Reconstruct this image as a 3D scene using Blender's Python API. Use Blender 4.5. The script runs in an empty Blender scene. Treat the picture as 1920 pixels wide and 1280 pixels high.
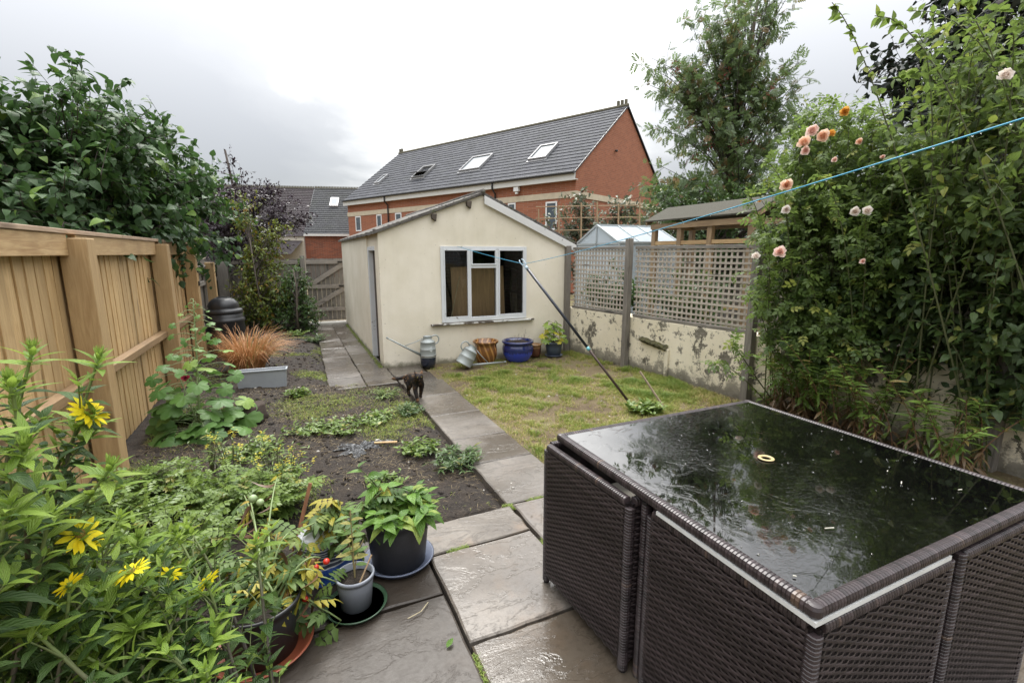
import bpy, bmesh, math, random
import numpy as np
from mathutils import Vector, Matrix, noise as mnoise

# ------------------------------------------------------------------ camera, sky, sun, exposure
scene = bpy.context.scene
COL = scene.collection
PITCH = math.atan(165 / 890); YAW = math.radians(-24.7); EYE = 1.6
cam_data = bpy.data.cameras.new("camera")
cam_data.sensor_width = 36.0; cam_data.lens = 890 / 1920 * 36
cam_data.clip_start = 0.02; cam_data.clip_end = 800
cam = bpy.data.objects.new("camera", cam_data); COL.objects.link(cam)
cam.location = (0, 0, EYE); cam.rotation_euler = (math.pi / 2 - PITCH, 0, YAW)
scene.camera = cam
scene.view_settings.view_transform = 'Standard'; scene.view_settings.look = 'None'
scene.view_settings.exposure = 1.42; scene.view_settings.gamma = 1
scene.cycles.max_bounces = 10; scene.cycles.diffuse_bounces = 6; scene.cycles.transparent_max_bounces = 12
scene.cycles.caustics_reflective = False; scene.cycles.caustics_refractive = False

SUN_EL, SUN_AZ = math.radians(58), math.radians(12)        # azimuth from +Y towards +X: high behind the clouds ahead
sd = bpy.data.lights.new("sun", 'SUN'); sd.energy = 1.2; sd.angle = math.radians(20); sd.color = (1.0, 0.97, 0.92)
sun = bpy.data.objects.new("sun", sd); COL.objects.link(sun)
sdir = Vector((math.sin(SUN_AZ) * math.cos(SUN_EL), math.cos(SUN_AZ) * math.cos(SUN_EL), math.sin(SUN_EL)))
sun.rotation_euler = sdir.to_track_quat('Z', 'Y').to_euler()

def build_world():
    w = bpy.data.worlds.new("World"); scene.world = w; w.use_nodes = True
    nt = w.node_tree; nt.nodes.clear()
    N = lambda t: nt.nodes.new(t); L = nt.links.new
    out = N('ShaderNodeOutputWorld'); mix = N('ShaderNodeMixShader'); L(mix.outputs[0], out.inputs[0])
    sky = N('ShaderNodeTexSky'); sky.sky_type = 'NISHITA'; sky.sun_disc = False
    sky.sun_elevation = SUN_EL; sky.sun_rotation = SUN_AZ
    b1 = N('ShaderNodeBackground'); b1.inputs[1].default_value = 0.1; L(sky.outputs[0], b1.inputs[0])
    tc = N('ShaderNodeTexCoord'); sep = N('ShaderNodeSeparateXYZ'); L(tc.outputs['Generated'], sep.inputs[0])
    def M(op, a, b=None, c=None, clamp=False):
        m = N('ShaderNodeMath'); m.operation = op; m.use_clamp = clamp
        for i, v in enumerate((a, b, c)):
            if v is None: continue
            if isinstance(v, (int, float)): m.inputs[i].default_value = v
            else: L(v, m.inputs[i])
        return m.outputs[0]
    z = M('MAXIMUM', sep.outputs[2], 0.0)
    zz = M('ADD', z, 0.22)
    cx = M('DIVIDE', sep.outputs[0], zz); cy = M('DIVIDE', sep.outputs[1], zz)
    cmb = N('ShaderNodeCombineXYZ'); L(cx, cmb.inputs[0]); L(cy, cmb.inputs[1]); cmb.inputs[2].default_value = 3.7
    n1 = N('ShaderNodeTexNoise'); n1.inputs['Scale'].default_value = 0.95; n1.inputs['Detail'].default_value = 6
    n1.inputs['Roughness'].default_value = 0.52; n1.inputs['Distortion'].default_value = 0.35; L(cmb.outputs[0], n1.inputs['Vector'])
    # brighter cloud where the sun stands behind it
    def lobe(d, k):
        v = N('ShaderNodeVectorMath'); v.operation = 'DOT_PRODUCT'; L(tc.outputs['Generated'], v.inputs[0])
        v.inputs[1].default_value = Vector(d).normalized()
        return M('POWER', M('MAXIMUM', v.outputs['Value'], 0.0), k)
    glow = lobe((0.42, 1.0, 0.36), 9.0)
    d = M('ADD', M('MULTIPLY', n1.outputs[0], 1.25), M('MULTIPLY', glow, 0.42))
    d = M('SUBTRACT', d, M('ADD', M('MULTIPLY', lobe((-0.36, 1.24, 0.52), 11.0), 0.30), M('MULTIPLY', lobe((1.05, 0.63, 0.42), 22.0), 0.26)))
    r = N('ShaderNodeValToRGB'); L(d, r.inputs[0])
    r.color_ramp.elements[0].position = 0.48; r.color_ramp.elements[0].color = (0.285, 0.288, 0.295, 1)
    r.color_ramp.elements[1].position = 0.98; r.color_ramp.elements[1].color = (0.86, 0.85, 0.83, 1)
    e = r.color_ramp.elements.new(0.70); e.color = (0.33, 0.332, 0.335, 1)
    e = r.color_ramp.elements.new(0.80); e.color = (0.44, 0.44, 0.437, 1)
    # an overcast sky is about three times brighter overhead than at the horizon
    gain = M('ADD', 0.55, M('MULTIPLY', M('POWER', z, 1.7), 4.4))
    b2 = N('ShaderNodeBackground'); L(r.outputs[0], b2.inputs[0]); L(gain, b2.inputs[1])
    mix.inputs[0].default_value = 0.93; L(b1.outputs[0], mix.inputs[1]); L(b2.outputs[0], mix.inputs[2])
build_world()

# real positions measured from the standpoint: s = sideways, d = ahead along the heading (metres), z = height
_c, _s = math.cos(YAW), math.sin(YAW)
def W(s, d, z=0.0): return np.array([_c * s - _s * d, _s * s + _c * d, z])
def P(px, py, d):
    """the point seen at photo pixel (px, py) at d metres ahead"""
    cp, sp = math.cos(PITCH), math.sin(PITCH)
    a, b = (px - 960) / 890, (py - 640) / 890
    f = cp - b * sp                       # ahead per unit of ray   (up axis tilts ahead by sp)
    f = cp + (-b) * sp; u = -sp + (-b) * cp
    k = d / f
    return W(a * k, d, EYE + u * k)
def G(px, py, z=0.0):
    cp, sp = math.cos(PITCH), math.sin(PITCH)
    b = (py - 640) / 890
    u = -sp - b * cp; k = (z - EYE) / u
    return W((px - 960) / 890 * k, (cp - b * sp) * k, z)

# ------------------------------------------------------------------ mesh helpers
class MB:
    def __init__(self): self.v = []; self.f = []; self.var = []; self.uv = []; self.n = 0
    def add(self, verts, faces, var=0.5, uv=None):
        verts = [tuple(map(float, p)) for p in verts]
        self.v += verts
        self.f += [tuple(i + self.n for i in f) for f in faces]
        self.var += list(var) if hasattr(var, '__len__') else [float(var)] * len(verts)
        self.uv += list(uv) if uv is not None else [(0.0, 0.0)] * len(verts)
        self.n += len(verts); return self
    def box(self, a, b, var=0.5):
        x0, y0, z0 = a; x1, y1, z1 = b
        return self.add([(x0,y0,z0),(x1,y0,z0),(x1,y1,z0),(x0,y1,z0),(x0,y0,z1),(x1,y0,z1),(x1,y1,z1),(x0,y1,z1)],
                        [(0,3,2,1),(4,5,6,7),(0,1,5,4),(1,2,6,5),(2,3,7,6),(3,0,4,7)], var)
    def bar(self, p, q, w, h, up=(0, 0, 1), var=0.5, w2=None, h2=None):
        p, q = np.array(p, float), np.array(q, float); d = q - p; d /= np.linalg.norm(d)
        u = np.array(up, float); s = np.cross(d, u); s /= np.linalg.norm(s); u = np.cross(s, d)
        w2 = w if w2 is None else w2; h2 = h if h2 is None else h2
        vs = []
        for c, ww, hh in ((p, w, h), (q, w2, h2)):
            for a, b in ((-1,-1),(1,-1),(1,1),(-1,1)): vs.append(c + s*a*ww/2 + u*b*hh/2)
        return self.add(vs, [(3,2,1,0),(4,5,6,7),(0,1,5,4),(1,2,6,5),(2,3,7,6),(3,0,4,7)], var)
    def tube(self, pts, rad, n=6, var=0.5, cap=True):
        pts = np.array(pts, float); m = len(pts)
        rad = [rad] * m if not hasattr(rad, '__len__') else rad
        t = np.gradient(pts, axis=0); t /= np.linalg.norm(t, axis=1)[:, None] + 1e-12
        ref = np.array([0, 0, 1.0]) if abs(t[0][2]) < 0.9 else np.array([1.0, 0, 0])
        vs = []; s = np.cross(t[0], ref); s /= np.linalg.norm(s)
        for i in range(m):
            s = s - t[i] * (s @ t[i]); s /= np.linalg.norm(s) + 1e-12
            u = np.cross(t[i], s)
            for k in range(n):
                a = 2 * math.pi * k / n
                vs.append(pts[i] + rad[i] * (math.cos(a) * s + math.sin(a) * u))
        fs = [(i*n+k, i*n+(k+1) % n, (i+1)*n+(k+1) % n, (i+1)*n+k) for i in range(m-1) for k in range(n)]
        if cap: fs += [tuple(range(n))[::-1], tuple((m-1)*n+k for k in range(n))]
        return self.add(vs, fs, var)
    def lathe(self, prof, c=(0, 0, 0), n=32, var=0.5, fn=None):
        """prof: (radius, height) pairs; fn(angle, radius, height) may change the radius"""
        vs = []; uv = []
        for j, (r, h) in enumerate(prof):
            for k in range(n):
                a = 2 * math.pi * k / n; rr = fn(a, r, h) if fn else r
                vs.append((c[0] + rr * math.cos(a), c[1] + rr * math.sin(a), c[2] + h)); uv.append((k / n, h))
        m = len(prof)
        fs = [(i*n+k, i*n+(k+1) % n, (i+1)*n+(k+1) % n, (i+1)*n+k) for i in range(m-1) for k in range(n)]
        if prof[0][0] > 1e-4: fs.append(tuple(range(n))[::-1])
        if prof[-1][0] > 1e-4: fs.append(tuple((m-1)*n+k for k in range(n)))
        return self.add(vs, fs, var, uv)
    def prism(self, poly, dvec, var=0.5):
        n = len(poly); d = np.array(dvec, float); a = [np.array(p, float) for p in poly]
        vs = a + [p + d for p in a]
        fs = [tuple(range(n))[::-1], tuple(range(n, 2*n))] + [(i, (i+1) % n, n+(i+1) % n, n+i) for i in range(n)]
        return self.add(vs, fs, var)
    def grid(self, fn, nu, nv, var=0.5):
        vs = [fn(i / nu, j / nv) for j in range(nv + 1) for i in range(nu + 1)]
        uv = [(i / nu, j / nv) for j in range(nv + 1) for i in range(nu + 1)]
        w = nu + 1
        return self.add(vs, [(j*w+i, j*w+i+1, (j+1)*w+i+1, (j+1)*w+i) for j in range(nv) for i in range(nu)], var, uv)

def raw_mesh(name, V, F, var, uv):
    """V (n,3); F list of tuples or an (m,k) array"""
    me = bpy.data.meshes.new(name)
    V = np.asarray(V, dtype=np.float32)
    if isinstance(F, np.ndarray):
        m, k = F.shape; loops = F.astype(np.int32).ravel(); starts = np.arange(m, dtype=np.int32) * k; tot = np.full(m, k, np.int32)
    else:
        tot = np.array([len(f) for f in F], np.int32); starts = np.concatenate(([0], np.cumsum(tot)[:-1])).astype(np.int32)
        loops = np.fromiter((i for f in F for i in f), np.int32, int(tot.sum())); m = len(F)
    me.vertices.add(len(V)); me.vertices.foreach_set("co", V.ravel())
    me.loops.add(len(loops)); me.loops.foreach_set("vertex_index", loops)
    me.polygons.add(m); me.polygons.foreach_set("loop_start", starts); me.polygons.foreach_set("loop_total", tot)
    me.update(calc_edges=True); me.validate()
    a = me.attributes.new("var", 'FLOAT', 'POINT'); a.data.foreach_set("value", np.asarray(var, np.float32))
    ul = me.uv_layers.new(name="UVMap"); ul.data.foreach_set("uv", np.asarray(uv, np.float32)[loops].ravel())
    return me

def link(name, me, mat, parent=None, smooth=False, bevel=0.0):
    o = bpy.data.objects.new(name, me); COL.objects.link(o)
    if mat is not None: me.materials.append(mat)
    me.polygons.foreach_set("use_smooth", [bool(smooth)] * len(me.polygons))
    if bevel:
        b = o.modifiers.new("bevel", 'BEVEL'); b.width = bevel; b.segments = 2; b.limit_method = 'ANGLE'; b.angle_limit = math.radians(40)
    if parent is not None:
        o.parent = parent; o.matrix_parent_inverse = Matrix.Translation(parent.get('_base', (0, 0, 0))).inverted()
    return o
def obj(name, mb, mat, parent=None, smooth=False, bevel=0.0):
    return link(name, raw_mesh(name, mb.v, mb.f, mb.var, mb.uv), mat, parent, smooth, bevel)
def tag(o, label, cat, group=None, kind=None):
    o['label'] = label; o['category'] = cat
    if group: o['group'] = group
    if kind: o['kind'] = kind
    return o
def thing(name, label, cat, loc=(0, 0, 0), group=None):
    o = bpy.data.objects.new(name, None); COL.objects.link(o); o.empty_display_size = 0.1
    o.location = [float(c) for c in loc]; o['_base'] = [float(c) for c in loc]
    return tag(o, label, cat, group)
def struct(name, mb, mat, smooth=False):
    o = obj(name, mb, mat, None, smooth); o['kind'] = 'structure'; return o
def copy_thing(root, loc, rotz, label):
    r = root.copy(); COL.objects.link(r); r.location = loc; r.rotation_euler = (0, 0, rotz); r['label'] = label
    for ch in list(root.children):
        c = ch.copy(); COL.objects.link(c); c.parent = r; c.matrix_parent_inverse = ch.matrix_parent_inverse
        for g in list(ch.children):
            d = g.copy(); COL.objects.link(d); d.parent = c; d.matrix_parent_inverse = g.matrix_parent_inverse
    return r

# ------------------------------------------------------------------ material helpers
class Mat:
    def __init__(self, name):
        self.m = bpy.data.materials.new(name); self.m.use_nodes = True
        self.nt = self.m.node_tree; self.nt.nodes.clear()
        self.out = self.nt.nodes.new('ShaderNodeOutputMaterial')
    def N(self, t, **kw):
        n = self.nt.nodes.new(t)
        for k, v in kw.items(): setattr(n, k, v)
        return n
    def set(self, sock, v):
        if isinstance(v, bpy.types.NodeSocket): self.nt.links.new(v, sock)
        elif v is not None:
            if isinstance(v, (tuple, list)) and len(v) == 3 and sock.type == 'RGBA': v = (*v, 1)
            sock.default_value = v
    def co(self, which='Object'): return self.N('ShaderNodeTexCoord').outputs[which]
    def var(self): return self.N('ShaderNodeAttribute', attribute_name='var').outputs['Fac']
    def map(self, vec, scale=(1,1,1), loc=(0,0,0), rot=(0,0,0)):
        n = self.N('ShaderNodeMapping'); self.set(n.inputs[0], vec)
        n.inputs['Location'].default_value = loc; n.inputs['Rotation'].default_value = rot; n.inputs['Scale'].default_value = scale
        return n.outputs[0]
    def vadd(self, a, b):
        n = self.N('ShaderNodeVectorMath', operation='ADD'); self.set(n.inputs[0], a); self.set(n.inputs[1], b); return n.outputs[0]
    def noise(self, scale, detail=4, vec=None, rough=0.55, dist=0.0, col=False):
        n = self.N('ShaderNodeTexNoise'); self.set(n.inputs['Vector'], vec if vec is not None else self.co())
        n.inputs['Scale'].default_value = scale; n.inputs['Detail'].default_value = detail
        n.inputs['Roughness'].default_value = rough; n.inputs['Distortion'].default_value = dist
        return n.outputs['Color' if col else 0]
    def voro(self, scale, vec=None, feature='F1', out='Distance', rnd=1.0):
        n = self.N('ShaderNodeTexVoronoi', feature=feature); self.set(n.inputs['Vector'], vec if vec is not None else self.co())
        n.inputs['Scale'].default_value = scale; n.inputs['Randomness'].default_value = rnd; return n.outputs[out]
    def wave(self, scale, vec, dist=2, detail=2, dscale=1.0, bands='X', prof='SIN'):
        n = self.N('ShaderNodeTexWave', bands_direction=bands, wave_profile=prof); self.set(n.inputs['Vector'], vec)
        n.inputs['Scale'].default_value = scale; n.inputs['Distortion'].default_value = dist
        n.inputs['Detail'].default_value = detail; n.inputs['Detail Scale'].default_value = dscale
        return n.outputs['Fac']
    def ramp(self, fac, els, interp='LINEAR'):
        n = self.N('ShaderNodeValToRGB'); self.set(n.inputs[0], fac); cr = n.color_ramp; cr.interpolation = interp
        while len(cr.elements) < len(els): cr.elements.new(0.5)
        for e, (p, c) in zip(cr.elements, els):
            e.position = p; e.color = (c, c, c, 1) if isinstance(c, (int, float)) else (*c, 1)
        return n.outputs[0]
    def mix(self, fac, a, b, mode='MIX'):
        n = self.N('ShaderNodeMixRGB', blend_type=mode); self.set(n.inputs[0], fac); self.set(n.inputs[1], a); self.set(n.inputs[2], b)
        return n.outputs[0]
    def math(self, op, a, b=None, c=None, clamp=False):
        n = self.N('ShaderNodeMath', operation=op, use_clamp=clamp); self.set(n.inputs[0], a); self.set(n.inputs[1], b); self.set(n.inputs[2], c)
        return n.outputs[0]
    def sep(self, v):
        n = self.N('ShaderNodeSeparateXYZ'); self.set(n.inputs[0], v); return n.outputs
    def comb(self, x, y, z):
        n = self.N('ShaderNodeCombineXYZ'); self.set(n.inputs[0], x); self.set(n.inputs[1], y); self.set(n.inputs[2], z); return n.outputs[0]
    def bump(self, h, strength=0.3, dist=0.01, normal=None):
        n = self.N('ShaderNodeBump'); self.set(n.inputs['Height'], h); n.inputs['Strength'].default_value = strength
        n.inputs['Distance'].default_value = dist; self.set(n.inputs['Normal'], normal); return n.outputs[0]
    def pbr(self, base, rough=0.7, normal=None, metal=0.0, spec=0.5, coat=0.0, trans=None, tcol=None, coat_rough=0.05):
        b = self.N('ShaderNodeBsdfPrincipled'); self.set(b.inputs['Base Color'], base); self.set(b.inputs['Roughness'], rough)
        self.set(b.inputs['Normal'], normal); self.set(b.inputs['Metallic'], metal); self.set(b.inputs['Specular IOR Level'], spec)
        self.set(b.inputs['Coat Weight'], coat); b.inputs['Coat Roughness'].default_value = coat_rough
        o = b.outputs[0]
        if trans:
            t = self.N('ShaderNodeBsdfTranslucent'); self.set(t.inputs[0], tcol if tcol is not None else base); self.set(t.inputs['Normal'], normal)
            mx = self.N('ShaderNodeMixShader'); mx.inputs[0].default_value = trans
            self.nt.links.new(o, mx.inputs[1]); self.nt.links.new(t.outputs[0], mx.inputs[2]); o = mx.outputs[0]
        self.nt.links.new(o, self.out.inputs[0]); return self.m

def plain(name, col, rough=0.6, metal=0.0, bump=0.0, bscale=60, varc=0.12, spec=0.5, coat=0.0):
    g = Mat(name)
    n = g.noise(bscale * 0.25, 5); c = g.mix(n, tuple(x * (1 - varc * 2) for x in col), tuple(min(1, x * (1 + varc * 2)) for x in col))
    nm = g.bump(g.noise(bscale, 4), bump, 0.005) if bump else None
    return g.pbr(c, g.math('ADD', rough - 0.08, g.math('MULTIPLY', g.noise(bscale * 0.4, 3), 0.16)), nm, metal, spec, coat)

def wood(name, light, dark, axis='Z', grey=0.0, knots=True, rough=0.65, stain=0.35, ring=9.0):
    """grain runs along axis; every board is shifted by its own var"""
    g = Mat(name); v = g.var()
    base = g.vadd(g.co(), g.comb(g.math('MULTIPLY', v, 13.7), g.math('MULTIPLY', v, 7.3), g.math('MULTIPLY', v, 29.1)))
    sc = {'X': (0.9, 11, 11), 'Y': (11, 0.9, 11), 'Z': (11, 11, 0.9)}[axis]
    grain = g.map(base, sc)
    w = g.noise(ring * 0.35, 5, grain, 0.6, 1.4)
    fine = g.noise(ring * 2.2, 4, g.map(base, tuple(s * 3.5 if s > 5 else s for s in sc)), 0.7)
    c = g.ramp(w, [(0.28, dark), (0.46, tuple((a + b) / 2 for a, b in zip(light, dark))), (0.62, light), (0.8, tuple(min(1, x * 1.12) for x in light))])
    c = g.mix(g.math('MULTIPLY', g.ramp(fine, [(0.42, 0.0), (0.7, 1.0)]), 0.25), c, tuple(x * 0.55 for x in dark), 'MIX')
    c = g.mix(g.math('MULTIPLY', g.math('ABSOLUTE', g.math('SUBTRACT', v, 0.5)), 1.2), c, tuple(x * 0.58 for x in light))
    if knots:
        kv = g.map(base, {'X': (2.2, 9, 9), 'Y': (9, 2.2, 9), 'Z': (9, 9, 2.2)}[axis])
        k = g.ramp(g.voro(0.55, kv), [(0.04, 1.0), (0.10, 0.8), (0.17, 0.0)])
        c = g.mix(g.math('MULTIPLY', k, 0.85), c, tuple(x * 0.34 for x in dark))
    st = g.ramp(g.noise(2.2, 5, g.map(base, (1, 1, 0.6))), [(0.45, 0.0), (0.72, 1.0)])
    c = g.mix(g.math('MULTIPLY', st, stain), c, tuple(x * 0.45 for x in dark))
    return g.pbr(c, g.math('ADD', rough - 0.1, g.math('MULTIPLY', w, 0.2)), g.bump(g.math('ADD', w, g.math('MULTIPLY', fine, 0.5)), 0.35, 0.004))

def leafmat(name, c_lo, c_hi, odd=None, odd_at=0.9, rough=0.42, trans=0.28, veins=True, vein_col=None, spec=0.4, vscale=16, vbump=0.35):
    """colour from every leaf's own var; veins from its UV"""
    g = Mat(name); v = g.var()
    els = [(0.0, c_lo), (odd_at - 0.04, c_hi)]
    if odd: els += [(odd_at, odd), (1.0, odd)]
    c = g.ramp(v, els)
    c = g.mix(g.math('MULTIPLY', g.noise(14, 3), 0.35), c, tuple(x * 0.6 for x in c_lo))
    nm = None
    if veins:
        uv = g.sep(g.co('UV')); a = g.math('ABSOLUTE', g.math('SUBTRACT', uv[0], 0.5))
        mid = g.ramp(a, [(0.012, 1.0), (0.04, 0.0)])
        sv = g.math('SINE', g.math('MULTIPLY', g.math('SUBTRACT', uv[1], g.math('MULTIPLY', a, 0.85)), vscale * 3.0))
        side = g.ramp(sv, [(0.80, 0.0), (0.98, 1.0)])
        c = g.mix(g.math('MULTIPLY', g.math('MAXIMUM', mid, g.math('MULTIPLY', side, 0.45)), 0.5), c, vein_col or tuple(min(1, x * 1.9 + 0.02) for x in c_hi))
        h = g.math('SUBTRACT', g.math('MULTIPLY', sv, -0.4), g.math('MULTIPLY', mid, 1.2))
        nm = g.bump(h, vbump, 0.004)
    return g.pbr(c, rough, nm, 0, spec, trans=trans, tcol=g.mix(0.5, c, tuple(min(1, x * 1.5) for x in c_hi)))

# ------------------------------------------------------------------ leaf helpers
def leaf_t(nl=4, w=0.5, peak=0.4, fold=0.22, droop=0.25, serr=0.0, stalk=0.0, sharp=1.0):
    """one leaf of unit length: rows of three points along the midrib"""
    V, UV = [], []
    for i in range(nl + 1):
        t = i / nl
        p = math.log(0.5) / math.log(peak)
        hw = w / 2 * (math.sin(math.pi * min(1, max(0, t)) ** p) ** 0.85 if 0 < t < 1 else 0)
        hw = max(hw * (1 - 0.25 * sharp * t), 0.012 if i == 0 else 0.004)
        if serr and 0 < i < nl: hw *= 1 + serr * (1 if i % 2 else -1)
        y = stalk + (1 - stalk) * t; z = -droop * t * t
        for s in (-1, 0, 1):
            V.append((s * hw, y, z + fold * hw * abs(s))); UV.append((0.5 + 0.5 * s, t))
    F = [(3*i + a, 3*i + a + 1, 3*i + a + 4, 3*i + a + 3) for i in range(nl) for a in (0, 1)]
    return np.array(V), np.array(F), np.array(UV)
def palm_t(lobes=5, r=0.5, depth=0.35, rings=2, cup=0.15, span=330, serr=0.06, n=None):
    """a round lobed leaf (hollyhock, fatsia): a fan round the stalk"""
    n = n or lobes * 6; V = [(0, 0.12, 0)]; UV = [(0.5, 0.1)]; F = []
    for k in range(1, rings + 1):
        for i in range(n + 1):
            a = math.radians(-span / 2 + span * i / n)
            ph = (i / n * lobes) % 1.0
            rr = r * (1 - depth * (1 - abs(math.sin(math.pi * ph)) ** 0.7)) * (1 + serr * (1 if i % 2 else -1) * (k == rings))
            q = k / rings
            V.append((rr * q * math.sin(a), 0.12 + rr * q * math.cos(a), -cup * q * q * r + 0.05 * r * math.cos(2 * math.pi * ph) * q)); UV.append((0.5 + 0.5 * (ph - 0.5) * q, q))
    w = n + 1
    F += [(0, 1 + i, 2 + i, 2 + i) for i in range(n)]
    for k in range(rings - 1): F += [(1 + k*w + i, 1 + (k+1)*w + i, 2 + (k+1)*w + i, 2 + k*w + i) for i in range(n)]
    return np.array(V), np.array(F), np.array(UV)
def compound(leaf, pairs=4, lsize=0.3, spread=62, length=0.85, terminal=True, droop=0.2):
    """a pinnate leaf of several leaflets, unit length"""
    V0, F0, U0 = leaf; Vs, Fs, Us = [], [], []; off = 0
    items = []
    for i in range(pairs):
        t = 0.22 + (length - 0.22) * i / max(1, pairs - 0.5)
        for s in (-1, 1): items.append((t, s * math.radians(spread)))
    if terminal: items.append((length, 0.0))
    for t, a in items:
        c, s = math.cos(a), math.sin(a)
        v = V0 * lsize
        x = v[:, 0] * c + v[:, 1] * s; y = -v[:, 0] * s + v[:, 1] * c + t
        Vs.append(np.stack([x, y, v[:, 2] - droop * y * y * 0.6 - 0.12 * abs(math.sin(a)) * np.abs(x)], 1)); Fs.append(F0 + off); Us.append(U0); off += len(V0)
    # the leaf stalk
    st = np.array([(-0.008, 0, 0), (0.008, 0, 0), (0.006, length, -droop * length**2 * 0.6), (-0.006, length, -droop * length**2 * 0.6)])
    Vs.append(st); Fs.append(np.array([(0, 1, 2, 3)]) + off); Us.append(np.full((4, 2), 0.5))
    return np.concatenate(Vs), np.concatenate(Fs), np.concatenate(Us)

def unit(a): return a / (np.linalg.norm(a, axis=-1, keepdims=True) + 1e-9)
class Leaves:
    def __init__(self): self.p, self.d, self.n, self.s, self.v = [], [], [], [], []
    def add(self, p, d, n, s, v): self.p.append(p); self.d.append(d); self.n.append(n); self.s.append(s); self.v.append(v)
    def mesh(self, name, tpl):
        V0, F0, U0 = tpl
        p, d, n = np.array(self.p), unit(np.array(self.d)), np.array(self.n); s, v = np.array(self.s), np.array(self.v)
        x = unit(np.cross(d, n)); z = np.cross(x, d)
        V = p[:, None] + s[:, None, None] * (V0[None, :, 0:1] * x[:, None] + V0[None, :, 1:2] * d[:, None] + V0[None, :, 2:3] * z[:, None])
        k, m = len(V0), len(p)
        F = (F0[None] + (np.arange(m) * k)[:, None, None]).reshape(-1, F0.shape[1])
        if (F0[:, 2] == F0[:, 3]).any():
            F = [tuple(f[:3]) if f[2] == f[3] else tuple(f) for f in F.tolist()]
        return raw_mesh(name, V.reshape(-1, 3), F, np.repeat(v, k), np.tile(U0, (m, 1)))
    def build(self, name, tpl, mat, parent=None, smooth=True): return link(name, self.mesh(name, tpl), mat, parent, smooth)

def bez(a, b, c, n=6):
    t = np.linspace(0, 1, n)[:, None]; return (1-t)**2 * np.array(a) + 2*t*(1-t) * np.array(b) + t*t * np.array(c)

def grow(rng, mb, lv, trunk, blobs, twigs=7, per=6, tlen=0.35, size=0.08, jitter=0.3, rb=0.014, droop=0.25, vlo=0.0, vhi=0.85, odd=0.04, flat=0.6, shell=0.55, inner_dark=False):
    """branches from the trunk polyline into every blob (centre, radii, count), twigs at their ends, leaves along the twigs"""
    trunk = np.array(trunk, float)
    for c, r, cnt in blobs:
        c, r = np.array(c, float), np.array(r, float)
        for _ in range(cnt):
            q = unit(rng.normal(size=3)); q *= (shell + (1 - shell) * rng.random()) if rng.random() < 0.8 else rng.random()
            e = c + q * r
            k = int(np.argmin(np.linalg.norm(trunk - (e - np.array([0, 0, 0.35 * abs(e[2] - trunk[0][2])])), axis=1)))
            s = trunk[k]; L = np.linalg.norm(e - s)
            path = bez(s, (s + e) / 2 + np.array([0, 0, 0.18 * L]) + rng.normal(size=3) * 0.06 * L, e, 6)
            mb.tube(path, np.linspace(rb, rb * 0.25, 6), 4, cap=False)
            out = unit(e - c + np.array([0, 0, 0.3]) * np.linalg.norm(r) * 0.3)
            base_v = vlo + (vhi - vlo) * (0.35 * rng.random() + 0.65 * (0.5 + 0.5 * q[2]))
            for _t in range(twigs):
                st = path[int(rng.integers(3, 6))]
                td = unit(out * 0.9 + rng.normal(size=3) * 0.75); tl = tlen * (0.5 + 0.8 * rng.random())
                te = st + td * tl - np.array([0, 0, droop * tl * 0.5])
                tw = bez(st, st + td * tl * 0.55, te, 4)
                mb.tube(tw, np.linspace(rb * 0.28, rb * 0.1, 4), 3, cap=False)
                for j in range(per):
                    f = (j + 0.6) / per; pnt = tw[0] * (1-f)**2 + 2*f*(1-f) * (st + td * tl * 0.55) + f*f * te
                    dd = td * 0.55 + rng.normal(size=3) * 0.65 - np.array([0, 0, droop])
                    nn = np.array([0, 0, flat]) + out * 0.45 + rng.normal(size=3) * jitter
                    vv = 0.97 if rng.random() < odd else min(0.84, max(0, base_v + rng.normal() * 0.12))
                    lv.add(pnt, dd, nn, size * (0.5 + 0.85 * rng.random()), vv)
# ------------------------------------------------------------------ ground, path, patio, lawn
def m_soil():
    g = Mat("soil"); n = g.noise(6, 8, None, 0.7); f = g.noise(60, 6, None, 0.7)
    c = g.ramp(n, [(0.3, (0.012, 0.009, 0.0075)), (0.5, (0.029, 0.022, 0.0175)), (0.7, (0.055, 0.042, 0.032))])
    c = g.mix(g.ramp(f, [(0.5, 0.0), (0.68, 0.7)]), c, (0.10, 0.078, 0.058))
    ash = g.math('SUBTRACT', 1.0, g.math('MULTIPLY', g.voro(1.0, g.map(g.co(), (1.9, 3.2, 1), (-0.42 * 1.9, -3.93 * 3.2, 0)), rnd=0.0), 1.9), clamp=True)
    return g.pbr(c, g.ramp(n, [(0.3, 0.55), (0.7, 0.95)]), g.bump(g.math('ADD', g.math('MULTIPLY', n, 0.5), f), 0.9, 0.03), spec=0.3)
def m_turf():
    g = Mat("turf_earth"); n = g.noise(1.6, 6, None, 0.65); f = g.noise(45, 5)
    c = g.ramp(n, [(0.35, (0.075, 0.052, 0.036)), (0.5, (0.13, 0.10, 0.058)), (0.65, (0.15, 0.145, 0.06))])
    c = g.mix(g.ramp(f, [(0.45, 0.0), (0.7, 0.6)]), c, (0.17, 0.14, 0.075))
    return g.pbr(c, 0.9, g.bump(f, 0.8, 0.03), spec=0.2)
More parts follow.
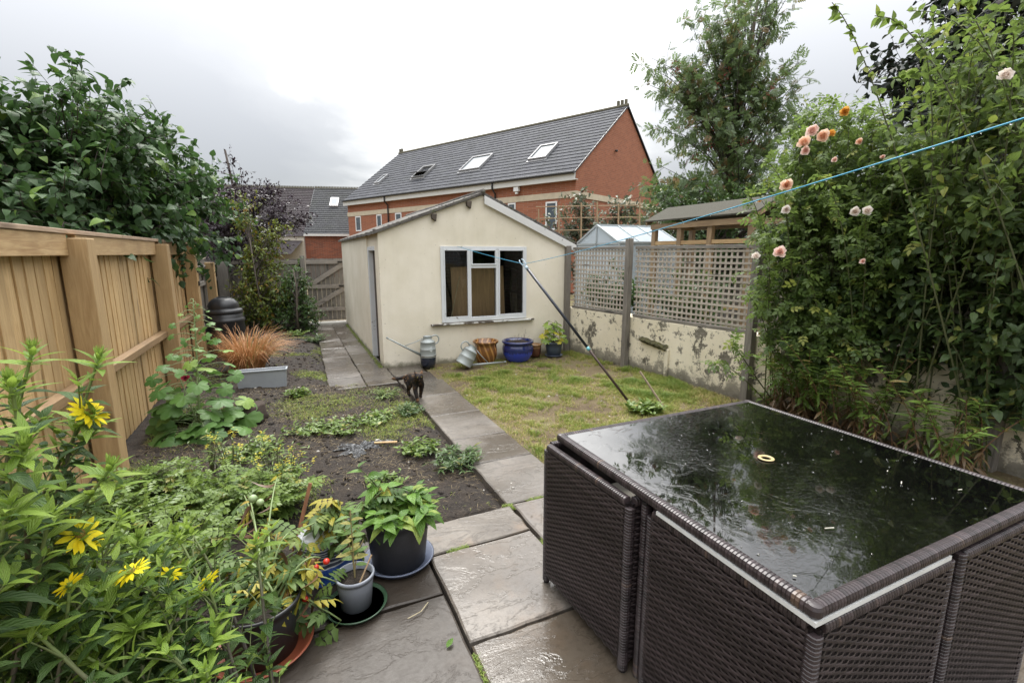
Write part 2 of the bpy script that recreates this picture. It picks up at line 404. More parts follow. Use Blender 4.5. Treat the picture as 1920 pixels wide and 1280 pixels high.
def m_stone(name, wet=0.5, tint=(0.27, 0.245, 0.22), dark=(0.13, 0.115, 0.10), hue=1.0):
    """riven sandstone, wet in patches"""
    g = Mat(name); v = g.var()
    p = g.vadd(g.co(), g.comb(g.math('MULTIPLY', v, 17.0), g.math('MULTIPLY', v, 5.0), 0.0))
    tv = g.math('FRACT', g.math('MULTIPLY', v, 7.31)); big = g.noise(1.5, 6, p, 0.6, 0.6); fine = g.noise(38, 6, p, 0.7)
    riv = g.noise(2.6, 7, g.map(p, (0.9, 1.7, 1), rot=(0, 0, 0.35)), 0.66, 0.7)
    edge = g.ramp(riv, [(0.485, 0.0), (0.5, 1.0), (0.53, 0.0)])
    step = g.ramp(riv, [(0.30, 0.0), (0.41, 0.35), (0.43, 0.55), (0.49, 0.6), (0.515, 1.0)])
    c = g.ramp(big, [(0.28, dark), (0.48, tint), (0.62, tuple(x * 1.15 for x in tint)), (0.8, (tint[0] * 1.15, tint[1] * 1.02, tint[2] * 0.78))])
    c = g.mix(g.ramp(tv, [(0.2, 0.0), (0.8, 0.6 * hue)]), c, g.mix(big, (0.20, 0.205, 0.22), (0.27, 0.22, 0.165)))
    rust = g.ramp(g.noise(2.3, 6, g.vadd(p, (1.0, 8.0, 0.0)), 0.65), [(0.52, 0.0), (0.70, 0.65 * hue)])
    c = g.mix(rust, c, (0.20, 0.125, 0.07))
    c = g.mix(g.ramp(fine, [(0.48, 0.0), (0.72, 0.6)]), c, tuple(x * 0.5 for x in dark))
    c = g.mix(g.math('MULTIPLY', edge, 0.55), c, tuple(x * 0.5 for x in dark))
    c = g.mix(g.math('MULTIPLY', v, 0.95), c, (dark[0] * 0.25, dark[1] * 0.21, dark[2] * 0.175))
    w = g.ramp(g.math('ADD', g.noise(1.1, 4, g.vadd(p, (4.0, 1.0, 0.0)), 0.5), g.math('MULTIPLY', v, 0.16)), [(0.40 - wet * 0.12, 0.0), (0.64 - wet * 0.12, 1.0)])
    w = g.math('MULTIPLY', w, g.ramp(v, [(0.5, 1.0), (0.7, 0.15)]))
    c = g.mix(g.math('MULTIPLY', w, 0.55), c, (dark[0] * 0.62, dark[1] * 0.56, dark[2] * 0.47))
    r = g.mix(w, g.math('ADD', 0.42, g.math('MULTIPLY', fine, 0.3)), g.math('ADD', 0.03, g.math('MULTIPLY', fine, 0.20)))
    h = g.math('ADD', g.math('MULTIPLY', step, 0.5), g.math('ADD', g.math('MULTIPLY', fine, 0.22), g.math('MULTIPLY', big, 0.4)))
    return g.pbr(c, r, g.bump(h, 0.36, 0.012), spec=0.5)
M_SOIL, M_TURF = m_soil(), m_turf()
M_SLAB = m_stone("wet_sandstone", 0.8, (0.165, 0.143, 0.118), (0.085, 0.07, 0.055))
M_CONC = m_stone("worn_path_concrete", 0.6, (0.145, 0.128, 0.11), (0.082, 0.072, 0.061), .25)

def fbm(x, y, o=4, s=1.0): return mnoise.fractal((x * s, y * s, 0.3), 1.0, 2.0, o)
mb = MB(); mb.add([(-150, -60, -0.06), (150, -60, -0.06), (150, 200, -0.06), (-150, 200, -0.06)], [(0, 1, 2, 3)])
struct("ground", mb, M_TURF)

def soil_h(x, y):
    h = 0.022 * fbm(x, y, 4, 2.2) + 0.012 * fbm(x + 9, y, 3, 14)
    h += 0.05 * max(0, min(1, (0.2 - x) / 0.7)) * max(0, min(1, (y - 5.2) / 1.0))
    edge = max(0, min(1, (1.13 - x) / 0.10)) if y < 6 else max(0, min(1, (0.36 - x) / 0.10))
    if y < 2.57: edge = max(0.0, min(1.0, (-0.27 - x) / 0.12 if y > 1.9 else (-0.40 - x) / 0.2)) if x < 1.2 else 0.0
    return -0.045 + edge * (0.05 + h)
mb = MB(); mb.grid(lambda u, v: (-2.6 + 3.76 * u, 0.3 + 11.9 * v, soil_h(-2.6 + 3.76 * u, 0.3 + 11.9 * v)), 116, 360)
struct("soil_bed", mb, M_SOIL, True)
def turf_h(x, y): return -0.012 + 0.018 * fbm(x, y, 3, 1.4)
mb = MB(); mb.grid(lambda u, v: (1.62 + 3.1 * u, -2.5 + 9.3 * v, turf_h(1.62 + 3.1 * u, -2.5 + 9.3 * v)), 40, 120)
struct("lawn", mb, M_TURF, True)

rng = np.random.default_rng(5)
def slab(mb, x0, x1, y0, y1, gap=0.008, z=0.012, var=None, th=0.045):
    """a riven slab with slightly wavy sides and a worn arris"""
    a, b, c, d = x0 + gap, x1 - gap, y0 + gap, y1 - gap
    n = 7; ring = []
    for (px, py, qx, qy) in ((a, c, b, c), (b, c, b, d), (b, d, a, d), (a, d, a, c)):
        for i in range(n):
            t = i / n; ring.append([px + (qx - px) * t + rng.normal() * 0.0022, py + (qy - py) * t + rng.normal() * 0.0022])
    ring = np.array(ring); m = len(ring); cen = ring.mean(0)
    inner = cen + (ring - cen) * np.maximum(0.0, 1 - 0.010 / np.maximum(0.05, np.linalg.norm(ring - cen, axis=1)))[:, None]
    tz = z + rng.normal() * 0.0025; tx, ty = rng.normal(size=2) * 0.004
    V = [(x, y, -th) for x, y in ring] + [(x, y, tz - 0.006 + tx * (x - cen[0]) + ty * (y - cen[1])) for x, y in ring] + [(x, y, tz + tx * (x - cen[0]) + ty * (y - cen[1])) for x, y in inner]
    F = [(i, (i+1) % m, m + (i+1) % m, m + i) for i in range(m)] + [(m + i, m + (i+1) % m, 2*m + (i+1) % m, 2*m + i) for i in range(m)] + [tuple(range(2*m, 3*m))]
    mb.add(V, F, rng.random() if var is None else var)
mb = MB()
slab_tone = {(0.55, 1.62): 0.1, (0.55, 2.26): 0.02, (0.55, 0.98): 0.42, (-0.25, 1.22): 0.93, (-0.25, 0.55): 0.9, (-0.25, 1.96): 0.97, (1.17, 1.9): 0.12}
for x0, x1, ys in ((-1.05, -0.25, (0.0, 0.75, 1.5)), (-0.25, 0.55, (-0.2, 0.55, 1.22, 1.96, 2.55)), (0.55, 1.17, (-0.2, 0.36, 0.98, 1.62, 2.26, 2.56)),
                   (1.17, 1.98, (-0.2, 0.5, 1.2, 1.9, 2.56)), (1.98, 2.8, (-0.6, 0.2, 1.0, 1.8, 2.56))):
    for y0, y1 in zip(ys, ys[1:]):
        slab(mb, x0, x1, y0, y1, 0.0085, var=slab_tone.get((x0, y0)))
patio = struct("patio", mb, M_SLAB)
mb = MB()
ys = (2.575, 3.22, 3.75, 4.42, 5.1, 5.75)
for y0, y1 in zip(ys, ys[1:]): slab(mb, 1.145, 1.66, y0, y1, 0.003, 0.010, rng.random() * 0.14)
slab(mb, 1.13, 1.62, 5.75, 6.22, 0.004, 0.008, 0.1); slab(mb, 1.12, 1.58, 6.22, 6.69, 0.004, 0.006, 0.16)
struct("garden_path", mb, M_CONC)
mb = MB()
ys = (5.82, 6.35, 6.95, 7.7, 8.45, 9.2, 9.95, 10.7, 11.4)
for i, (y0, y1) in enumerate(zip(ys, ys[1:])):
    slab(mb, 0.30 + 0.012 * i, 0.735, y0, y1, 0.004, 0.012, rng.random() * 0.12); slab(mb, 0.735, 1.115 - 0.012 * (i > 4), y0 + (0.13 if i else 0.0), y1 + 0.13, 0.004, 0.010, 0.06 + rng.random() * 0.16)
struct("side_path", mb, M_CONC)

# blades of grass: far too many to count
def m_blades(name, a, b, dry):
    g = Mat(name); v = g.var()
    c = g.ramp(v, [(0.0, a), (0.55, b), (0.72, dry), (1.0, tuple(min(1, x * 1.25) for x in dry))])
    return g.pbr(c, 0.5, spec=0.3, trans=0.3)
M_GRASS = m_blades("grass_blades", (0.13, 0.215, 0.035), (0.31, 0.335, 0.075), (0.50, 0.40, 0.19))
def blades(P0, h, lean, w, var, name, mat):
    n = len(P0); ang = rng.random(n) * 2 * math.pi; dx, dy = np.cos(ang), np.sin(ang)
    la = rng.random(n) * 2 * math.pi; lx, ly = np.cos(la) * lean * h, np.sin(la) * lean * h
    V = np.zeros((n, 5, 3))
    for i, (t, ww) in enumerate(((0, 1), (0, -1), (0.55, -0.8), (0.55, 0.8), (1, 0))):
        V[:, i, 0] = P0[:, 0] + lx * t * t + dx * w * ww / 2; V[:, i, 1] = P0[:, 1] + ly * t * t + dy * w * ww / 2
        V[:, i, 2] = P0[:, 2] + h * (t - 0.35 * lean * t * t)
    k = np.arange(n)[:, None] * 5
    F = [tuple(r) for r in (k + np.array([0, 1, 2, 3])).tolist()] + [tuple(r) for r in (k + np.array([3, 2, 4])).tolist()]
    return link(name, raw_mesh(name, V.reshape(-1, 3), F, np.repeat(var, 5), np.zeros((n * 5, 2))), mat)
pts, hs, vs = [], [], []
for _ in range(260000):
    x, y = 1.66 + rng.random() * 2.75, 2.58 + rng.random() * 4.0
    if y > 6.55 and x < 1.9: continue
    d = 0.5 + 0.5 * fbm(x, y, 4, 1.1) + 0.28 * fbm(x + 5, y, 3, 5) + 0.34 * fbm(x, y + 9, 2, 15)
    side = min(1, (x - 1.66) / 0.12); worn = 0.25 if (x > 3.5 and y > 4.5) or y > 6.1 else 0.0
    wall = 0.35 if (4.3 - (y - 3.4) * 0.05 - x) < 0.25 else 0
    if rng.random() > (2.2 * (d - 0.24) - worn * .8 + wall) * (0.35 + 0.65 * side): continue
    tuft = max(0, fbm(x + 20, y + 3, 2, 3.2))
    pts.append((x, y, turf_h(x, y))); hs.append((0.018 + 0.026 * rng.random() + 0.06 * tuft + wall * 0.10 * rng.random()) * (0.7 + d * 0.5))
    vs.append(min(1, max(0, 0.62 - 0.55 * (d - 0.35) + rng.normal() * 0.17 - 0.5 * tuft)))
    if len(pts) > 92000: break
o = blades(np.array(pts), np.array(hs), 0.75, 0.0042, np.array(vs), "lawn_grass", M_GRASS)
tag(o, "patchy yellow green lawn grass between the path and the peeling wall", "grass", kind='stuff')
# straw, bits of root and dead stems on the soil
pts = []
while len(pts) < 9000:
    x, y = -1.25 + rng.random() * 2.4, 1.7 + rng.random() * 4.4
    if rng.random() < 0.35 + 0.9 * fbm(x, y + 7, 3, 1.9) + (0.4 if y > 4.3 else 0): pts.append((x, y, soil_h(x, y) + 0.004))
o = blades(np.array(pts), 0.012 + 0.02 * rng.random(len(pts)), 2.6, 0.0032, 0.6 + 0.4 * rng.random(len(pts)), "dead_grass", m_blades("straw", (0.10, 0.07, 0.035), (0.16, 0.12, 0.06), (0.26, 0.20, 0.11)))
tag(o, "dry straw and dead grass scattered over the bare soil", "dead grass", kind='stuff')
pts, hs = [], []
while len(pts) < 21000:
    x, y = -1.25 + rng.random() * 2.38, 2.6 + rng.random() * 7.2
    d = fbm(x + 3, y, 4, 1.5) + (0.18 if 4.2 < y < 5.7 else -0.12) + (0.15 if x > .85 and y < 5.8 else 0)
    if rng.random() < d * 1.6: pts.append((x, y, soil_h(x, y))); hs.append(.012 + .035 * rng.random() * min(1, .3 + d))
o = blades(np.array(pts), np.array(hs), 1.1, 0.0045, 0.62 * rng.random(len(pts)), "soil_grass", M_GRASS)
tag(o, "thin sprouting grass and tiny weeds creeping over the soil bed", "grass", kind='stuff')
# clods, pebbles and lumps lying on the dug soil
def lumps(n, region, r0, r1, name, mat, hfun):
    V, F, var = [], [], []
    bm = bmesh.new(); bmesh.ops.create_icosphere(bm, subdivisions=1, radius=1); bv = np.array([v.co for v in bm.verts]); bf = np.array([[v.index for v in f.verts] for f in bm.faces]); bm.free()
    for i in range(n):
        x, y = region()
        r = r0 + (r1 - r0) * rng.random() ** 3; s = r * (0.6 + 0.8 * rng.random(3)) * (1, 1, 0.7)
        v = bv * (1 + rng.normal(size=(len(bv), 1)) * 0.16) * s + (x, y, hfun(x, y) + r * 0.15)
        F.append(bf + len(bv) * i); V.append(v); var += [rng.random()] * len(bv)
    V = np.concatenate(V); return link(name, raw_mesh(name, V, np.concatenate(F), var, np.zeros((len(V), 2))), mat, None, True)
o = lumps(5200, lambda: (-1.25 + rng.random() * 2.36 if rng.random() < 0.7 else -1.2 + rng.random() * 1.5, 1.8 + rng.random() ** 1.2 * 8.5), 0.004, 0.022, "soil_clods", M_SOIL, soil_h)
tag(o, "dark crumbly clods on the dug soil bed", "soil", kind='stuff')
g = Mat("pale_stone"); M_PEB = g.pbr(g.ramp(g.var(), [(0, (0.12, 0.11, 0.10)), (0.6, (0.3, 0.28, 0.25)), (1, (0.62, 0.6, 0.56))]), 0.7, g.bump(g.noise(80), 0.4, 0.003))
o = lumps(420, lambda: (-1.2 + rng.random() * 5.4, 2.0 + rng.random() * 5.5), 0.004, 0.017, "pebbles", M_PEB, lambda x, y: soil_h(x, y) if x < 1.13 else max(turf_h(x, y), 0.006 if x < 1.66 else -1))
tag(o, "small pale stones and shell bits scattered over soil and lawn", "pebbles", kind='stuff')
# ash of a small fire
mb = MB(); c0 = (0.40, 3.93)
def ash_pt(u, v):
    a = u * 2 * math.pi; r = v * (0.15 + 0.05 * math.sin(3 * a + 1) + 0.04 * math.sin(7 * a) + 0.02 * math.sin(17 * a))
    x, y = c0[0] + r * 1.25 * math.cos(a), c0[1] + r * 0.8 * math.sin(a)
    return (x, y, soil_h(x, y) + 0.006 + 0.022 * (1 - v) + 0.008 * mnoise.noise((x * 30, y * 30, 2)) + 0.012 * mnoise.noise((x * 70, y * 70, 5)))
mb.grid(ash_pt, 90, 24)
g = Mat("ash"); n = g.noise(30, 7, None, 0.75)
M_ASH = g.pbr(g.ramp(n, [(0.40, (0.018, 0.016, 0.015)), (0.52, (0.09, 0.092, 0.095)), (0.66, (0.36, 0.37, 0.38))]), 0.95, g.bump(n, 1, 0.03))
tag(obj("ash_heap", mb, M_ASH, None, True), "low grey heap of ash on the dark soil by the path", "ash")
# ------------------------------------------------------------------ the shed
def m_render(name, base, peel=0.0):
    """painted cement render, splashed and mossy towards its foot, flaking where peel > 0"""
    g = Mat(name); co = g.co(); z = g.sep(co)[2]
    a = g.noise(2.0, 6, None, 0.6); streak = g.noise(3, 5, g.map(co, (3.5, 3.5, 0.35)), 0.6); f = g.noise(90, 4)
    c = g.mix(g.ramp(a, [(0.35, 0.0), (0.7, 1.0)]), base, tuple(x * y for x, y in zip(base, (0.86, 0.85, 0.80))))
    c = g.mix(g.math('MULTIPLY', g.ramp(streak, [(0.5, 0.0), (0.8, 1.0)]), 0.12), c, (0.36, 0.33, 0.25))
    low = g.math('SUBTRACT', 1.0, g.math('DIVIDE', z, 0.17), clamp=True)
    moss = g.ramp(g.math('ADD', g.math('MULTIPLY', low, 0.55), g.math('MULTIPLY', g.noise(9, 6, None, 0.7), 0.62)), [(0.58, 0.0), (0.82, 1.0)])
    c = g.mix(g.math('MULTIPLY', moss, 0.8), c, (0.075, 0.07, 0.035))
    h = f; 
    spots = g.ramp(g.noise(26, 3, None, 0.5), [(0.70, 0.0), (0.74, 1.0)])
    c = g.mix(g.math('MULTIPLY', spots, 0.35 * (1 + peel)), c, (0.16, 0.14, 0.10))
    if peel:
        pn = g.noise(7.5, 9, None, 0.78, 0.1); 
        m = g.math('MAXIMUM', g.ramp(pn, [(0.548, 0.0), (0.585, 0.9)]), g.ramp(g.noise(2.7, 9, g.vadd(co, (5.0, 0.0, 1.3)), 0.74, 0.2), [(0.565, 0.0), (0.58, 1.0)]))
        lowp = g.ramp(g.math('ADD', g.math('MULTIPLY', g.math('SUBTRACT', 1.0, g.math('DIVIDE', z, 0.40), clamp=True), 0.45), g.math('MULTIPLY', g.noise(4.5, 8, None, 0.8), 0.9)), [(0.70, 0.0), (0.80, 0.85)])
        m = g.math('MAXIMUM', m, lowp)
        under = g.ramp(g.noise(18, 6, None, 0.7), [(0.35, (0.085, 0.075, 0.055)), (0.65, (0.22, 0.20, 0.165))])
        c = g.mix(m, c, under); h = g.math('SUBTRACT', g.math('MULTIPLY', f, 0.4), g.math('MULTIPLY', m, 1.2))
    return g.pbr(c, 0.82, g.bump(h, 0.35, 0.006), spec=0.25)
M_RENDER = m_render("cream_render", (0.765, 0.71, 0.60))
M_PEEL = m_render("peeling_render", (0.76, 0.69, 0.55), 1.0)
def m_flaky(name, base=(0.66, 0.68, 0.70), under=(0.13, 0.115, 0.095), amount=0.62, sc=9):
    g = Mat(name); n = g.noise(sc, 8, None, 0.75, 0.4); m = g.ramp(n, [(amount, 0.0), (amount + 0.02, 1.0)])
    c = g.mix(m, g.mix(g.noise(5, 4), base, tuple(x * 0.85 for x in base)), under)
    return g.pbr(c, 0.55, g.bump(g.math('SUBTRACT', g.noise(50), g.math('MULTIPLY', m, 1.5)), 0.4, 0.004))
M_WHITEWOOD = m_flaky("flaking_white_paint"); M_WHITEBAD = m_flaky("badly_flaking_white_paint", (0.66, 0.66, 0.65), (0.15, 0.13, 0.11), 0.64, 7)
M_DARKWOOD = wood("rotten_dark_wood", (0.10, 0.075, 0.055), (0.035, 0.028, 0.022), 'X')
M_PLY = wood("plywood", (0.58, 0.36, 0.18), (0.42, 0.25, 0.12), 'Z', knots=False, stain=0.15, ring=5)
def m_glass(name, tint=(0.9, 0.95, 0.95), refl=1.0, ior=1.5):
    g = Mat(name); fr = g.N('ShaderNodeFresnel'); fr.inputs[0].default_value = ior
    t = g.N('ShaderNodeBsdfTransparent'); t.inputs[0].default_value = (*tint, 1)
    gl = g.N('ShaderNodeBsdfGlossy'); gl.inputs['Roughness'].default_value = 0.02
    nm = g.bump(g.noise(2.5, 2), 0.05, 0.02); g.set(gl.inputs['Normal'], nm)
    mx = g.N('ShaderNodeMixShader'); g.nt.links.new(g.math('MULTIPLY', fr.outputs[0], refl, clamp=True), mx.inputs[0])
    g.nt.links.new(t.outputs[0], mx.inputs[1]); g.nt.links.new(gl.outputs[0], mx.inputs[2]); g.nt.links.new(mx.outputs[0], g.out.inputs[0]); return g.m
M_GLASS = m_glass("window_glass")
def m_sheet():
    g = Mat("mossy_roof_sheet"); n = g.noise(7, 7, None, 0.7)
    return g.pbr(g.ramp(n, [(0.35, (0.045, 0.04, 0.035)), (0.55, (0.13, 0.12, 0.11)), (0.68, (0.07, 0.085, 0.03))]), 0.9, g.bump(n, 0.8, 0.02))
M_SHEET = m_sheet()
SX0, SX1, SY, SB = 1.09, 4.06, 6.70, 11.55; APX, APZ, EZL, EZR = 2.60, 2.43, 1.875, 1.80
def ztop(x): return EZL + (APZ - EZL) * (x - SX0) / (APX - SX0) if x < APX else APZ + (EZR - APZ) * (x - APX) / (SX1 - APX)
shed = thing("shed", "cream rendered shed with a wide white window at the end of the lawn", "shed", (2.6, 9, 0))
mb = MB(); T = (0, 0.13, 0); wx0, wx1, wz0, wz1 = 1.95, 3.32, 0.60, 1.70
mb.prism([(SX0, SY, -.1), (wx0, SY, -.1), (wx0, SY, ztop(wx0)), (SX0, SY, EZL)], T)
mb.prism([(wx1, SY, -.1), (SX1, SY, -.1), (SX1, SY, EZR), (wx1, SY, ztop(wx1))], T)
mb.prism([(wx0, SY, -.1), (wx1, SY, -.1), (wx1, SY, wz0), (wx0, SY, wz0)], T)
mb.prism([(wx0, SY, wz1), (wx1, SY, wz1), (wx1, SY, ztop(wx1)), (APX, SY, APZ), (wx0, SY, ztop(wx0))], T)
dy0, dy1 = 7.02, 7.66
for a, b, z0, z1 in ((SY + .13, dy0, -.1, EZL), (dy1, SB, -.1, EZL), (dy0, dy1, 1.69, EZL)): mb.box((SX0 - 0.02 * ((a + b) / 2 > 8), a, z0), (SX0 + 0.12, b, z1))
mb.box((SX1 - 0.12, SY + .13, -.1), (SX1, SB, EZR)); mb.prism([(SX0 + .12, SB - .12, -.1), (SX1 - .12, SB - .12, -.1), (SX1 - .12, SB - .12, EZR - .03), (APX, SB - .12, APZ - .03), (SX0 + .12, SB - .12, EZL - .03)], (0, .12, 0))
obj("wall", mb, M_RENDER, shed)
mb = MB()
def roof_slab(x0, z0, x1, z1, y0, y1, th, nseg, wav=0.006):
    vs = []; n = nseg
    for j in range(n + 1):
        y = y0 + (y1 - y0) * j / n
        for (x, z) in ((x0, z0), (x1, z1)): vs += [(x, y, z + wav * math.sin(j * 2.1)), (x, y, z + th + wav * math.sin(j * 2.1) + rng.random() * wav)]
    fs = []
    for j in range(n):
        a, b = 4 * j, 4 * (j + 1); fs += [(a+1, b+1, b+3, a+3), (a, a+2, b+2, b), (a, b, b+1, a+1), (a+2, a+3, b+3, b+2)]
    fs += [(0, 1, 3, 2), (4*n, 4*n+2, 4*n+3, 4*n+1)]
    mb.add(vs, fs)
roof_slab(SX0 - 0.07, EZL - 0.022, APX, APZ + 0.008, SY - 0.05, SB + 0.1, 0.035, 30)
roof_slab(APX, APZ + 0.009, SX1 + 0.16, EZR - 0.065, SY - 0.03, SB + 0.1, 0.035, 30)
# ragged moss and slipped edges along the verge
for i in range(90):
    t = rng.random(); left = rng.random() < 0.65
    x = SX0 - 0.05 + (APX - SX0 + 0.05) * t if left else APX + (SX1 + 0.14 - APX) * t
    z = ztop(min(max(x, SX0), SX1)) + 0.03 + rng.random() * 0.015
    r = 0.012 + 0.02 * rng.random(); mb.lathe([(0, -r * .5), (r, -r * .2), (r * .8, r * .35), (0, r * .55)], (x, SY - 0.04 + rng.random() * 0.12, z), 6)
rf = obj("roof", mb, M_SHEET, shed)
mb = MB(); mb.tube([(APX, SY - 0.06, APZ + 0.05), (APX + 0.005, 9, APZ + 0.045), (APX, SB + 0.1, APZ + 0.05)], 0.035, 8); obj("ridge", mb, M_SHEET, rf, True)
mb = MB(); mb.prism([(APX + 0.02, SY - 0.055, APZ - 0.125), (SX1 + 0.14, SY - 0.055, EZR - 0.185), (SX1 + 0.14, SY - 0.055, EZR - 0.07), (APX + 0.02, SY - 0.055, APZ - 0.006)], (0, 0.022, 0))
obj("barge_board", mb, M_WHITEBAD, shed, bevel=0.004)
for x in (1.86, 2.38):
    mb = MB(); z = ztop(x) - 0.10; mb.prism([(x - .03, SY - 0.06, z + .02), (x + .03, SY - 0.06, z - .02), (x + .045, SY - 0.06, z + .085), (x - .03, SY - 0.06, z + .08)], (0, 0.058, 0))
    obj("rafter_end", mb, M_DARKWOOD, shed, bevel=0.006)
# window
win = MB(); fy0, fy1 = SY - 0.025, SY + 0.06; fw = 0.042
win.box((wx0, fy0, wz0), (wx0 + fw, fy1, wz1)); win.box((wx1 - fw, fy0, wz0), (wx1, fy1, wz1))
win.box((wx0 + fw, fy0, wz1 - fw), (wx1 - fw, fy1, wz1)); win.box((wx0 + fw, fy0 - 0.004, wz0), (wx1 - fw, fy1, wz0 + 0.06))
m1, m2 = 2.39, 2.83
for mx in (m1, m2): win.box((mx - .020, fy0 + .004, wz0 + .06), (mx + .020, fy1 - .004, wz1 - fw))
win.box((m1 + .020, fy0 + .003, 1.385), (m2 - .020, fy1 - .004, 1.43))
# opening casements sit a little proud of the frame
def sash(x0, x1, z0, z1, y, s=0.019):
    win.box((x0, y, z0), (x0 + s, y + .03, z1)); win.box((x1 - s, y, z0), (x1, y + .03, z1)); win.box((x0 + s, y, z0), (x1 - s, y + .03, z0 + s)); win.box((x0 + s, y, z1 - s), (x1 - s, y + .03, z1))
sash(wx0 + fw, m1 - .020, wz0 + .06, wz1 - fw, fy0 - .006); sash(m2 + .020, wx1 - fw, wz0 + .06, wz1 - fw, fy0 - .006); sash(m1 + .020, m2 - .020, 1.43, wz1 - fw, fy0 - .012)
w = obj("window", win, M_WHITEWOOD, shed, bevel=0.003)
for x0, x1, z0, z1 in ((wx0 + fw, m1 - .020, wz0 + .06, wz1 - fw), (m2 + .020, wx1 - fw, wz0 + .06, wz1 - fw), (m1 + .020, m2 - .020, wz0 + .06, 1.375), (m1 + .020, m2 - .020, 1.43, wz1 - fw)):
    mb = MB(); mb.add([(x0, SY + .012, z0), (x1, SY + .012, z0), (x1, SY + .012, z1), (x0, SY + .012, z1)], [(0, 1, 2, 3)]); obj("pane", mb, M_GLASS, w)
mb = MB(); mb.box((wx0 - 0.17, SY - 0.065, wz0 - 0.036), (wx1 + 0.13, SY - 0.001, wz0 - 0.014)); s_ = obj("sill", mb, m_flaky("rotted_sill", (0.6, 0.6, 0.57), (0.06, 0.045, 0.035), 0.50, 5), w, bevel=0.006)
mb = MB(); mb.box((SX0 + .06, dy0 + .05, 0.02), (SX0 + .10, dy1 - .07, 1.68)); d = obj("door", mb, M_DARKWOOD, shed)
mb = MB(); mb.box((SX0 - .012, dy1 - .075, 0.0), (SX0 + .10, dy1 - 0.001, 1.70)); mb.box((SX0 - .008, dy0 + .001, 1.64), (SX0 + .10, dy1 - .075, 1.70)); obj("door_frame", mb, M_WHITEWOOD, shed, bevel=0.003)
mb = MB(); mb.box((SX0 + .02, dy0 + .001, 0.0), (SX0 + .10, dy0 + .05, 1.64)); obj("door_jamb", mb, M_DARKWOOD, shed)
# inside
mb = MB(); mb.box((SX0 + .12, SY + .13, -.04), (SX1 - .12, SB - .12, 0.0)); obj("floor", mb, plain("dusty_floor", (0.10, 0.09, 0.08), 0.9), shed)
def m_brick(name, c1, c2, mortar, scale=1.0, rough=0.85, mort=0.012, bw=0.225, rh=0.075, rot=0.0, weather=0.35, uv=False):
    g = Mat(name); vec = g.co('UV') if uv else g.co()
    if not uv:
        s = g.sep(g.map(vec, rot=(0, 0, rot))); vec = g.comb(g.math('ADD', s[0], s[1]), s[2], 0.0)
    b = g.N('ShaderNodeTexBrick'); g.set(b.inputs['Vector'], vec)
    b.inputs['Scale'].default_value = 1.0; b.inputs['Mortar Size'].default_value = mort / 2; b.inputs['Brick Width'].default_value = bw; b.inputs['Row Height'].default_value = rh; b.inputs['Mortar Smooth'].default_value = 0.3
    for i, c in (('Color1', c1), ('Color2', c2), ('Mortar', mortar)): b.inputs[i].default_value = (*c, 1)
    c = g.mix(g.math('MULTIPLY', g.noise(0.7, 5), weather), b.outputs['Color'], tuple(x * 0.55 for x in c1))
    c = g.mix(g.math('MULTIPLY', g.noise(9, 4), 0.3), c, tuple(x * 0.7 for x in c2))
    return g.pbr(c, rough, g.bump(g.math('SUBTRACT', g.math('MULTIPLY', g.noise(30), 0.3), b.outputs['Fac']), 0.4, 0.01), spec=0.25)
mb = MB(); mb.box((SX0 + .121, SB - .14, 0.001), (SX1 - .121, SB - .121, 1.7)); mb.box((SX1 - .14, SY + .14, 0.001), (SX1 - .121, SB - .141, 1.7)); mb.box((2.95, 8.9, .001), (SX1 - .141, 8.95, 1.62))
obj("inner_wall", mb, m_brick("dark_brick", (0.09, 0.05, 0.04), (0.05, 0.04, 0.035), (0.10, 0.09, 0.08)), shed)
mb = MB(); y = 7.12
mb.prism([(2.27, y, 0.02), (3.16, y - .02, 0.02), (3.16, y + .10, 1.40), (2.27, y + .12, 1.385)], (0, 0.018, 0)); tag(obj("plywood_sheet", mb, M_PLY), "brown plywood sheet standing inside the shed behind its window", "board")
mb = MB(); mb.tube([(2.13, 6.92, 0.5), (2.36, 7.08, 1.25)], 0.008, 6); tag(obj("cane_stick", mb, plain("cane", (0.5, 0.38, 0.22), 0.6)), "thin pale cane leaning behind the shed's left window pane", "cane")
mb = MB(); mb.box((3.05, 8.2, 0.86), (3.9, 8.5, 0.885)); mb.box((3.05, 8.2, 0.40), (3.9, 8.5, 0.425))
for x in (3.06, 3.87): mb.box((x, 8.2, 0.0), (x + .03, 8.23, 1.3)); mb.box((x, 8.47, 0.0), (x + .03, 8.5, 1.3))
mb.box((3.05, 8.2, 1.3), (3.9, 8.5, 1.32)); tag(obj("storage_rack", mb, M_DARKWOOD), "dark storage rack inside the shed seen through the right pane", "rack")
for i, (x, z, h, r, col) in enumerate(((3.2, .885, .2, .05, (0.25, 0.03, 0.03)), (3.36, .885, .16, .06, (0.12, 0.16, 0.2)), (3.55, .885, .22, .045, (0.2, 0.2, 0.18)))):
    mb = MB(); mb.lathe([(r, 0), (r, h * .75), (r * .45, h * .86), (r * .45, h), (0, h)], (x, 8.33, z), 12)
    tag(obj("paint_bottle", mb, plain("bottle_plastic", col, 0.4), None, True), ("dull red bottle on the rack inside the shed", "squat slate blue bottle on the rack inside the shed", "tall grey bottle on the rack inside the shed")[i], "bottle")
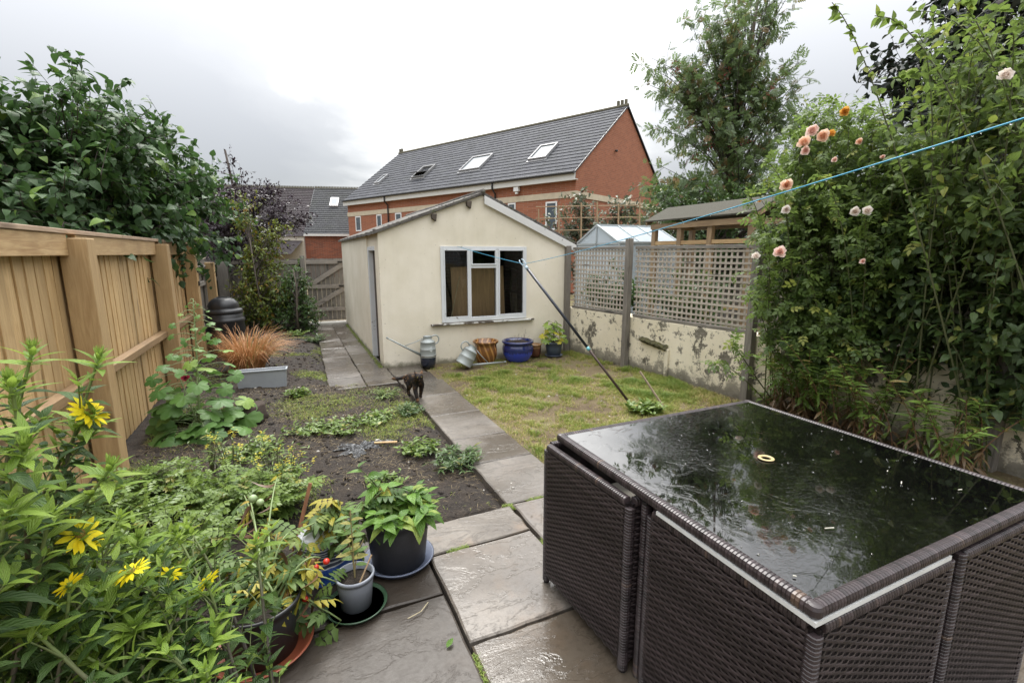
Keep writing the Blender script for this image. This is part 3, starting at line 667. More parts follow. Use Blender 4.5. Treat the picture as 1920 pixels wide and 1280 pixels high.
# ------------------------------------------------------------------ fences and gate
M_PINE = wood("new_pine", (0.66, 0.46, 0.235), (0.42, 0.255, 0.105), 'Z', stain=0.30)
M_PINE_R = wood("new_pine_rail", (0.56, 0.39, 0.20), (0.36, 0.21, 0.09), 'Y', stain=0.4)
M_PINE_P = wood("new_pine_post", (0.55, 0.38, 0.19), (0.35, 0.21, 0.09), 'Z', stain=0.25)
M_PINE_D = wood("darker_pine_rail", (0.36, 0.235, 0.12), (0.22, 0.13, 0.06), 'Y', stain=0.4)
M_CAP = wood("new_pine_cap", (0.46, 0.34, 0.24), (0.32, 0.21, 0.13), 'Y', stain=0.15)
M_GREY = wood("weathered_grey_wood", (0.26, 0.235, 0.205), (0.11, 0.098, 0.085), 'Z', stain=0.4)
M_GREYY = wood("weathered_grey_rail", (0.29, 0.265, 0.23), (0.13, 0.115, 0.10), 'Y', stain=0.4)
M_GREYX = wood("weathered_grey_brace", (0.37, 0.33, 0.29), (0.19, 0.165, 0.14), 'X', stain=0.4)
M_LATT = wood("pale_lattice_wood", (0.54, 0.48, 0.41), (0.32, 0.28, 0.23), 'Z', stain=0.3)
M_LATTY = wood("pale_lattice_rail", (0.56, 0.50, 0.43), (0.33, 0.29, 0.24), 'Y', stain=0.3)
M_IRON = plain("dark_iron", (0.05, 0.045, 0.04), 0.6, 0.6, 0.2)

fence = thing("board_fence", "new golden pine board fence with thick posts along the left side", "fence", (-1.4, 5, 0))
BX = -1.41
mb = MB(); y = 0.2; i = 0
while y < 8.22:
    w = 0.112 + rng.random() * 0.016; t = rng.normal() * 0.003; v = rng.random()
    mb.add([(BX + .006 + t, y, 0.02), (BX + .000 + t, y + w + .012, 0.02), (BX - .008 + t, y + w + .012, 0.02), (BX - .004 + t, y, 0.02),
            (BX + .006 + t, y, 1.69), (BX + .000 + t, y + w + .012, 1.69), (BX - .008 + t, y + w + .012, 1.69), (BX - .004 + t, y, 1.69)],
           [(0,3,2,1),(4,5,6,7),(0,1,5,4),(1,2,6,5),(2,3,7,6),(3,0,4,7)], v)
    y += w; i += 1
obj("board_panel", mb, M_PINE, fence)
posts = (2.02, 4.22, 6.52, 8.17)
for y in posts:
    mb = MB(); z1 = 1.70 + (0.012 if y > 8 else 0); mb.box((-1.388, y - .075, -.1), (-1.232, y + .075, z1), rng.random()); obj("post", mb, M_PINE_P, fence, bevel=0.006)
ya = [0.2] + [p + .0755 for p in posts[:-1]]; yb = [p - .0755 for p in posts]
for a, b in zip(ya, yb):
    v = rng.random()
    mb = MB(); mb.box((-1.378, a, 1.585), (-1.335, b, 1.725), v); obj("top_rail", mb, M_PINE_R, fence, bevel=0.003)
    mb = MB(); mb.prism([(-1.380, a, 0.675), (-1.325, a, 0.675), (-1.325, a, 0.735), (-1.380, a, 0.75)], (0, b - a, 0), v * .8); obj("lower_rail", mb, M_PINE_D, fence, bevel=0.003)
for a, b in ((0.2, 2.6), (2.604, 5.3), (5.304, 8.26)):
    mb = MB(); mb.box((-1.445, a, 1.727), (-1.325, b, 1.757), rng.random()); obj("capping", mb, M_CAP, fence, bevel=0.004)
for z in (1.33, 1.14): mb = MB(); mb.box((-1.232, 8.12, z), (-1.215, 8.16, z + .065)); obj("bracket", mb, M_IRON, fence, bevel=0.003)

old = thing("old_fence", "low weathered grey board fence beyond the end of the new pine fence", "fence", (-1.45, 10, 0))
mb = MB(); y = 8.28
while y < 12.0:
    w = 0.115; mb.box((-1.475 + rng.normal() * .004, y, 0.03), (-1.458 + rng.normal() * .004, y + w - .004, 1.36 + rng.normal() * .008), rng.random()); y += w
obj("board_panel", mb, M_GREY, old)
for z in (1.27, 1.05, 0.33):
    mb = MB(); mb.box((-1.457, 8.28, z), (-1.40, 11.98, z + .075), rng.random()); obj("rail", mb, M_GREYY, old, bevel=0.004)
mb = MB(); mb.box((-1.46, 8.28, 1.365), (-1.38, 11.98, 1.39), .5); obj("capping", mb, M_GREYY, old, bevel=0.004)
mb = MB(); mb.box((-1.40, 10.05, -.1), (-1.26, 10.19, 1.44), .3); o = obj("post", mb, M_PINE_P, old, bevel=0.006); o['label'] = "new golden pine post in the grey fence"
mb = MB(); mb.box((-1.40, 11.5, -.1), (-1.20, 11.7, 1.42), .8); obj("post", mb, M_GREY, old, bevel=0.006)

back = thing("back_fence", "dark grey vertical board fence left of the garden gate", "fence", (-0.6, 12, 0))
mb = MB(); x = -2.2
while x < 0.18:
    mb.box((x, 11.96 + rng.normal() * .003, 0.02), (x + .118, 11.978, 1.47 + rng.normal() * .006), rng.random()); x += .122
obj("board_panel", mb, M_GREY, back)
mb = MB(); mb.box((-2.2, 11.90, 1.36), (0.18, 11.957, 1.44), .9); obj("rail", mb, M_GREYX, back, bevel=.004)
mb = MB(); mb.box((0.19, 11.84, -.1), (0.29, 11.95, 1.55), .2); obj("post", mb, M_GREY, back, bevel=.006)
gate = thing("garden_gate", "weathered grey ledged and braced gate beside the shed's far corner", "gate", (0.7, 11.92, 0))
mb = MB(); x = 0.31
while x < 1.14:
    mb.box((x, 11.93, 0.05), (x + .095, 11.95 + rng.normal() * .002, 1.485 + rng.normal() * .004), rng.random()); x += .1
obj("board_panel", mb, M_GREY, gate)
for z in (1.36, 0.80, 0.27):
    mb = MB(); mb.box((0.31, 11.89, z), (1.14, 11.927, z + .085), rng.random()); obj("ledge", mb, M_GREYX, gate, bevel=.003)
for z0, z1 in ((.885, 1.36), (.355, .80)):
    mb = MB(); mb.bar((0.40, 11.905, z0 + .02), (1.09, 11.905, z1 - .02), 0.10, 0.032, (0, 1, 0), rng.random()); obj("brace", mb, M_GREYX, gate, bevel=.003)
mb = MB(); mb.box((0.27, 11.865, 1.135), (0.40, 11.888, 1.16)); mb.tube([(0.30, 11.86, 1.14), (0.30, 11.84, 1.11)], .008, 6); obj("latch", mb, M_IRON, gate)
for z in (.83, 1.385): mb = MB(); mb.box((0.99, 11.87, z), (1.145, 11.889, z + .04)); obj("hinge", mb, M_IRON, gate)
mb = MB(); mb.box((0.22, 11.45, -.05), (1.16, 11.75, 0.055)); tag(obj("door_step", mb, plain("white_stone", (0.62, 0.60, 0.55), 0.7, bump=.3), None, bevel=.01), "whitish stone step in front of the garden gate", "step")

# ------------------------------------------------------------------ low wall with trellis on the right
def wx(y): return 4.09 + (6.8 - y) * 0.1225
wall = thing("garden_wall", "low cream painted wall peeling to brown under the trellis", "wall", (4.3, 4, 0))
mb = MB(); n = 60
vs, fs = [], []
for i in range(n + 1):
    y = 6.69 - 8.6 * i / n; x = wx(y); h = 0.735 + 0.008 * mnoise.noise((y * 3, 0, 0))
    vs += [(x + .004 * mnoise.noise((y * 2, 1, 0)), y, -.1), (x - .004 + .006 * mnoise.noise((y * 3, 2, 0)), y, h - .012), (x + .02, y, h), (x + .19, y, h + .004), (x + .21, y, -.1)]
for i in range(n):
    a, b = 5 * i, 5 * i + 5; fs += [(a + k, a + k + 1, b + k + 1, b + k) for k in range(4)]
fs += [(0, 4, 3, 2, 1), (5*n, 5*n+1, 5*n+2, 5*n+3, 5*n+4)]
mb.add(vs, fs); obj("wall_face", mb, M_PEEL, wall)
g = Mat("moss"); nn = g.noise(30, 6); M_MOSS = g.pbr(g.ramp(nn, [(0.35, (0.03, 0.03, 0.012)), (0.55, (0.085, 0.075, 0.035)), (0.7, (0.10, 0.12, 0.03))]), 0.95, g.bump(nn, 1, .02))
mb = MB(); ya, yb = 5.08, 4.62
mb.grid(lambda u, v: (wx(ya + (yb - ya) * u) - 0.075 * math.sin(math.pi * v) * (0.75 + 0.3 * mnoise.noise((u * 9, v * 4, 0))) - .001, ya + (yb - ya) * u, 0.40 - .06 * u + 0.085 * v + 0.02 * mnoise.noise((u * 7, v * 6, 3))), 30, 8); obj("mossy_ledge", mb, M_MOSS, wall, True)
mb = MB(); mb.box((wx(4.62) - .035, 4.60, -.05), (wx(4.62) - .002, 4.66, 0.385)); obj("buttress", mb, M_PEEL, wall, bevel=.008)
trel = thing("trellis", "weathered grey square lattice trellis standing on the peeling wall", "trellis", (4.3, 4, 0.7))
tposts = (6.66, 5.33, 3.50, 1.55)
for i, y in enumerate(tposts):
    x = wx(y) - 0.055; mb = MB(); mb.box((x - .04, y - .042, -.1), (x + .038, y + .042, (1.72, 1.80, 1.74, 1.74)[i]), rng.random()); obj("post", mb, M_GREY, trel, bevel=.005)
for a, b in zip(tposts, tposts[1:]):
    y0, y1 = a - .05, b + .05; d = y1 - y0; nv = int(abs(d) / .072); nh = 13
    mb = MB(); Lx = lambda y: wx(y) + .02
    for k in range(nv + 1):
        y = y0 + d * (k + .5) / (nv + 1) + rng.normal() * .002; x = Lx(y); mb.box((x + .004, y - .012, 0.765), (x + .012, y + .012, 1.655), rng.random())
    obj("upright_slats", mb, M_LATT, trel)
    mb = MB()
    for k in range(nh):
        z = 0.80 + 0.83 * k / (nh - 1) + rng.normal() * .002; mb.bar((Lx(y0) - .001, y0, z), (Lx(y1) - .001, y1, z), .008, .024, (0, 0, 1), rng.random())
    obj("cross_slats", mb, M_LATTY, trel)
    for z, h in ((1.675, .04), (0.752, .035)): mb = MB(); mb.bar((Lx(y0) + .002, y0, z), (Lx(y1) + .002, y1, z), .045, h, (0, 0, 1), rng.random()); obj("rail", mb, M_GREYY, trel, bevel=.003)
# ------------------------------------------------------------------ houses beyond the garden
def m_tiles(name, c1, c2, bw, moss=0.35):
    g = Mat(name); uv = g.co('UV'); b = g.N('ShaderNodeTexBrick'); g.set(b.inputs['Vector'], uv)
    b.inputs['Scale'].default_value = 1.0; b.inputs['Brick Width'].default_value = bw; b.inputs['Row Height'].default_value = 0.3; b.inputs['Mortar Size'].default_value = 0.006
    for i, c in (('Color1', c1), ('Color2', c2), ('Mortar', tuple(x * .3 for x in c1))): b.inputs[i].default_value = (*c, 1)
    n = g.noise(1.3, 7, None, 0.7); c = g.mix(g.math('MULTIPLY', g.ramp(n, [(.45, 0), (.7, 1)]), moss), b.outputs['Color'], (0.03, 0.035, 0.025))
    c = g.mix(g.ramp(g.noise(22, 3), [(0.66, 0.0), (0.72, 0.55)]), c, (0.30, 0.31, 0.30))
    return g.pbr(c, 0.75, g.bump(g.math('SUBTRACT', g.noise(20), b.outputs['Fac']), 0.5, .02), spec=0.2)
M_SLATE = m_tiles("dark_slate_tiles", (0.052, 0.054, 0.064), (0.074, 0.077, 0.088), 0.33)
M_SLATE2 = m_tiles("grey_slate_tiles", (0.034, 0.035, 0.04), (0.048, 0.05, 0.054), 0.27, .5)
M_BROWNT = m_tiles("brown_pantiles", (0.032, 0.025, 0.029), (0.045, 0.035, 0.04), 0.2, .3)
M_BRICK = m_brick("orange_red_brick", (0.39, 0.15, 0.085), (0.29, 0.11, 0.065), (0.35, 0.25, 0.19), weather=.3)
M_BRICK2 = m_brick("mottled_red_brick", (0.33, 0.11, 0.06), (0.17, 0.07, 0.05), (0.30, 0.22, 0.17), weather=.3)
M_BAND = plain("cream_stone_band", (0.52, 0.45, 0.34), 0.85, bump=.2, bscale=20)
M_UPVC = plain("white_frame", (0.72, 0.73, 0.74), 0.4, varc=.04)
M_FASC = m_flaky("worn_white_fascia", (0.68, 0.68, 0.66), (0.2, 0.19, 0.18), .66, 3)
M_GUT = plain("black_gutter", (0.018, 0.018, 0.02), 0.35)
g = Mat("far_window_glass"); M_FGLASS = g.pbr((0.05, 0.07, 0.09), 0.06, g.bump(g.noise(1.5, 2), .1, .02), spec=0.8)
g = Mat("skylight_glass"); M_SKYG = g.pbr((0.10, 0.12, 0.13), 0.04, spec=1.0, coat=1.0, coat_rough=.02)

def frame_of(o, a, b):
    o, a, b = np.array(o, float), np.array(a, float), np.array(b, float); a /= np.linalg.norm(a); b /= np.linalg.norm(b)
    return lambda u, v, z: o + a * u + b * v + np.array([0, 0, z])
def tile_roof(mb, Lf, u0, u1, v0, z0, v1, z1, gauge=.29, lift=.028):
    sl = math.hypot(v1 - v0, z1 - z0); n = max(3, round(sl / gauge)); nv, nz = -(z1 - z0) / sl * np.sign(v1 - v0), abs(v1 - v0) / sl
    vs, uv, fs = [], [], []
    for i in range(n):
        a, b = i / n, (i + 1) / n
        for (t, l) in ((a, 0.0), (a, lift), (b, 0.004)):
            v, z = v0 + (v1 - v0) * t + nv * l, z0 + (z1 - z0) * t + nz * l
            for u in (u0, u1): vs.append(Lf(u, v, z)); uv.append((u, .3 * (i + (0.02 if t == a else .98))))
        k = 6 * i; fs += [(k, k + 1, k + 3, k + 2), (k + 2, k + 3, k + 5, k + 4)]
    mb.add(vs, fs, .5, uv)
def hbox(mb, Lf, u0, u1, v0, v1, z0, z1):
    p = [Lf(u, v, z) for z in (z0, z1) for u, v in ((u0, v0), (u1, v0), (u1, v1), (u0, v1))]
    mb.add(p, [(0,3,2,1),(4,5,6,7),(0,1,5,4),(1,2,6,5),(2,3,7,6),(3,0,4,7)])
def hquad(mb, pts): mb.add(pts, [tuple(range(len(pts)))])

O = (10.48, 16.75, 0); A = np.array([3.42 - 10.48, 31.43 - 16.75, 0]); A /= np.linalg.norm(A); B = np.array([A[1], -A[0], 0])
LB = frame_of(O, A, B); HL, HW, HE, HR = 16.3, 8.2, 4.85, 8.02
hb = thing("brick_house", "long orange brick house with grey slate roof and skylights behind the shed", "house", LB(8, 4, 0))
mb = MB(); hquad(mb, [LB(0, 0, 0), LB(HL, 0, 0), LB(HL, 0, HE), LB(0, 0, HE)])
hquad(mb, [LB(0, HW, 0), LB(0, 0, 0), LB(0, 0, HE), LB(0, HW / 2, HR), LB(0, HW, HE)])
hquad(mb, [LB(HL, 0, 0), LB(HL, HW, 0), LB(HL, HW, HE), LB(HL, HW / 2, HR), LB(HL, 0, HE)])
hquad(mb, [LB(HL, HW, 0), LB(0, HW, 0), LB(0, HW, HE), LB(HL, HW, HE)])
obj("wall", mb, M_BRICK, hb)
mb = MB(); sl = (HR - HE) / (HW / 2); tile_roof(mb, LB, -.06, HL + .06, -.22, HE - .22 * sl + .06, HW / 2, HR + .06); tile_roof(mb, LB, -.06, HL + .06, HW + .22, HE - .22 * sl + .06, HW / 2, HR + .06)
rf = obj("roof", mb, M_SLATE, hb)
M_RIDGE = plain("mossy_ridge_tile", (0.13, 0.12, 0.085), 0.9, bump=.3, bscale=12)
mb = MB(); mb.tube([LB(u, HW / 2, HR + .07) for u in np.linspace(-.08, HL + .08, 30)], .085, 8); obj("ridge", mb, M_RIDGE, rf)
for u in (0.05, 0.24, 0.43, HL - .05, HL - .25): mb = MB(); hbox(mb, LB, u - .06, u + .06, HW / 2 - .06, HW / 2 + .06, HR + .12, HR + .34); obj("ridge_finial", mb, M_RIDGE, rf, bevel=.02)
mb = MB()
for s in (0, 1):
    v0 = -.24 if not s else HW + .24
    p = [LB(-.07, v0, HE - .24 * sl), LB(-.07, HW / 2, HR), LB(-.07, HW / 2, HR + .075), LB(-.07, v0, HE - .24 * sl + .075)]; mb.prism(p, LB(-.02, 0, 0) - LB(0, 0, 0))
obj("verge", mb, M_GUT, rf)
mb = MB(); hbox(mb, LB, -.1, HL + .1, -.235, -.20, HE - .42, HE - .16); hbox(mb, LB, -.1, HL + .1, -.2, -.002, HE - .40, HE - .37); obj("fascia", mb, M_FASC, hb)
mb = MB(); mb.tube([LB(-.1, -.30, HE - .14), LB(HL + .1, -.30, HE - .14)], .06, 8); gt = obj("gutter", mb, M_GUT, hb)
def wall_u(px):
    r = P(px, 500, 1.0)[:2]; d = r / np.linalg.norm(r)
    m = np.array([[A[0], -d[0]], [A[1], -d[1]]]); return float(np.linalg.solve(m, -np.array(O[:2]))[0])
for px in (734, 931):
    u = wall_u(px); mb = MB(); mb.tube([LB(u, -.29, HE - .16), LB(u, -.27, HE - .42), LB(u, -.07, HE - .62), LB(u, -.07, HE - .9), LB(u, -.07, 0)], .04, 8); obj("downpipe", mb, M_GUT, hb, True)
mb = MB(); hbox(mb, LB, -.04, HL + .03, -.03, -.002, 3.80, 4.04); hbox(mb, LB, -.04, -.002, -.001, HW + .03, 3.80, 4.04); obj("stone_band", mb, M_BAND, hb)
def hwin(u, w, z0, z1):
    mb = MB(); f = .07
    for a in ((u, u + f, z0, z1), (u + w - f, u + w, z0, z1), (u + f, u + w - f, z0, z0 + f), (u + f, u + w - f, z1 - f, z1)): hbox(mb, LB, a[0], a[1], -.03, -.003, a[2], a[3])
    w_ = obj("window", mb, M_UPVC, hb, bevel=.008); mb = MB(); hquad(mb, [LB(u + f, -.012, z0 + f), LB(u + w - f, -.012, z0 + f), LB(u + w - f, -.012, z1 - f), LB(u + f, -.012, z1 - f)]); obj("pane", mb, M_FGLASS, w_)
for pl, pr, z0, z1 in ((682, 672, 2.9, 3.78), (720.5, 711, 2.9, 3.78), (757, 745.5, 2.9, 3.78), (803, 791, 2.9, 3.78), (1043, 1022, 2.55, 3.70), (967, 953, 2.6, 3.78)):
    a, b = wall_u(pl), wall_u(pr); hwin(a, b - a, z0, z1)
u = wall_u(972); mb = MB(); hbox(mb, LB, u - .13, u + .13, -.2, -.06, 4.22, 4.42); mb.tube([LB(u, -.06, 4.36), LB(u, 0, 4.36)], .03, 6); hbox(mb, LB, u - .07, u + .07, -.17, -.09, 4.12, 4.2); obj("floodlight", mb, M_UPVC, hb, bevel=.01)
mb = MB(); mb.lathe([(0, -.05), (.06, -.03), (.07, .03), (0, .06)], LB(-.09, 3.1, 6.0), 10); obj("alarm_lamp", mb, M_GUT, hb, True)
# skylights lie in the slope
nrm = np.cross(A, LB(0, HW / 2, HR - HE) - LB(0, 0, 0)); nrm /= np.linalg.norm(nrm)
if nrm[2] < 0: nrm = -nrm
SUP = (LB(0, HW / 2, HR - HE) - LB(0, 0, 0)); SUP /= np.linalg.norm(SUP)
def on_roof(px, py):
    p0 = LB(0, 0, HE + .06); q = P(px, py, 1.0) - np.array([0, 0, EYE]); k = ((p0 - np.array([0, 0, EYE])) @ nrm) / (q @ nrm); p = np.array([0, 0, EYE]) + q * k
    return float((p - p0) @ A), float((p - p0) @ SUP)
def skylight(pbr, ptl, open_=False, lab=None):
    u0, s0 = on_roof(*pbr); u1, s1 = on_roof(*ptl)
    w, h = abs(u1 - u0), abs(s1 - s0); u0, s0 = min(u0, u1) + w * .13, min(s0, s1) + h * .10; w, h = w * .74, h * .78; f = .08
    R_ = lambda u, s, l: LB(0, 0, HE + .06) + A * u + SUP * s + nrm * l
    def rb(mb, a, b, c, d, l0, l1):
        p = [R_(u, s, l) for l in (l0, l1) for u, s in ((a, c), (b, c), (b, d), (a, d))]; mb.add(p, [(0,3,2,1),(4,5,6,7),(0,1,5,4),(1,2,6,5),(2,3,7,6),(3,0,4,7)])
    mb = MB(); rb(mb, u0, u0 + f, s0, s0 + h, .01, .13); rb(mb, u0 + w - f, u0 + w, s0, s0 + h, .01, .13); rb(mb, u0 + f, u0 + w - f, s0, s0 + f, .01, .13); rb(mb, u0 + f, u0 + w - f, s0 + h - f, s0 + h, .01, .13)
    rb(mb, u0 - .06, u0 + w + .06, s0 - .12, s0 - .001, .012, .045)
    sk = obj("skylight", mb, plain("skylight_frame", (0.20, 0.20, 0.20), .5) if open_ else M_SKF, rf)
    mb = MB(); th = .42 if open_ else 0.0
    c, s = math.cos(th), math.sin(th); mid = h / 2
    def T(u, t, l=.09): t_ = t - mid; return R_(u, s0 + mid + t_ * c, l - t_ * s * 1.0)
    hquad(mb, [T(u0 + f, f), T(u0 + w - f, f), T(u0 + w - f, h - f), T(u0 + f, h - f)]); obj("pane", mb, M_SKYG, sk)
    if open_:
        mb = MB()
        for a, b, c0, d0 in ((u0 + .05, u0 + f, .05, h - .05), (u0 + w - f, u0 + w - .05, .05, h - .05), (u0 + .05, u0 + w - .05, .05, f), (u0 + .05, u0 + w - .05, h - f, h - .05)):
            p = [T(u, t, l) for l in (.08, .12) for u, t in ((a, c0), (b, c0), (b, d0), (a, d0))]; mb.add(p, [(0,3,2,1),(4,5,6,7),(0,1,5,4),(1,2,6,5),(2,3,7,6),(3,0,4,7)])
        obj("sash", mb, M_SKF, sk)
    return sk
M_SKF = plain("skylight_grey_frame", (0.24, 0.24, 0.245), .45)
skylight((1027, 301), (1013, 274)); skylight((903, 321), (886, 295)); skylight((797, 335), (795, 313), True)['label'] = "skylight with its pane tilted open"; skylight((711, 347), (722, 329))

# two older roofs further left
C0 = np.array([0.96, 34.79, 0]); CA = np.array([2.78, -.72, 0]); CA /= np.linalg.norm(CA); CB = np.array([-CA[1], CA[0], 0])
LC = frame_of(C0, CA, CB)
hg = thing("terrace_house", "red brick end house with grey slate roof left of the orange brick house", "house", LC(2, 3, 0))
mb = MB(); hquad(mb, [LC(0, 0, 0), LC(4.6, 0, 0), LC(4.6, 0, 2.85), LC(0, 0, 2.85)]); hquad(mb, [LC(0, 8, 0), LC(0, 0, 0), LC(0, 0, 2.9), LC(0, 4.2, 6.2), LC(0, 8, 2.9)]); obj("wall", mb, M_BRICK2, hg)
mb = MB(); tile_roof(mb, LC, 0.0, 4.8, -.2, 2.85, 4.2, 6.3, .24); rg = obj("roof", mb, M_SLATE2, hg)
mb = MB()
for i in range(44): hbox(mb, LC, -.0 + .11 * i, .07 + .11 * i, 4.16, 4.24, 6.3, 6.42)
hbox(mb, LC, 0, 4.8, 4.14, 4.26, 6.24, 6.32); obj("crested_ridge", mb, M_RIDGE, rg)
mb = MB(); hbox(mb, LC, 0, 4.7, -.23, -.2, 2.72, 2.86); obj("fascia", mb, M_FASC, hg)
mb = MB(); hbox(mb, LC, 1.27, 1.83, 1.9, 2.7, 4.5, 5.32)
skp = lambda u, v: LC(u, v, 2.85 + (v + .2) * 3.45 / 4.4)
def slope_box(mb, u0, u1, v0, v1, l0, l1):
    n = np.cross(CA, skp(0, 1) - skp(0, 0)); n /= np.linalg.norm(n); n = n if n[2] > 0 else -n
    p = [skp(u, v) + n * l for l in (l0, l1) for u, v in ((u0, v0), (u1, v0), (u1, v1), (u0, v1))]; mb.add(p, [(0,3,2,1),(4,5,6,7),(0,1,5,4),(1,2,6,5),(2,3,7,6),(3,0,4,7)])
mb = MB(); slope_box(mb, 1.28, 1.84, 2.3, 3.1, .01, .12); sk = obj("skylight", mb, M_UPVC, rg); mb = MB(); slope_box(mb, 1.36, 1.76, 2.4, 3.0, .121, .125); obj("pane", mb, M_SKYG, sk)
hp = thing("brown_roof_house", "house with a long brown purple tiled roof behind the plum tree", "house", LC(-6, 3, 0))
mb = MB(); tile_roof(mb, LC, -13, -0.03, -.2, 2.7, 4.2, 6.27, .2); rp = obj("roof", mb, M_BROWNT, hp)
mb = MB()
for i in range(118): hbox(mb, LC, -13 + .11 * i, -12.93 + .11 * i, 4.16, 4.24, 6.28, 6.4)
hbox(mb, LC, -13, -.03, 4.14, 4.26, 6.22, 6.3); obj("crested_ridge", mb, M_RIDGE, rp)
mb = MB(); hbox(mb, LC, -13, -.03, -.1, 0.1, 0, 2.72); obj("wall", mb, plain("cream_paint", (0.6, 0.56, 0.47), .8), hp)
mb = MB(); tile_roof(mb, LC, -6, -.1, -3.2, 1.55, -.12, 2.42, .2); obj("lean_to_roof", mb, M_BROWNT, hp)
mb = MB(); hbox(mb, LC, -2.75, -2.0, -1.6, -1.1, 2.0, 3.75); hbox(mb, LC, -2.8, -1.95, -1.65, -1.05, 3.75, 3.85); obj("chimney", mb, M_UPVC, hp, bevel=.02)
mb = MB(); mb.tube([LC(-1.75, -1.3, 2.1), LC(-1.75, -1.3, 4.1)], .05, 6); obj("flue", mb, M_UPVC, hp)

# ------------------------------------------------------------------ neighbour's greenhouse, timber frame and canes
M_ALU = plain("aluminium", (0.42, 0.46, 0.47), 0.4, 0.3)
g = Mat("polycarbonate"); b_ = g.pbr((0.72, 0.77, 0.80), 0.15, trans=0.5, spec=0.6); M_POLY = b_
gh = thing("greenhouse", "small white panelled greenhouse top showing over the trellis", "greenhouse", (6.3, 7.6, 0))
gx0, gx1, ga, gb_, gm = 5.3, 6.7, 6.98, 8.38, 7.68
mb = MB()
mb.prism([(gx0, ga, 0), (gx0, gb_, 0), (gx0, gb_, 1.78), (gx0, gm, 2.11), (gx0, ga, 1.78)], (0.006, 0, 0))
mb.prism([(gx1, ga, 0), (gx1, gb_, 0), (gx1, gb_, 1.78), (gx1, gm, 2.11), (gx1, ga, 1.78)], (-0.006, 0, 0))
for y0, y1 in ((ga, gm), (gb_, gm)): mb.prism([(gx0, y0, 1.78), (gx1, y0, 1.78), (gx1, y1, 2.11), (gx0, y1, 2.11)], (0, 0, .006))
mb.box((gx0, ga, 0), (gx1, ga + .006, 1.78)); mb.box((gx0, gb_, 0), (gx1, gb_ + .006, 1.78)); obj("panels", mb, M_POLY, gh)
mb = MB()
for x in (gx0 - .006, gx1 + .006):
    mb.bar((x, ga, 1.785), (x, gm, 2.12), .03, .035); mb.bar((x, gb_, 1.785), (x, gm, 2.12), .03, .035); mb.bar((x, gm, 0), (x, gm, 2.10), .025, .03, (0, 1, 0))
    for y in (ga, gb_): mb.bar((x, y, 0), (x, y, 1.78), .03, .03, (0, 1, 0))
    mb.bar((x, ga, 1.775), (x, gb_, 1.775), .025, .03)
for y, z in ((ga - .01, 1.79), (gb_ + .01, 1.79), (gm, 2.125)): mb.bar((gx0, y, z), (gx1, y, z), .035, .035)
for x in np.linspace(gx0, gx1, 4)[1:-1]: mb.bar((x, ga, 1.795), (x, gm, 2.125), .025, .02)
obj("frame", mb, M_ALU, gh)
M_FRAMEW = wood("frame_timber", (0.36, 0.25, 0.14), (0.2, 0.125, 0.065), 'Z', stain=.3)
g = Mat("roofing_felt"); nn = g.noise(90, 3); M_FELT = g.pbr(g.mix(nn, (0.03, 0.028, 0.021), (0.075, 0.07, 0.05)), .95, g.bump(nn, .5, .005))
tf = thing("timber_playhouse", "open timber frame with a felted roof behind the trellis", "playhouse", (6.2, 5.7, 0))
fx0, fx1, fy0, fy1 = 5.7, 6.55, 4.65, 6.62
for y in (fy0, 5.36, 5.98, fy1 - .04):
    mb = MB(); mb.box((fx0, y - .045, 0), (fx0 + .07, y + .045, 2.02), rng.random()); obj("post", mb, M_FRAMEW, tf)
for y in (fy0, fy1 - .04):
    mb = MB(); mb.box((fx1, y - .045, 0), (fx1 + .07, y + .045, 2.02), rng.random()); obj("post", mb, M_FRAMEW, tf)
mb = MB(); mb.box((fx0 - .03, fy0 - .05, 2.0), (fx0 + .06, fy1, 2.085), .4); mb.box((fx1, fy0 - .05, 2.0), (fx1 + .07, fy1, 2.085), .4); mb.box((fx0 + .06, fy0 - .05, 2.0), (fx1, fy0 + .02, 2.08), .7); mb.box((fx0 + .06, fy1 - .08, 2.0), (fx1, fy1, 2.08), .7); obj("top_beam", mb, wood("frame_beam", (0.36, 0.25, 0.14), (0.2, 0.125, 0.065), 'Y', stain=.3), tf)
mb = MB(); mb.box((fx0 + .01, fy0, 1.74), (fx0 + .06, fy1 - .04, 1.80), .6); mb.box((fx0 + .06, fy0, .8), (fx0 + .08, fy1 - .04, .86), .6); obj("mid_rail", mb, M_PINE_R, tf)
mb = MB(); xm = (fx0 + fx1) / 2
mb.prism([(fx0 - .07, fy0 - .12, 2.125), (xm, fy0 - .12, 2.37), (xm, fy1 + .12, 2.37), (fx0 - .07, fy1 + .12, 2.125)], (0, 0, .022)); mb.prism([(fx1 + .2, fy0 - .12, 2.09), (xm, fy0 - .12, 2.37), (xm, fy1 + .12, 2.37), (fx1 + .2, fy1 + .12, 2.09)], (0, 0, .022)); obj("roof", mb, M_FELT, tf)
for y in (fy0 - .10, fy1 + .08):
    for xa in (fx0 - .06, fx1 + .19): mb = MB(); mb.bar((xa, y, 2.095), (xm, y, 2.34), .03, .06); obj("rafter", mb, M_FRAMEW, tf)
# fence on the far side of the neighbour's plot, so that no view runs out to the horizon between the trees
nf = thing("far_board_fence", "dark board fence far behind the greenhouse and playhouse", "fence", (9, 8, 0))
mb = MB(); p0, p1 = np.array([9.4, 2.0]), np.array([9.9, 14.0])
for i in range(90):
    q = p0 + (p1 - p0) * i / 90; q2 = p0 + (p1 - p0) * (i + .94) / 90; mb.bar((*q, .85), (*q2, .85), .02, 1.7, (0, 0, 1), rng.random())
obj("board_panel", mb, M_GREY, nf)
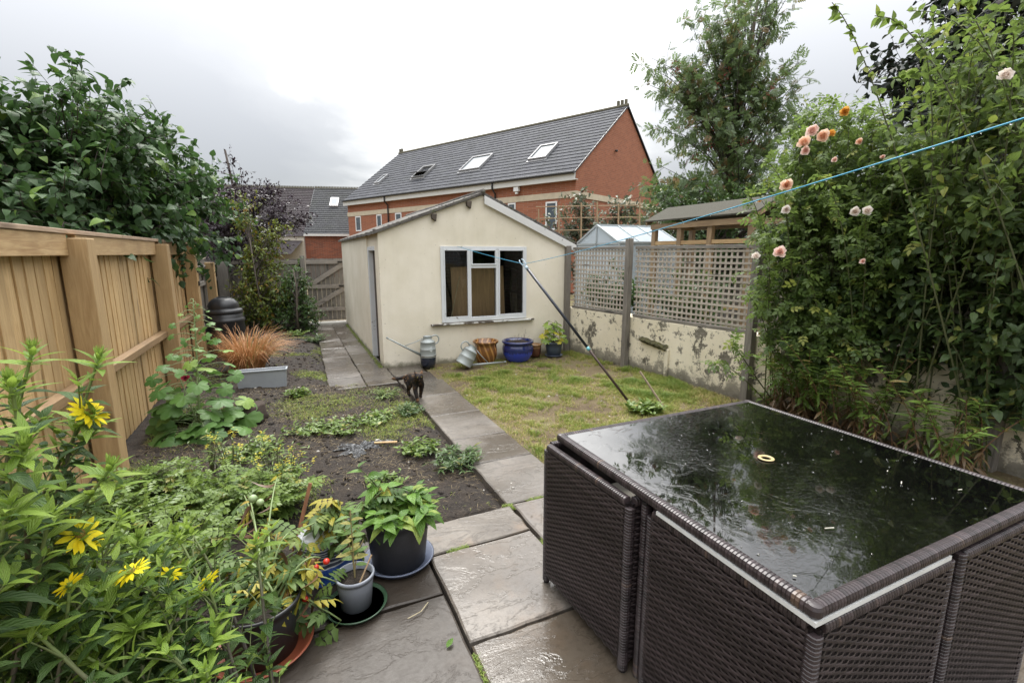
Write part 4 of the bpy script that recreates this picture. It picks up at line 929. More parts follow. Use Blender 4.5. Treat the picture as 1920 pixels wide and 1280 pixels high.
# ------------------------------------------------------------------ trees and shrubs
M_BARK = plain("grey_brown_bark", (0.11, 0.09, 0.07), 0.9, bump=.6, bscale=30)
M_TWIG = plain("dark_twig", (0.055, 0.042, 0.035), 0.85)
M_BIGLEAF = leafmat("broad_leaf", (0.02, 0.05, 0.02), (0.075, 0.15, 0.04), (0.15, 0.25, 0.035), .93, rough=.46, trans=.25, vein_col=(0.08, 0.14, 0.06), spec=.3)
M_PLUM = leafmat("plum_leaf", (0.018, 0.012, 0.018), (0.045, 0.025, 0.04), (0.06, 0.06, 0.02), .95, veins=False, trans=.15)
M_YELLOW = leafmat("yellow_green_leaf", (0.06, 0.10, 0.015), (0.19, 0.22, 0.03), (0.33, 0.19, 0.03), .92, veins=False, trans=.35)
M_GREENL = leafmat("shrub_leaf", (0.03, 0.065, 0.02), (0.085, 0.15, 0.035), (0.2, 0.2, 0.04), .95, veins=False, trans=.3)
M_ROWAN = leafmat("rowan_leaf", (0.06, 0.10, 0.045), (0.16, 0.23, 0.08), (0.22, 0.12, 0.05), .88, veins=False, trans=.42)
M_DARKT = leafmat("dark_maple_leaf", (0.014, 0.018, 0.017), (0.03, 0.045, 0.028), (0.05, 0.03, 0.03), .95, veins=False, trans=.18)
M_APPLE = leafmat("apple_leaf", (0.07, 0.09, 0.055), (0.14, 0.16, 0.09), (0.17, 0.07, 0.05), .92, veins=False, trans=.25)
M_ROSEL = leafmat("rose_leaf", (0.048, 0.092, 0.028), (0.18, 0.255, 0.06), (0.38, 0.40, 0.09), .92, rough=.45, trans=.48, veins=False)
M_CLIMB = leafmat("climber_leaf", (0.045, 0.082, 0.026), (0.165, 0.235, 0.052), (0.36, 0.38, 0.07), .90, rough=.45, trans=.48, vein_col=(0.22, 0.32, 0.09))

T_OVAL = leaf_t(4, .62, .38, .25, .35); T_OV2 = leaf_t(3, .55, .42, .25, .25); T_SM = leaf_t(2, .6, .5, .2, .2)
T_BROAD = leaf_t(5, .78, .36, .22, .42)
def tree(name, label, cat, base, trunk, tr, blobs, leafmat_, tpl, seed, barkmat=M_BARK, group=None, **kw):
    r = np.random.default_rng(seed); t = thing(name, label, cat, base, group)
    tb = MB(); trunk = np.array(trunk, float); tb.tube(trunk, np.linspace(tr, tr * .3, len(trunk)), 10)
    bb = MB(); lv = Leaves(); fine = []
    for i in range(len(trunk) - 1):
        for q in np.linspace(0, 1, 6)[:-1]: fine.append(trunk[i] * (1 - q) + trunk[i + 1] * q)
    fine.append(trunk[-1])
    grow(r, bb, lv, fine, blobs, **kw)
    tk = obj("trunk", tb, barkmat, t, True)
    if bb.n: obj("branches", bb, M_TWIG, t)
    lv.build("crown", tpl, leafmat_, t)
    return t
p = lambda a, b, c: P(a, b, c)
# the big broad-leaved shrub over the left fence
b0 = P(120, 475, 5.6); b0[2] = 0
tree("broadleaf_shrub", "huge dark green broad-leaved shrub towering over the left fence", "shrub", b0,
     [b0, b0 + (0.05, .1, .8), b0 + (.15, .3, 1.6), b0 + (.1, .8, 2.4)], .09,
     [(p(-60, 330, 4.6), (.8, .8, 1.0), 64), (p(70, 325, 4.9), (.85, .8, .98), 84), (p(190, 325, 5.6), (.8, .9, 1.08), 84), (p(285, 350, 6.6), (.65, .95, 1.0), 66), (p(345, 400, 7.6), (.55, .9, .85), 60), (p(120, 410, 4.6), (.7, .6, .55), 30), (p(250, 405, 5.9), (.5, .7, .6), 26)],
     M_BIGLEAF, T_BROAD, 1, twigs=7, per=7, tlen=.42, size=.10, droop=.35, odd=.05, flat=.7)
# upright shoots standing out of its top
b1 = P(445, 475, 11.2); b1[2] = 0
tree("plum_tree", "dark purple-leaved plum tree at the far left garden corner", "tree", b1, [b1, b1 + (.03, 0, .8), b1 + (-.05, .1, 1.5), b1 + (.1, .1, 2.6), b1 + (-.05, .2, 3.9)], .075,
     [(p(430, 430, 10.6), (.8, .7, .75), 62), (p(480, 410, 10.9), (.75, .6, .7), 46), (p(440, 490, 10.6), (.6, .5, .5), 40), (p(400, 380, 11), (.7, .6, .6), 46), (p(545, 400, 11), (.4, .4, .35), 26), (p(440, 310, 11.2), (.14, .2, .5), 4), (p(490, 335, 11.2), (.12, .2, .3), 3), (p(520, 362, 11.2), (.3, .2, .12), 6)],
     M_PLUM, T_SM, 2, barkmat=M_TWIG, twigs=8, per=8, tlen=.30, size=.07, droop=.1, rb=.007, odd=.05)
b2 = G(495, 622); 
tree("golden_shrub", "yellow green shrub with orange tints below the plum tree", "shrub", b2, [b2, b2 + (0, 0, .5), b2 + (-.05, 0, 1.1), b2 + (-.1, .1, 1.9)], .02,
     [(p(478, 555, 10), (.42, .4, .55), 56), (p(515, 565, 9.8), (.35, .3, .45), 36), (p(490, 490, 10.1), (.34, .3, .45), 34), (p(515, 450, 10.3), (.28, .3, .32), 20), (p(455, 390, 10.2), (.35, .3, .35), 16)],
     M_YELLOW, T_OV2, 3, twigs=6, per=6, tlen=.24, size=.07, rb=.006, odd=.10, vhi=.84)
b3 = G(560, 625)
tree("leafy_shrub", "mid green leafy shrub in front of the garden gate", "shrub", b3, [b3, b3 + (0, 0, .4), b3 + (.03, 0, .9), b3 + (0, 0, 1.3)], .025,
     [(p(545, 560, 10), (.36, .3, .55), 50), (p(578, 585, 9.8), (.26, .25, .36), 26), (p(530, 600, 9.8), (.36, .3, .3), 24), (p(555, 520, 10), (.25, .25, .3), 14)],
     M_GREENL, T_OV2, 4, twigs=6, per=6, tlen=.22, size=.065, rb=.006)
# the tall loose tree behind the neighbour's garden
b4 = P(1370, 475, 14); b4[2] = 0
T_PIN = compound(leaf_t(2, .44, .45, .1, .1), 4, .42, 55, .80)
tree("rowan_tree", "tall airy tree with red berries behind the timber playhouse", "tree", b4, [b4, b4 + (.1, 0, 2.2), b4 + (-.1, .2, 4.2), b4 + (.15, .1, 6.4), b4 + (.3, 0, 8.9)], .11,
     [(p(1270, 350, 13.5), (1.0, .9, .8), 26), (p(1390, 340, 13.5), (1.3, .9, .85), 32), (p(1300, 240, 13.8), (1.0, .9, .7), 22), (p(1410, 230, 14), (1.1, .9, .8), 26), (p(1250, 150, 14), (.75, .7, .4), 11), (p(1350, 130, 14), (1.0, .8, .6), 20), (p(1430, 110, 14), (.9, .8, .8), 17), (p(1380, 40, 14), (.9, .8, .6), 16), (p(1440, -30, 14), (.9, .8, .6), 12), (p(1235, 385, 13), (.7, .6, .5), 14), (p(1325, 55, 14), (.5, .5, .35), 6), (p(1478, 150, 14), (.35, .4, .7), 8), (p(1215, 120, 14), (.3, .3, .15), 3)],
     M_ROWAN, T_PIN, 5, twigs=6, per=5, tlen=.48, size=.22, droop=.2, rb=.02, odd=.12, jitter=.6, shell=.72)
rt = [o for o in bpy.data.objects if o.name == "rowan_tree"][0]
r = np.random.default_rng(8); bm = MB()
for k in range(26):
    c = p(1260 + 200 * r.random(), 120 + 270 * r.random(), 13.2 + .8 * r.random())
    for q in range(16):
        s = c + r.normal(size=3) * .07; bm.lathe([(0, -.02), (.02, 0), (0, .02)], s, 5)
obj("berries", bm, plain("red_berry", (0.20, 0.03, 0.018), .4), rt, True)["kind"] = "stuff"
b5 = P(1790, 475, 10); b5[2] = 0
tree("dark_tree", "dark almost black-leaved tree behind the rose at the upper right", "tree", b5, [b5, b5 + (0, 0, 2), b5 + (.1, 0, 3.8), b5 + (0, .1, 6)], .14,
     [(p(1740, 200, 9.5), (.75, .8, .9), 34), (p(1860, 120, 9.5), (1.1, 1, 1.3), 56), (p(1960, 160, 9), (1, 1, 1.6), 50), (p(1800, 300, 9.5), (1.1, .9, .7), 40), (p(1850, -40, 9.5), (.9, .8, .7), 24), (p(1700, 110, 9.5), (.4, .5, .4), 14), (p(1690, 230, 9.5), (.5, .5, .6), 26)],
     M_DARKT, leaf_t(3, .8, .4, .2, .3), 6, twigs=6, per=6, tlen=.45, size=.15, droop=.3)
b6 = P(1540, 475, 12.5); b6[2] = 0
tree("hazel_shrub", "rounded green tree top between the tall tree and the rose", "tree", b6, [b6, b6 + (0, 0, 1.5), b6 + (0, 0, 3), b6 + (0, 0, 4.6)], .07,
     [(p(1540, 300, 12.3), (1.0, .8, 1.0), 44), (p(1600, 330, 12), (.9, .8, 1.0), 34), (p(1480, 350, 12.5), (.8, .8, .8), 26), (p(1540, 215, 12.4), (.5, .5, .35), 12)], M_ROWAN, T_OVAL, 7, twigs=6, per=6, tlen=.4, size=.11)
# a dark hedge behind the playhouse, and the espaliered apple on its canes
b7 = P(1330, 475, 11.5); b7[2] = 0
tree("laurel_hedge", "dark evergreen hedge behind the timber playhouse", "hedge", b7, [b7, b7 + (0, 0, .8), b7 + (0, 0, 1.6)], .05,
     [(p(1260, 400, 11.6), (.7, .6, .8), 34), (p(1350, 400, 11.5), (.8, .6, .8), 36), (p(1450, 400, 11.3), (.9, .6, .9), 36), (p(1300, 470, 11.4), (1.1, .5, 1.0), 34), (p(1420, 480, 11.2), (1.0, .5, 1.0), 34), (p(1540, 430, 11), (1, .6, 1.2), 34)], M_GREENL, T_OVAL, 9, twigs=6, per=6, tlen=.35, size=.10, vhi=.5)
b8 = P(1110, 475, 10.6); b8[2] = 0
tree("apple_tree", "grey green trained apple tree tied to the bamboo canes", "tree", b8, [b8, b8 + (0, 0, .8), b8 + (0.02, 0, 1.6), b8 + (0, 0, 2.7)], .04,
     [(p(1080, 410, 10.5), (.5, .25, .42), 26), (p(1150, 420, 10.4), (.5, .25, .4), 24), (p(1195, 415, 10.4), (.3, .3, .3), 12), (p(1040, 420, 10.6), (.3, .25, .35), 12), (p(1080, 365, 10.6), (.35, .2, .2), 8), (p(1180, 370, 10.5), (.35, .2, .2), 7), (p(1110, 480, 10.5), (.9, .3, .5), 22)], M_APPLE, T_OV2, 10, twigs=6, per=6, tlen=.24, size=.085, rb=.005, odd=.12)
cn = thing("cane_trellis", "grid of tan bamboo canes round the apple tree beyond the shed", "trellis", P(1130, 475, 10.2) * (1, 1, 0))
M_CANE = plain("bamboo", (0.30, 0.205, 0.115), .6)
for x, t in ((1048, 385), (1090, 380), (1120, 378), (1160, 382), (1200, 372), (1010, 392)):
    a, b = P(x, t, 10.1), P(x + 2, 475, 10.1); b[2] = 0; mb = MB(); mb.tube([b, a], .016, 6); obj("cane", mb, M_CANE, cn)
for y in (386, 408, 431):
    mb = MB(); mb.tube([P(1005, y + 2, 10.12), P(1110, y, 10.12), P(1204, y - 1, 10.12)], .011, 6); obj("crossbar", mb, M_CANE, cn)

for i, (y, lab) in enumerate(((6.3, "dark leafy shrub behind the lattice panel nearest the shed"), (4.9, "dark leafy shrub behind the middle lattice under the playhouse"))):
    b = np.array([wx(y) + .55, y, 0.0]); tree("garden_shrub", lab, "shrub", b, [b, b + (0, 0, .4), b + (0, 0, .8)], .02,
        [(b + (0, .35, .75), (.22, .5, .5), 34), (b + (0, -.35, .75), (.22, .5, .5), 34), (b + (0, 0, 1.1), (.2, .7, .35), 22)], M_GREENL, T_OV2, 13 + i, twigs=5, per=6, tlen=.2, size=.07, vhi=.5, rb=.005, group="shrubs behind the lattice")
# ------------------------------------------------------------------ rose and climber over the wall on the right
T_ROSE = compound(leaf_t(3, .68, .45, .2, .2), 2, .40, 65, .66)
def canes(name, label, cat, base_pts, tops, leafm, tpl, seed, step=.05, size=.11, fill=(), twk={}, cane_r=.007, group=None):
    r = np.random.default_rng(seed); t = thing(name, label, cat, base_pts[0], group); sb = MB(); lv = Leaves()
    for i, e in enumerate(tops):
        s = np.array(base_pts[i % len(base_pts)], float) + r.normal(size=3) * (.06, .06, 0); e = np.array(e, float); L = np.linalg.norm(e - s)
        path = bez(s, s * .35 + e * .65 + np.array([0, 0, .28 * L]) + r.normal(size=3) * .08, e, 12)
        sb.tube(path, np.linspace(cane_r, .0025, 12), 5, cap=False)
        for j in range(int(L / step)):
            f = .25 + .75 * j / (L / step); k = f * 11; a = int(min(10, k)); q = path[a] + (path[a + 1] - path[a]) * (k - a)
            tg = unit(path[a + 1] - path[a]); d = tg * .4 + r.normal(size=3) * .8 - np.array([0, 0, .15])
            lv.add(q, d, np.array([0, 0, 1.0]) + r.normal(size=3) * .4, size * (.6 + .6 * r.random()), min(1, max(0, .45 + .2 * f + r.normal() * .17)))
    grow(r, sb, lv, np.concatenate([bez(b, np.array(b) + (0, 0, 1), np.array(b) + (0, 0, 2.2), 6) for b in np.array(base_pts, float)]), fill, size=size, **twk)
    obj("stems", sb, M_CSTEM, t); lv.build("foliage", tpl, leafm, t); return t
M_CSTEM = plain("rose_stem", (0.075, 0.085, 0.035), .6)
rb = [(wx(3.1) - .12, 3.1, 0), (wx(2.8) - .12, 2.75, 0), (wx(2.4) - .15, 2.4, 0)]
tops = [p(*a) for a in ((1400, 360, 4.2), (1430, 300, 4.3), (1500, 240, 4.4), (1560, 190, 4.6), (1590, 200, 4.3), (1640, 215, 4.2), (1440, 440, 4.0), (1470, 340, 3.9), (1620, 400, 3.8), (1400, 550, 4.2), (1700, 250, 4.1), (1530, 320, 3.9), (1330, 685, 4.3), (1660, 480, 3.7), (1500, 480, 4.0), (1380, 640, 4.2))]
rose = canes("rose_bush", "tall rambling rose with peach and white blooms on the trellis", "rose bush", rb, tops, M_ROSEL, T_ROSE, 21, size=.105,
     fill=[(p(1490, 420, 4.4), (.34, .4, .5), 34), (p(1570, 330, 4.5), (.45, .5, .5), 36), (p(1660, 320, 4.4), (.5, .5, .5), 36), (p(1600, 450, 4.3), (.5, .5, .5), 50), (p(1525, 540, 4.3), (.42, .4, .5), 42), (p(1700, 430, 4.0), (.45, .5, .5), 46), (p(1560, 600, 4.3), (.5, .4, .32), 40), (p(1560, 250, 4.6), (.35, .4, .25), 14), (p(1500, 640, 4.3), (.3, .3, .2), 12)],
     twk=dict(twigs=6, per=4, tlen=.26, droop=.2, odd=.05, rb=.009))
cb = [(wx(1.6) - .15, 1.6, 0), (wx(1.0) - .15, 1.0, 0), (wx(2.0) - .12, 2.0, 0)]
tops = [p(*a) for a in ((1560, 5, 3.4), (1640, 30, 3.5), (1720, 60, 3.5), (1680, 140, 3.6), (1780, -10, 3.2), (1840, 40, 3.3), (1900, 60, 3.0), (1700, 20, 3.6), (1800, 160, 3.3), (1760, 240, 3.5), (1850, 230, 3.1), (1900, 300, 2.9), (1820, 400, 3.2), (1910, 200, 2.8))]
canes("climbing_plant", "lush green climber covering the right edge of the wall", "climber", cb, tops, M_CLIMB, leaf_t(4, .62, .4, .22, .3), 22, step=.05, size=.068,
     fill=[(p(1800, 330, 3.8), (.45, .5, .5), 44), (p(1900, 240, 3.5), (.45, .5, .6), 50), (p(1900, 70, 3.6), (.35, .45, .5), 20), (p(1800, 190, 3.9), (.4, .45, .4), 17), (p(1930, 380, 3.3), (.4, .5, .4), 30)],
     twk=dict(twigs=6, per=6, tlen=.30, droop=.2, odd=.08, rb=.007, jitter=.5, vhi=.9))
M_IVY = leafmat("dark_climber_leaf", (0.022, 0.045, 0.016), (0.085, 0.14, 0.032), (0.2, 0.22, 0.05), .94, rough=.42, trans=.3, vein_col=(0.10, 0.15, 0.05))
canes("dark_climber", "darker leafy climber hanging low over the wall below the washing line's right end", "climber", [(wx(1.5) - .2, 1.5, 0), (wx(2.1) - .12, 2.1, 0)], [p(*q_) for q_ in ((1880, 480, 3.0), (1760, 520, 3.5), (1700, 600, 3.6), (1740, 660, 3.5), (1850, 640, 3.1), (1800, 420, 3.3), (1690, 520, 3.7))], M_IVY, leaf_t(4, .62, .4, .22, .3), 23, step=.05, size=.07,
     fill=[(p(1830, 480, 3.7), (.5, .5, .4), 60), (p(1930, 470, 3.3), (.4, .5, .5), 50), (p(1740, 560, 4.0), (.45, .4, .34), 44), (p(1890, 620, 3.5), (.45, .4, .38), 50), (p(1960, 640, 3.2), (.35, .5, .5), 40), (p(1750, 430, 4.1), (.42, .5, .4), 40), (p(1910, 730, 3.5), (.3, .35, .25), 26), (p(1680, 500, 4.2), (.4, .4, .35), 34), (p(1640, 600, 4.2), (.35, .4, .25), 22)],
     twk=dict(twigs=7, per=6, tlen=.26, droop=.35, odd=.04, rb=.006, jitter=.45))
# the blooms are parts of the rose
def m_petal(name, a, b):
    g = Mat(name); return g.pbr(g.mix(g.var(), a, b), .6, spec=.2, trans=.35)
M_PEACH = m_petal("peach_petal", (0.88, 0.56, 0.35), (0.90, 0.72, 0.60)); M_PINKP = m_petal("pale_pink_petal", (0.88, 0.60, 0.51), (0.90, 0.76, 0.70))
M_WHITEP = m_petal("white_petal", (0.86, 0.74, 0.66), (0.88, 0.85, 0.81)); M_GOLDP = m_petal("golden_petal", (0.78, 0.40, 0.06), (0.80, 0.52, 0.14))
T_PETAL = leaf_t(3, .95, .66, .45, -.35, sharp=0.0)
def bloom(r, c, face, R, mat, parent, n=30):
    lv = Leaves(); face = unit(np.array(face, float)); a0 = unit(np.cross(face, (0, 0, 1.0))); a1 = np.cross(face, a0)
    for k in range(n):
        f = k / n; a = k * 2.4; rad = math.cos(a) * a0 + math.sin(a) * a1; op = .22 + 1.15 * f
        d = face * math.cos(op) + rad * math.sin(op); lv.add(c + rad * R * .10 * f - face * R * .25 * f, d + r.normal(size=3) * .08, face * .8 - rad * .9 * (1 - f) + r.normal(size=3) * .1, R * (.55 + .5 * f), min(1, f * .9 + .1 * r.random()))
    return lv.build("flower", T_PETAL, mat, parent)
r = np.random.default_rng(31)
for x, y, d, R, m in ((1508, 268, 3.75, .062, M_PEACH), (1524, 246, 3.8, .06, M_PINKP), (1543, 256, 3.75, .062, M_PEACH), (1584, 210, 3.95, .05, M_GOLDP), (1475, 347, 3.6, .058, M_PEACH), (1475, 393, 3.7, .045, M_WHITEP), (1603, 397, 3.6, .048, M_WHITEP), (1626, 396, 3.6, .048, M_WHITEP), (1462, 473, 3.6, .06, M_PINKP), (1417, 481, 3.9, .045, M_WHITEP), (1558, 252, 3.85, .045, M_GOLDP), (1510, 283, 3.75, .045, M_PINKP), (1565, 300, 3.9, .03, M_PINKP), (1612, 266, 3.9, .035, M_PEACH), (1618, 490, 3.5, .028, M_PINKP), (1655, 295, 3.8, .025, M_PINKP), (1884, 143, 2.75, .05, M_WHITEP), (1424, 377, 4.0, .02, M_GOLDP)):
    c = P(x, y, d + .12); f = np.array([0, 0, EYE]) - c; f = f / np.linalg.norm(f) + (.2 * r.normal(), .2 * r.normal(), .35 + .2 * r.normal()); bloom(r, c, f, R * .88, m, rose)
# tall herbaceous stalks in front of the wall
M_STALK = plain("brown_stalk", (0.16, 0.085, 0.045), .75); M_DRYL = leafmat("dry_leaf", (0.09, 0.055, 0.03), (0.2, 0.13, 0.06), veins=False, trans=.2)
T_LANCE = leaf_t(4, .24, .4, .2, .35)
M_ASTER = leafmat("aster_leaf", (0.06, 0.11, 0.025), (0.18, 0.27, 0.05), (0.28, 0.2, 0.07), .9, veins=False, trans=.3)
def stalks(label, c, n, h, spread, seed):
    r = np.random.default_rng(seed); t = thing("aster_clump", label, "plant", c, "herbaceous clumps along the wall"); sb = MB(); lv, dv = Leaves(), Leaves(); c = np.array(c, float)
    for i in range(n):
        s = c + (r.normal() * spread, r.normal() * spread, 0); ln = r.normal(size=2) * .24; H_ = h * (.7 + .45 * r.random())
        e = s + (ln[0], ln[1], H_); pa = bez(s, s + (0, 0, H_ * .55), e, 7); sb.tube(pa, np.linspace(.0045, .0018, 7), 5, cap=False)
        for j in range(64):
            f = r.random(); k = f * 6; a = min(5, int(k)); q = pa[a] + (pa[a+1] - pa[a]) * (k - a); an = r.random() * 6.28
            d = np.array([math.cos(an), math.sin(an), .5 * f - .5 * (f < .45)])
            (lv if f > .22 + .2 * r.random() else dv).add(q, d, (0, 0, 1) + r.normal(size=3) * .3, .085 * (.6 + .7 * r.random()), .97 if r.random() < .06 else min(.85, .2 + .6 * f * r.random() + .1))
    obj("stalks", sb, M_STALK, t); lv.build("leaves", T_LANCE, M_ASTER, t); dv.build("dry_leaves", T_LANCE, M_DRYL, t)
stalks("leafy brown-stalked clump nearest the middle trellis post", (wx(2.95) - .22, 2.98, 0), 14, .85, .09, 41)
stalks("brown-stalked clump under the rose, second from the trellis post", (wx(2.8) - .30, 2.75, 0), 18, .9, .12, 42)
stalks("dry brown clump beside the table's far right edge", (wx(2.3) - .34, 2.3, 0), 18, .8, .13, 43)
stalks("clump with the greenest tips near the right edge of the picture", (wx(1.75) - .42, 1.75, 0), 16, .75, .13, 44)
# ------------------------------------------------------------------ foreground plants and pots
M_SUNL = leafmat("sunflower_leaf", (0.03, 0.07, 0.02), (0.10, 0.18, 0.038), None, 1.0, rough=.45, trans=.30, vein_col=(0.15, 0.22, 0.08), vscale=11, vbump=.6)
M_SUNY = leafmat("young_sunflower_leaf", (0.16, 0.27, 0.035), (0.30, 0.42, 0.07), None, 1.0, rough=.45, trans=.38, vein_col=(0.36, 0.46, 0.14), vscale=11, vbump=.5)
M_SUNST = Mat("purple_green_stem"); _g = M_SUNST
M_SUNST = _g.pbr(_g.ramp(_g.var(), [(0.0, (0.075, 0.055, 0.065)), (0.6, (0.12, 0.11, 0.075)), (1.0, (0.17, 0.24, 0.06))]), .6, _g.bump(_g.noise(120), .3, .002))
M_YPET = m_petal("yellow_petal", (0.88, 0.68, 0.015), (0.90, 0.80, 0.04)); M_DISC = plain("flower_disc", (0.28, 0.17, 0.03), .8, bump=.8, bscale=300)
M_BUD = leafmat("bud_scale", (0.15, 0.24, 0.04), (0.25, 0.34, 0.07), veins=False, trans=.3)
T_SUN = leaf_t(12, .42, .33, .18, .42, serr=.055, stalk=.08); T_SUNN = leaf_t(10, .30, .36, .25, .25, serr=.04)
T_RAY = leaf_t(4, .34, .55, .12, .15, sharp=.3); T_SCALE = leaf_t(2, .22, .35, .2, -.3)
def sun_flower(r, c, face, R, parent):
    lv = Leaves(); face = unit(np.array(face, float)); a0 = unit(np.cross(face, (0.1, 0.2, 1.0))); a1 = np.cross(face, a0)
    for k in range(15):
        a = 2 * math.pi * k / 15 + r.normal() * .06; rad = math.cos(a) * a0 + math.sin(a) * a1
        lv.add(c + rad * R * .2, rad + face * (.18 + .12 * r.normal()), face + r.normal(size=3) * .12, R * (.8 + .15 * r.random()), r.random())
    fl = lv.build("flower", T_RAY, M_YPET, parent)
    mb = MB(); n = 14
    vs = [c + face * R * .14] + [c + (math.cos(2*math.pi*k/n) * a0 + math.sin(2*math.pi*k/n) * a1) * R * .2 + face * R * .09 for k in range(n)] + [c + (math.cos(2*math.pi*k/n) * a0 + math.sin(2*math.pi*k/n) * a1) * R * .23 - face * R * .03 for k in range(n)]
    mb.add(vs, [(0, 1 + k, 1 + (k + 1) % n) for k in range(n)] + [(1 + k, 1 + n + k, 1 + n + (k + 1) % n, 1 + (k + 1) % n) for k in range(n)]); obj("flower_centre", mb, M_DISC, fl, True)
    bud(r, c - face * R * .16, -face * .2 + face * .35, R * .55, fl, 1.1)
def bud(r, c, face, R, parent, open_=.75, n=26):
    lv = Leaves(); face = unit(np.array(face, float)); a0 = unit(np.cross(face, (0.1, 0.2, 1.0))); a1 = np.cross(face, a0)
    for k in range(n):
        a = k * 2.4; rad = math.cos(a) * a0 + math.sin(a) * a1; op = open_ * (.4 + .9 * k / n)
        lv.add(c + rad * R * .12, face * math.cos(op) + rad * math.sin(op), face, R * (.65 + .5 * r.random()), r.random() * .85)
    mb = MB(); mb.lathe([(0, -R * .25), (R * .22, -R * .15), (R * .3, R * .1), (R * .2, R * .3), (0, R * .35)], tuple(c), 10)
    b = obj("bud", mb, M_BUD, parent, True); lv.build("bud_scales", T_SCALE, M_BUD, b if parent.get('category') else parent)
def sun_plant(label, base, stems, seed):
    """stems: (px, py, depth of the tip, kind, length) ; kind f = flower, b = bud, r = leafy tip"""
    r = np.random.default_rng(seed); t = thing("sunflower_plant", label, "plant", base, "yellow sunflower plants in the near left bed")
    sb = MB(); lv, ly = Leaves(), Leaves(); base = np.array(base, float)
    for (px, py, d, kind, sc) in stems:
        tip = P(px, py, d); s = base + (r.normal() * .07, r.normal() * .07, 0); L = np.linalg.norm(tip - s)
        mid = s * .45 + tip * .55 + np.array([0, 0, .10 * L]) + (r.normal() * .06, r.normal() * .06, 0)
        pa = bez(s, mid, tip, 16); sb.tube(pa, np.linspace(.0075, .0028, 16) * (.8 + .3 * sc), 7, np.repeat(np.linspace(0, 1, 16) ** 1.5, 7), cap=False)
        nodes = max(5, int(L / .052)); ph = r.random() * 6
        for j in range(1, nodes):
            f = .18 + .82 * j / nodes; k = f * 15; a = min(14, int(k)); q = pa[a] + (pa[a+1] - pa[a]) * (k - a); tg = unit(pa[a+1] - pa[a])
            sx = unit(np.cross(tg, (.3, .1, 1.0))); sy = np.cross(tg, sx)
            for w in (0, 1):
                an = ph + j * 1.57 + w * math.pi + r.normal() * .25; o = math.cos(an) * sx + math.sin(an) * sy
                size = sc * (.082 if f < .72 else .082 - .09 * (f - .72)) * (.5 + .75 * r.random())
                dd = o + tg * (.25 + .35 * (f > .8)) + np.array([0, 0, -.25 + .3 * f]) + r.normal(size=3) * .15
                (ly if f > .91 else lv).add(q, dd, tg + np.array([0, 0, .8]) + r.normal(size=3) * .2, size, min(1, max(0, .25 + .7 * f * r.random() + .1 * r.normal())))
                if r.random() < .55 and f < .9:                        # a short side shoot in the leaf axil
                    e = q + unit(o * .6 + tg) * (.05 + .07 * r.random()); sb.tube([q, (q + e) / 2 + tg * .006, e], [.0025, .002, .0015], 5, .8, cap=False)
                    for m in range(5):
                        aa = m * 2.4; oo = math.cos(aa) * sx + math.sin(aa) * sy; (ly if r.random() < .25 + .5 * (f > .7) else lv).add(e - (e - q) * .25 * (m > 2), oo * .75 + tg * .7 + r.normal(size=3) * .2, tg + (0, 0, .5), sc * (.03 + .04 * r.random()), r.random())
        tg = unit(pa[-1] - pa[-3]); up = unit(tg + (0, 0, .9)); sx = unit(np.cross(up, (.3, .1, 1.0) if abs(up[2]) < .95 else (1.0, 0, 0))); sy = np.cross(up, sx)
        for m in range(11 if kind != 'f' else 5):
            an = m * 2.4 + ph; o = math.cos(an) * sx + math.sin(an) * sy; op = .35 + .10 * m
            ly.add(tip - up * .003 * m, up * math.cos(op) + o * math.sin(op), up * .6 - o * .3 + r.normal(size=3) * .1, sc * (.034 + .0052 * m) * (.8 + .4 * r.random()), r.random())
        if kind == 'f':
            away = unit(tip - np.array([0, 0, EYE])); sun_flower(r, tip + up * .012, away * .55 + np.array([.25 * r.normal(), .25 * r.normal(), .55]), .037 * sc, t)
        elif kind == 'F':
            tow = unit(np.array([0, 0, EYE]) - tip); sun_flower(r, tip + up * .012, tow * .45 + np.array([.55, .1, .45]), .044 * sc, t)
        elif kind == 'b': bud(r, tip + up * .01, up, .026 * sc, t)
    obj("stems", sb, M_SUNST, t, True); lv.build("leaves", T_SUN, M_SUNL, t); ly.build("young_leaves", T_SUNN, M_SUNY, t)
sun_plant("tallest sunflower plant, reaching up over the lower fence rail", W(-1.37, .95), [(185, 672, 1.25, 'b', 1.05), (165, 780, 1.22, 'F', 1.1), (60, 660, 1.02, 'b', .9), (20, 720, .95, 'b', 1.0)], 51)
sun_plant("sunflower plant with broad pale tips at the left picture edge", W(-1.27, .85), [(45, 845, .88, 'b', 1.0), (20, 940, .82, 'r', 1.1), (205, 880, 1.05, 'b', 1.0), (-30, 800, .85, 'r', 1.0), (95, 960, .92, 'r', 1.0)], 52)
sun_plant("sunflower plant with a large yellow bloom, rooted nearest the fence post", W(-1.17, .95), [(150, 1010, 1.0, 'F', 1.15), (260, 1010, 1.15, 'b', .9), (130, 1105, .9, 'f', .7), (225, 965, 1.2, 'r', .9)], 53)
sun_plant("sunflower plant with two close yellow blooms in the middle of the clump", W(-0.70, 1.05), [(250, 1078, 1.05, 'f', 1.1), (318, 1085, 1.12, 'f', .8), (330, 1000, 1.3, 'b', .9), (290, 1030, 1.2, 'r', .9)], 54)
sun_plant("sunflower plant with upright bright tips beside the tomato", W(-0.78, 1.2), [(390, 1098, 1.18, 'f', 1.0), (480, 1010, 1.4, 'r', 1.0), (350, 985, 1.45, 'r', 1.0)], 55)
sun_plant("lowest sunflower plant along the bottom picture edge", W(-0.66, .92), [(160, 1230, .92, 'b', 1.0), (300, 1205, 1.0, 'r', 1.0), (60, 1180, .85, 'r', 1.05), (385, 1250, 1.0, 'r', .9), (270, 1150, 1.05, 'r', .9)], 56)
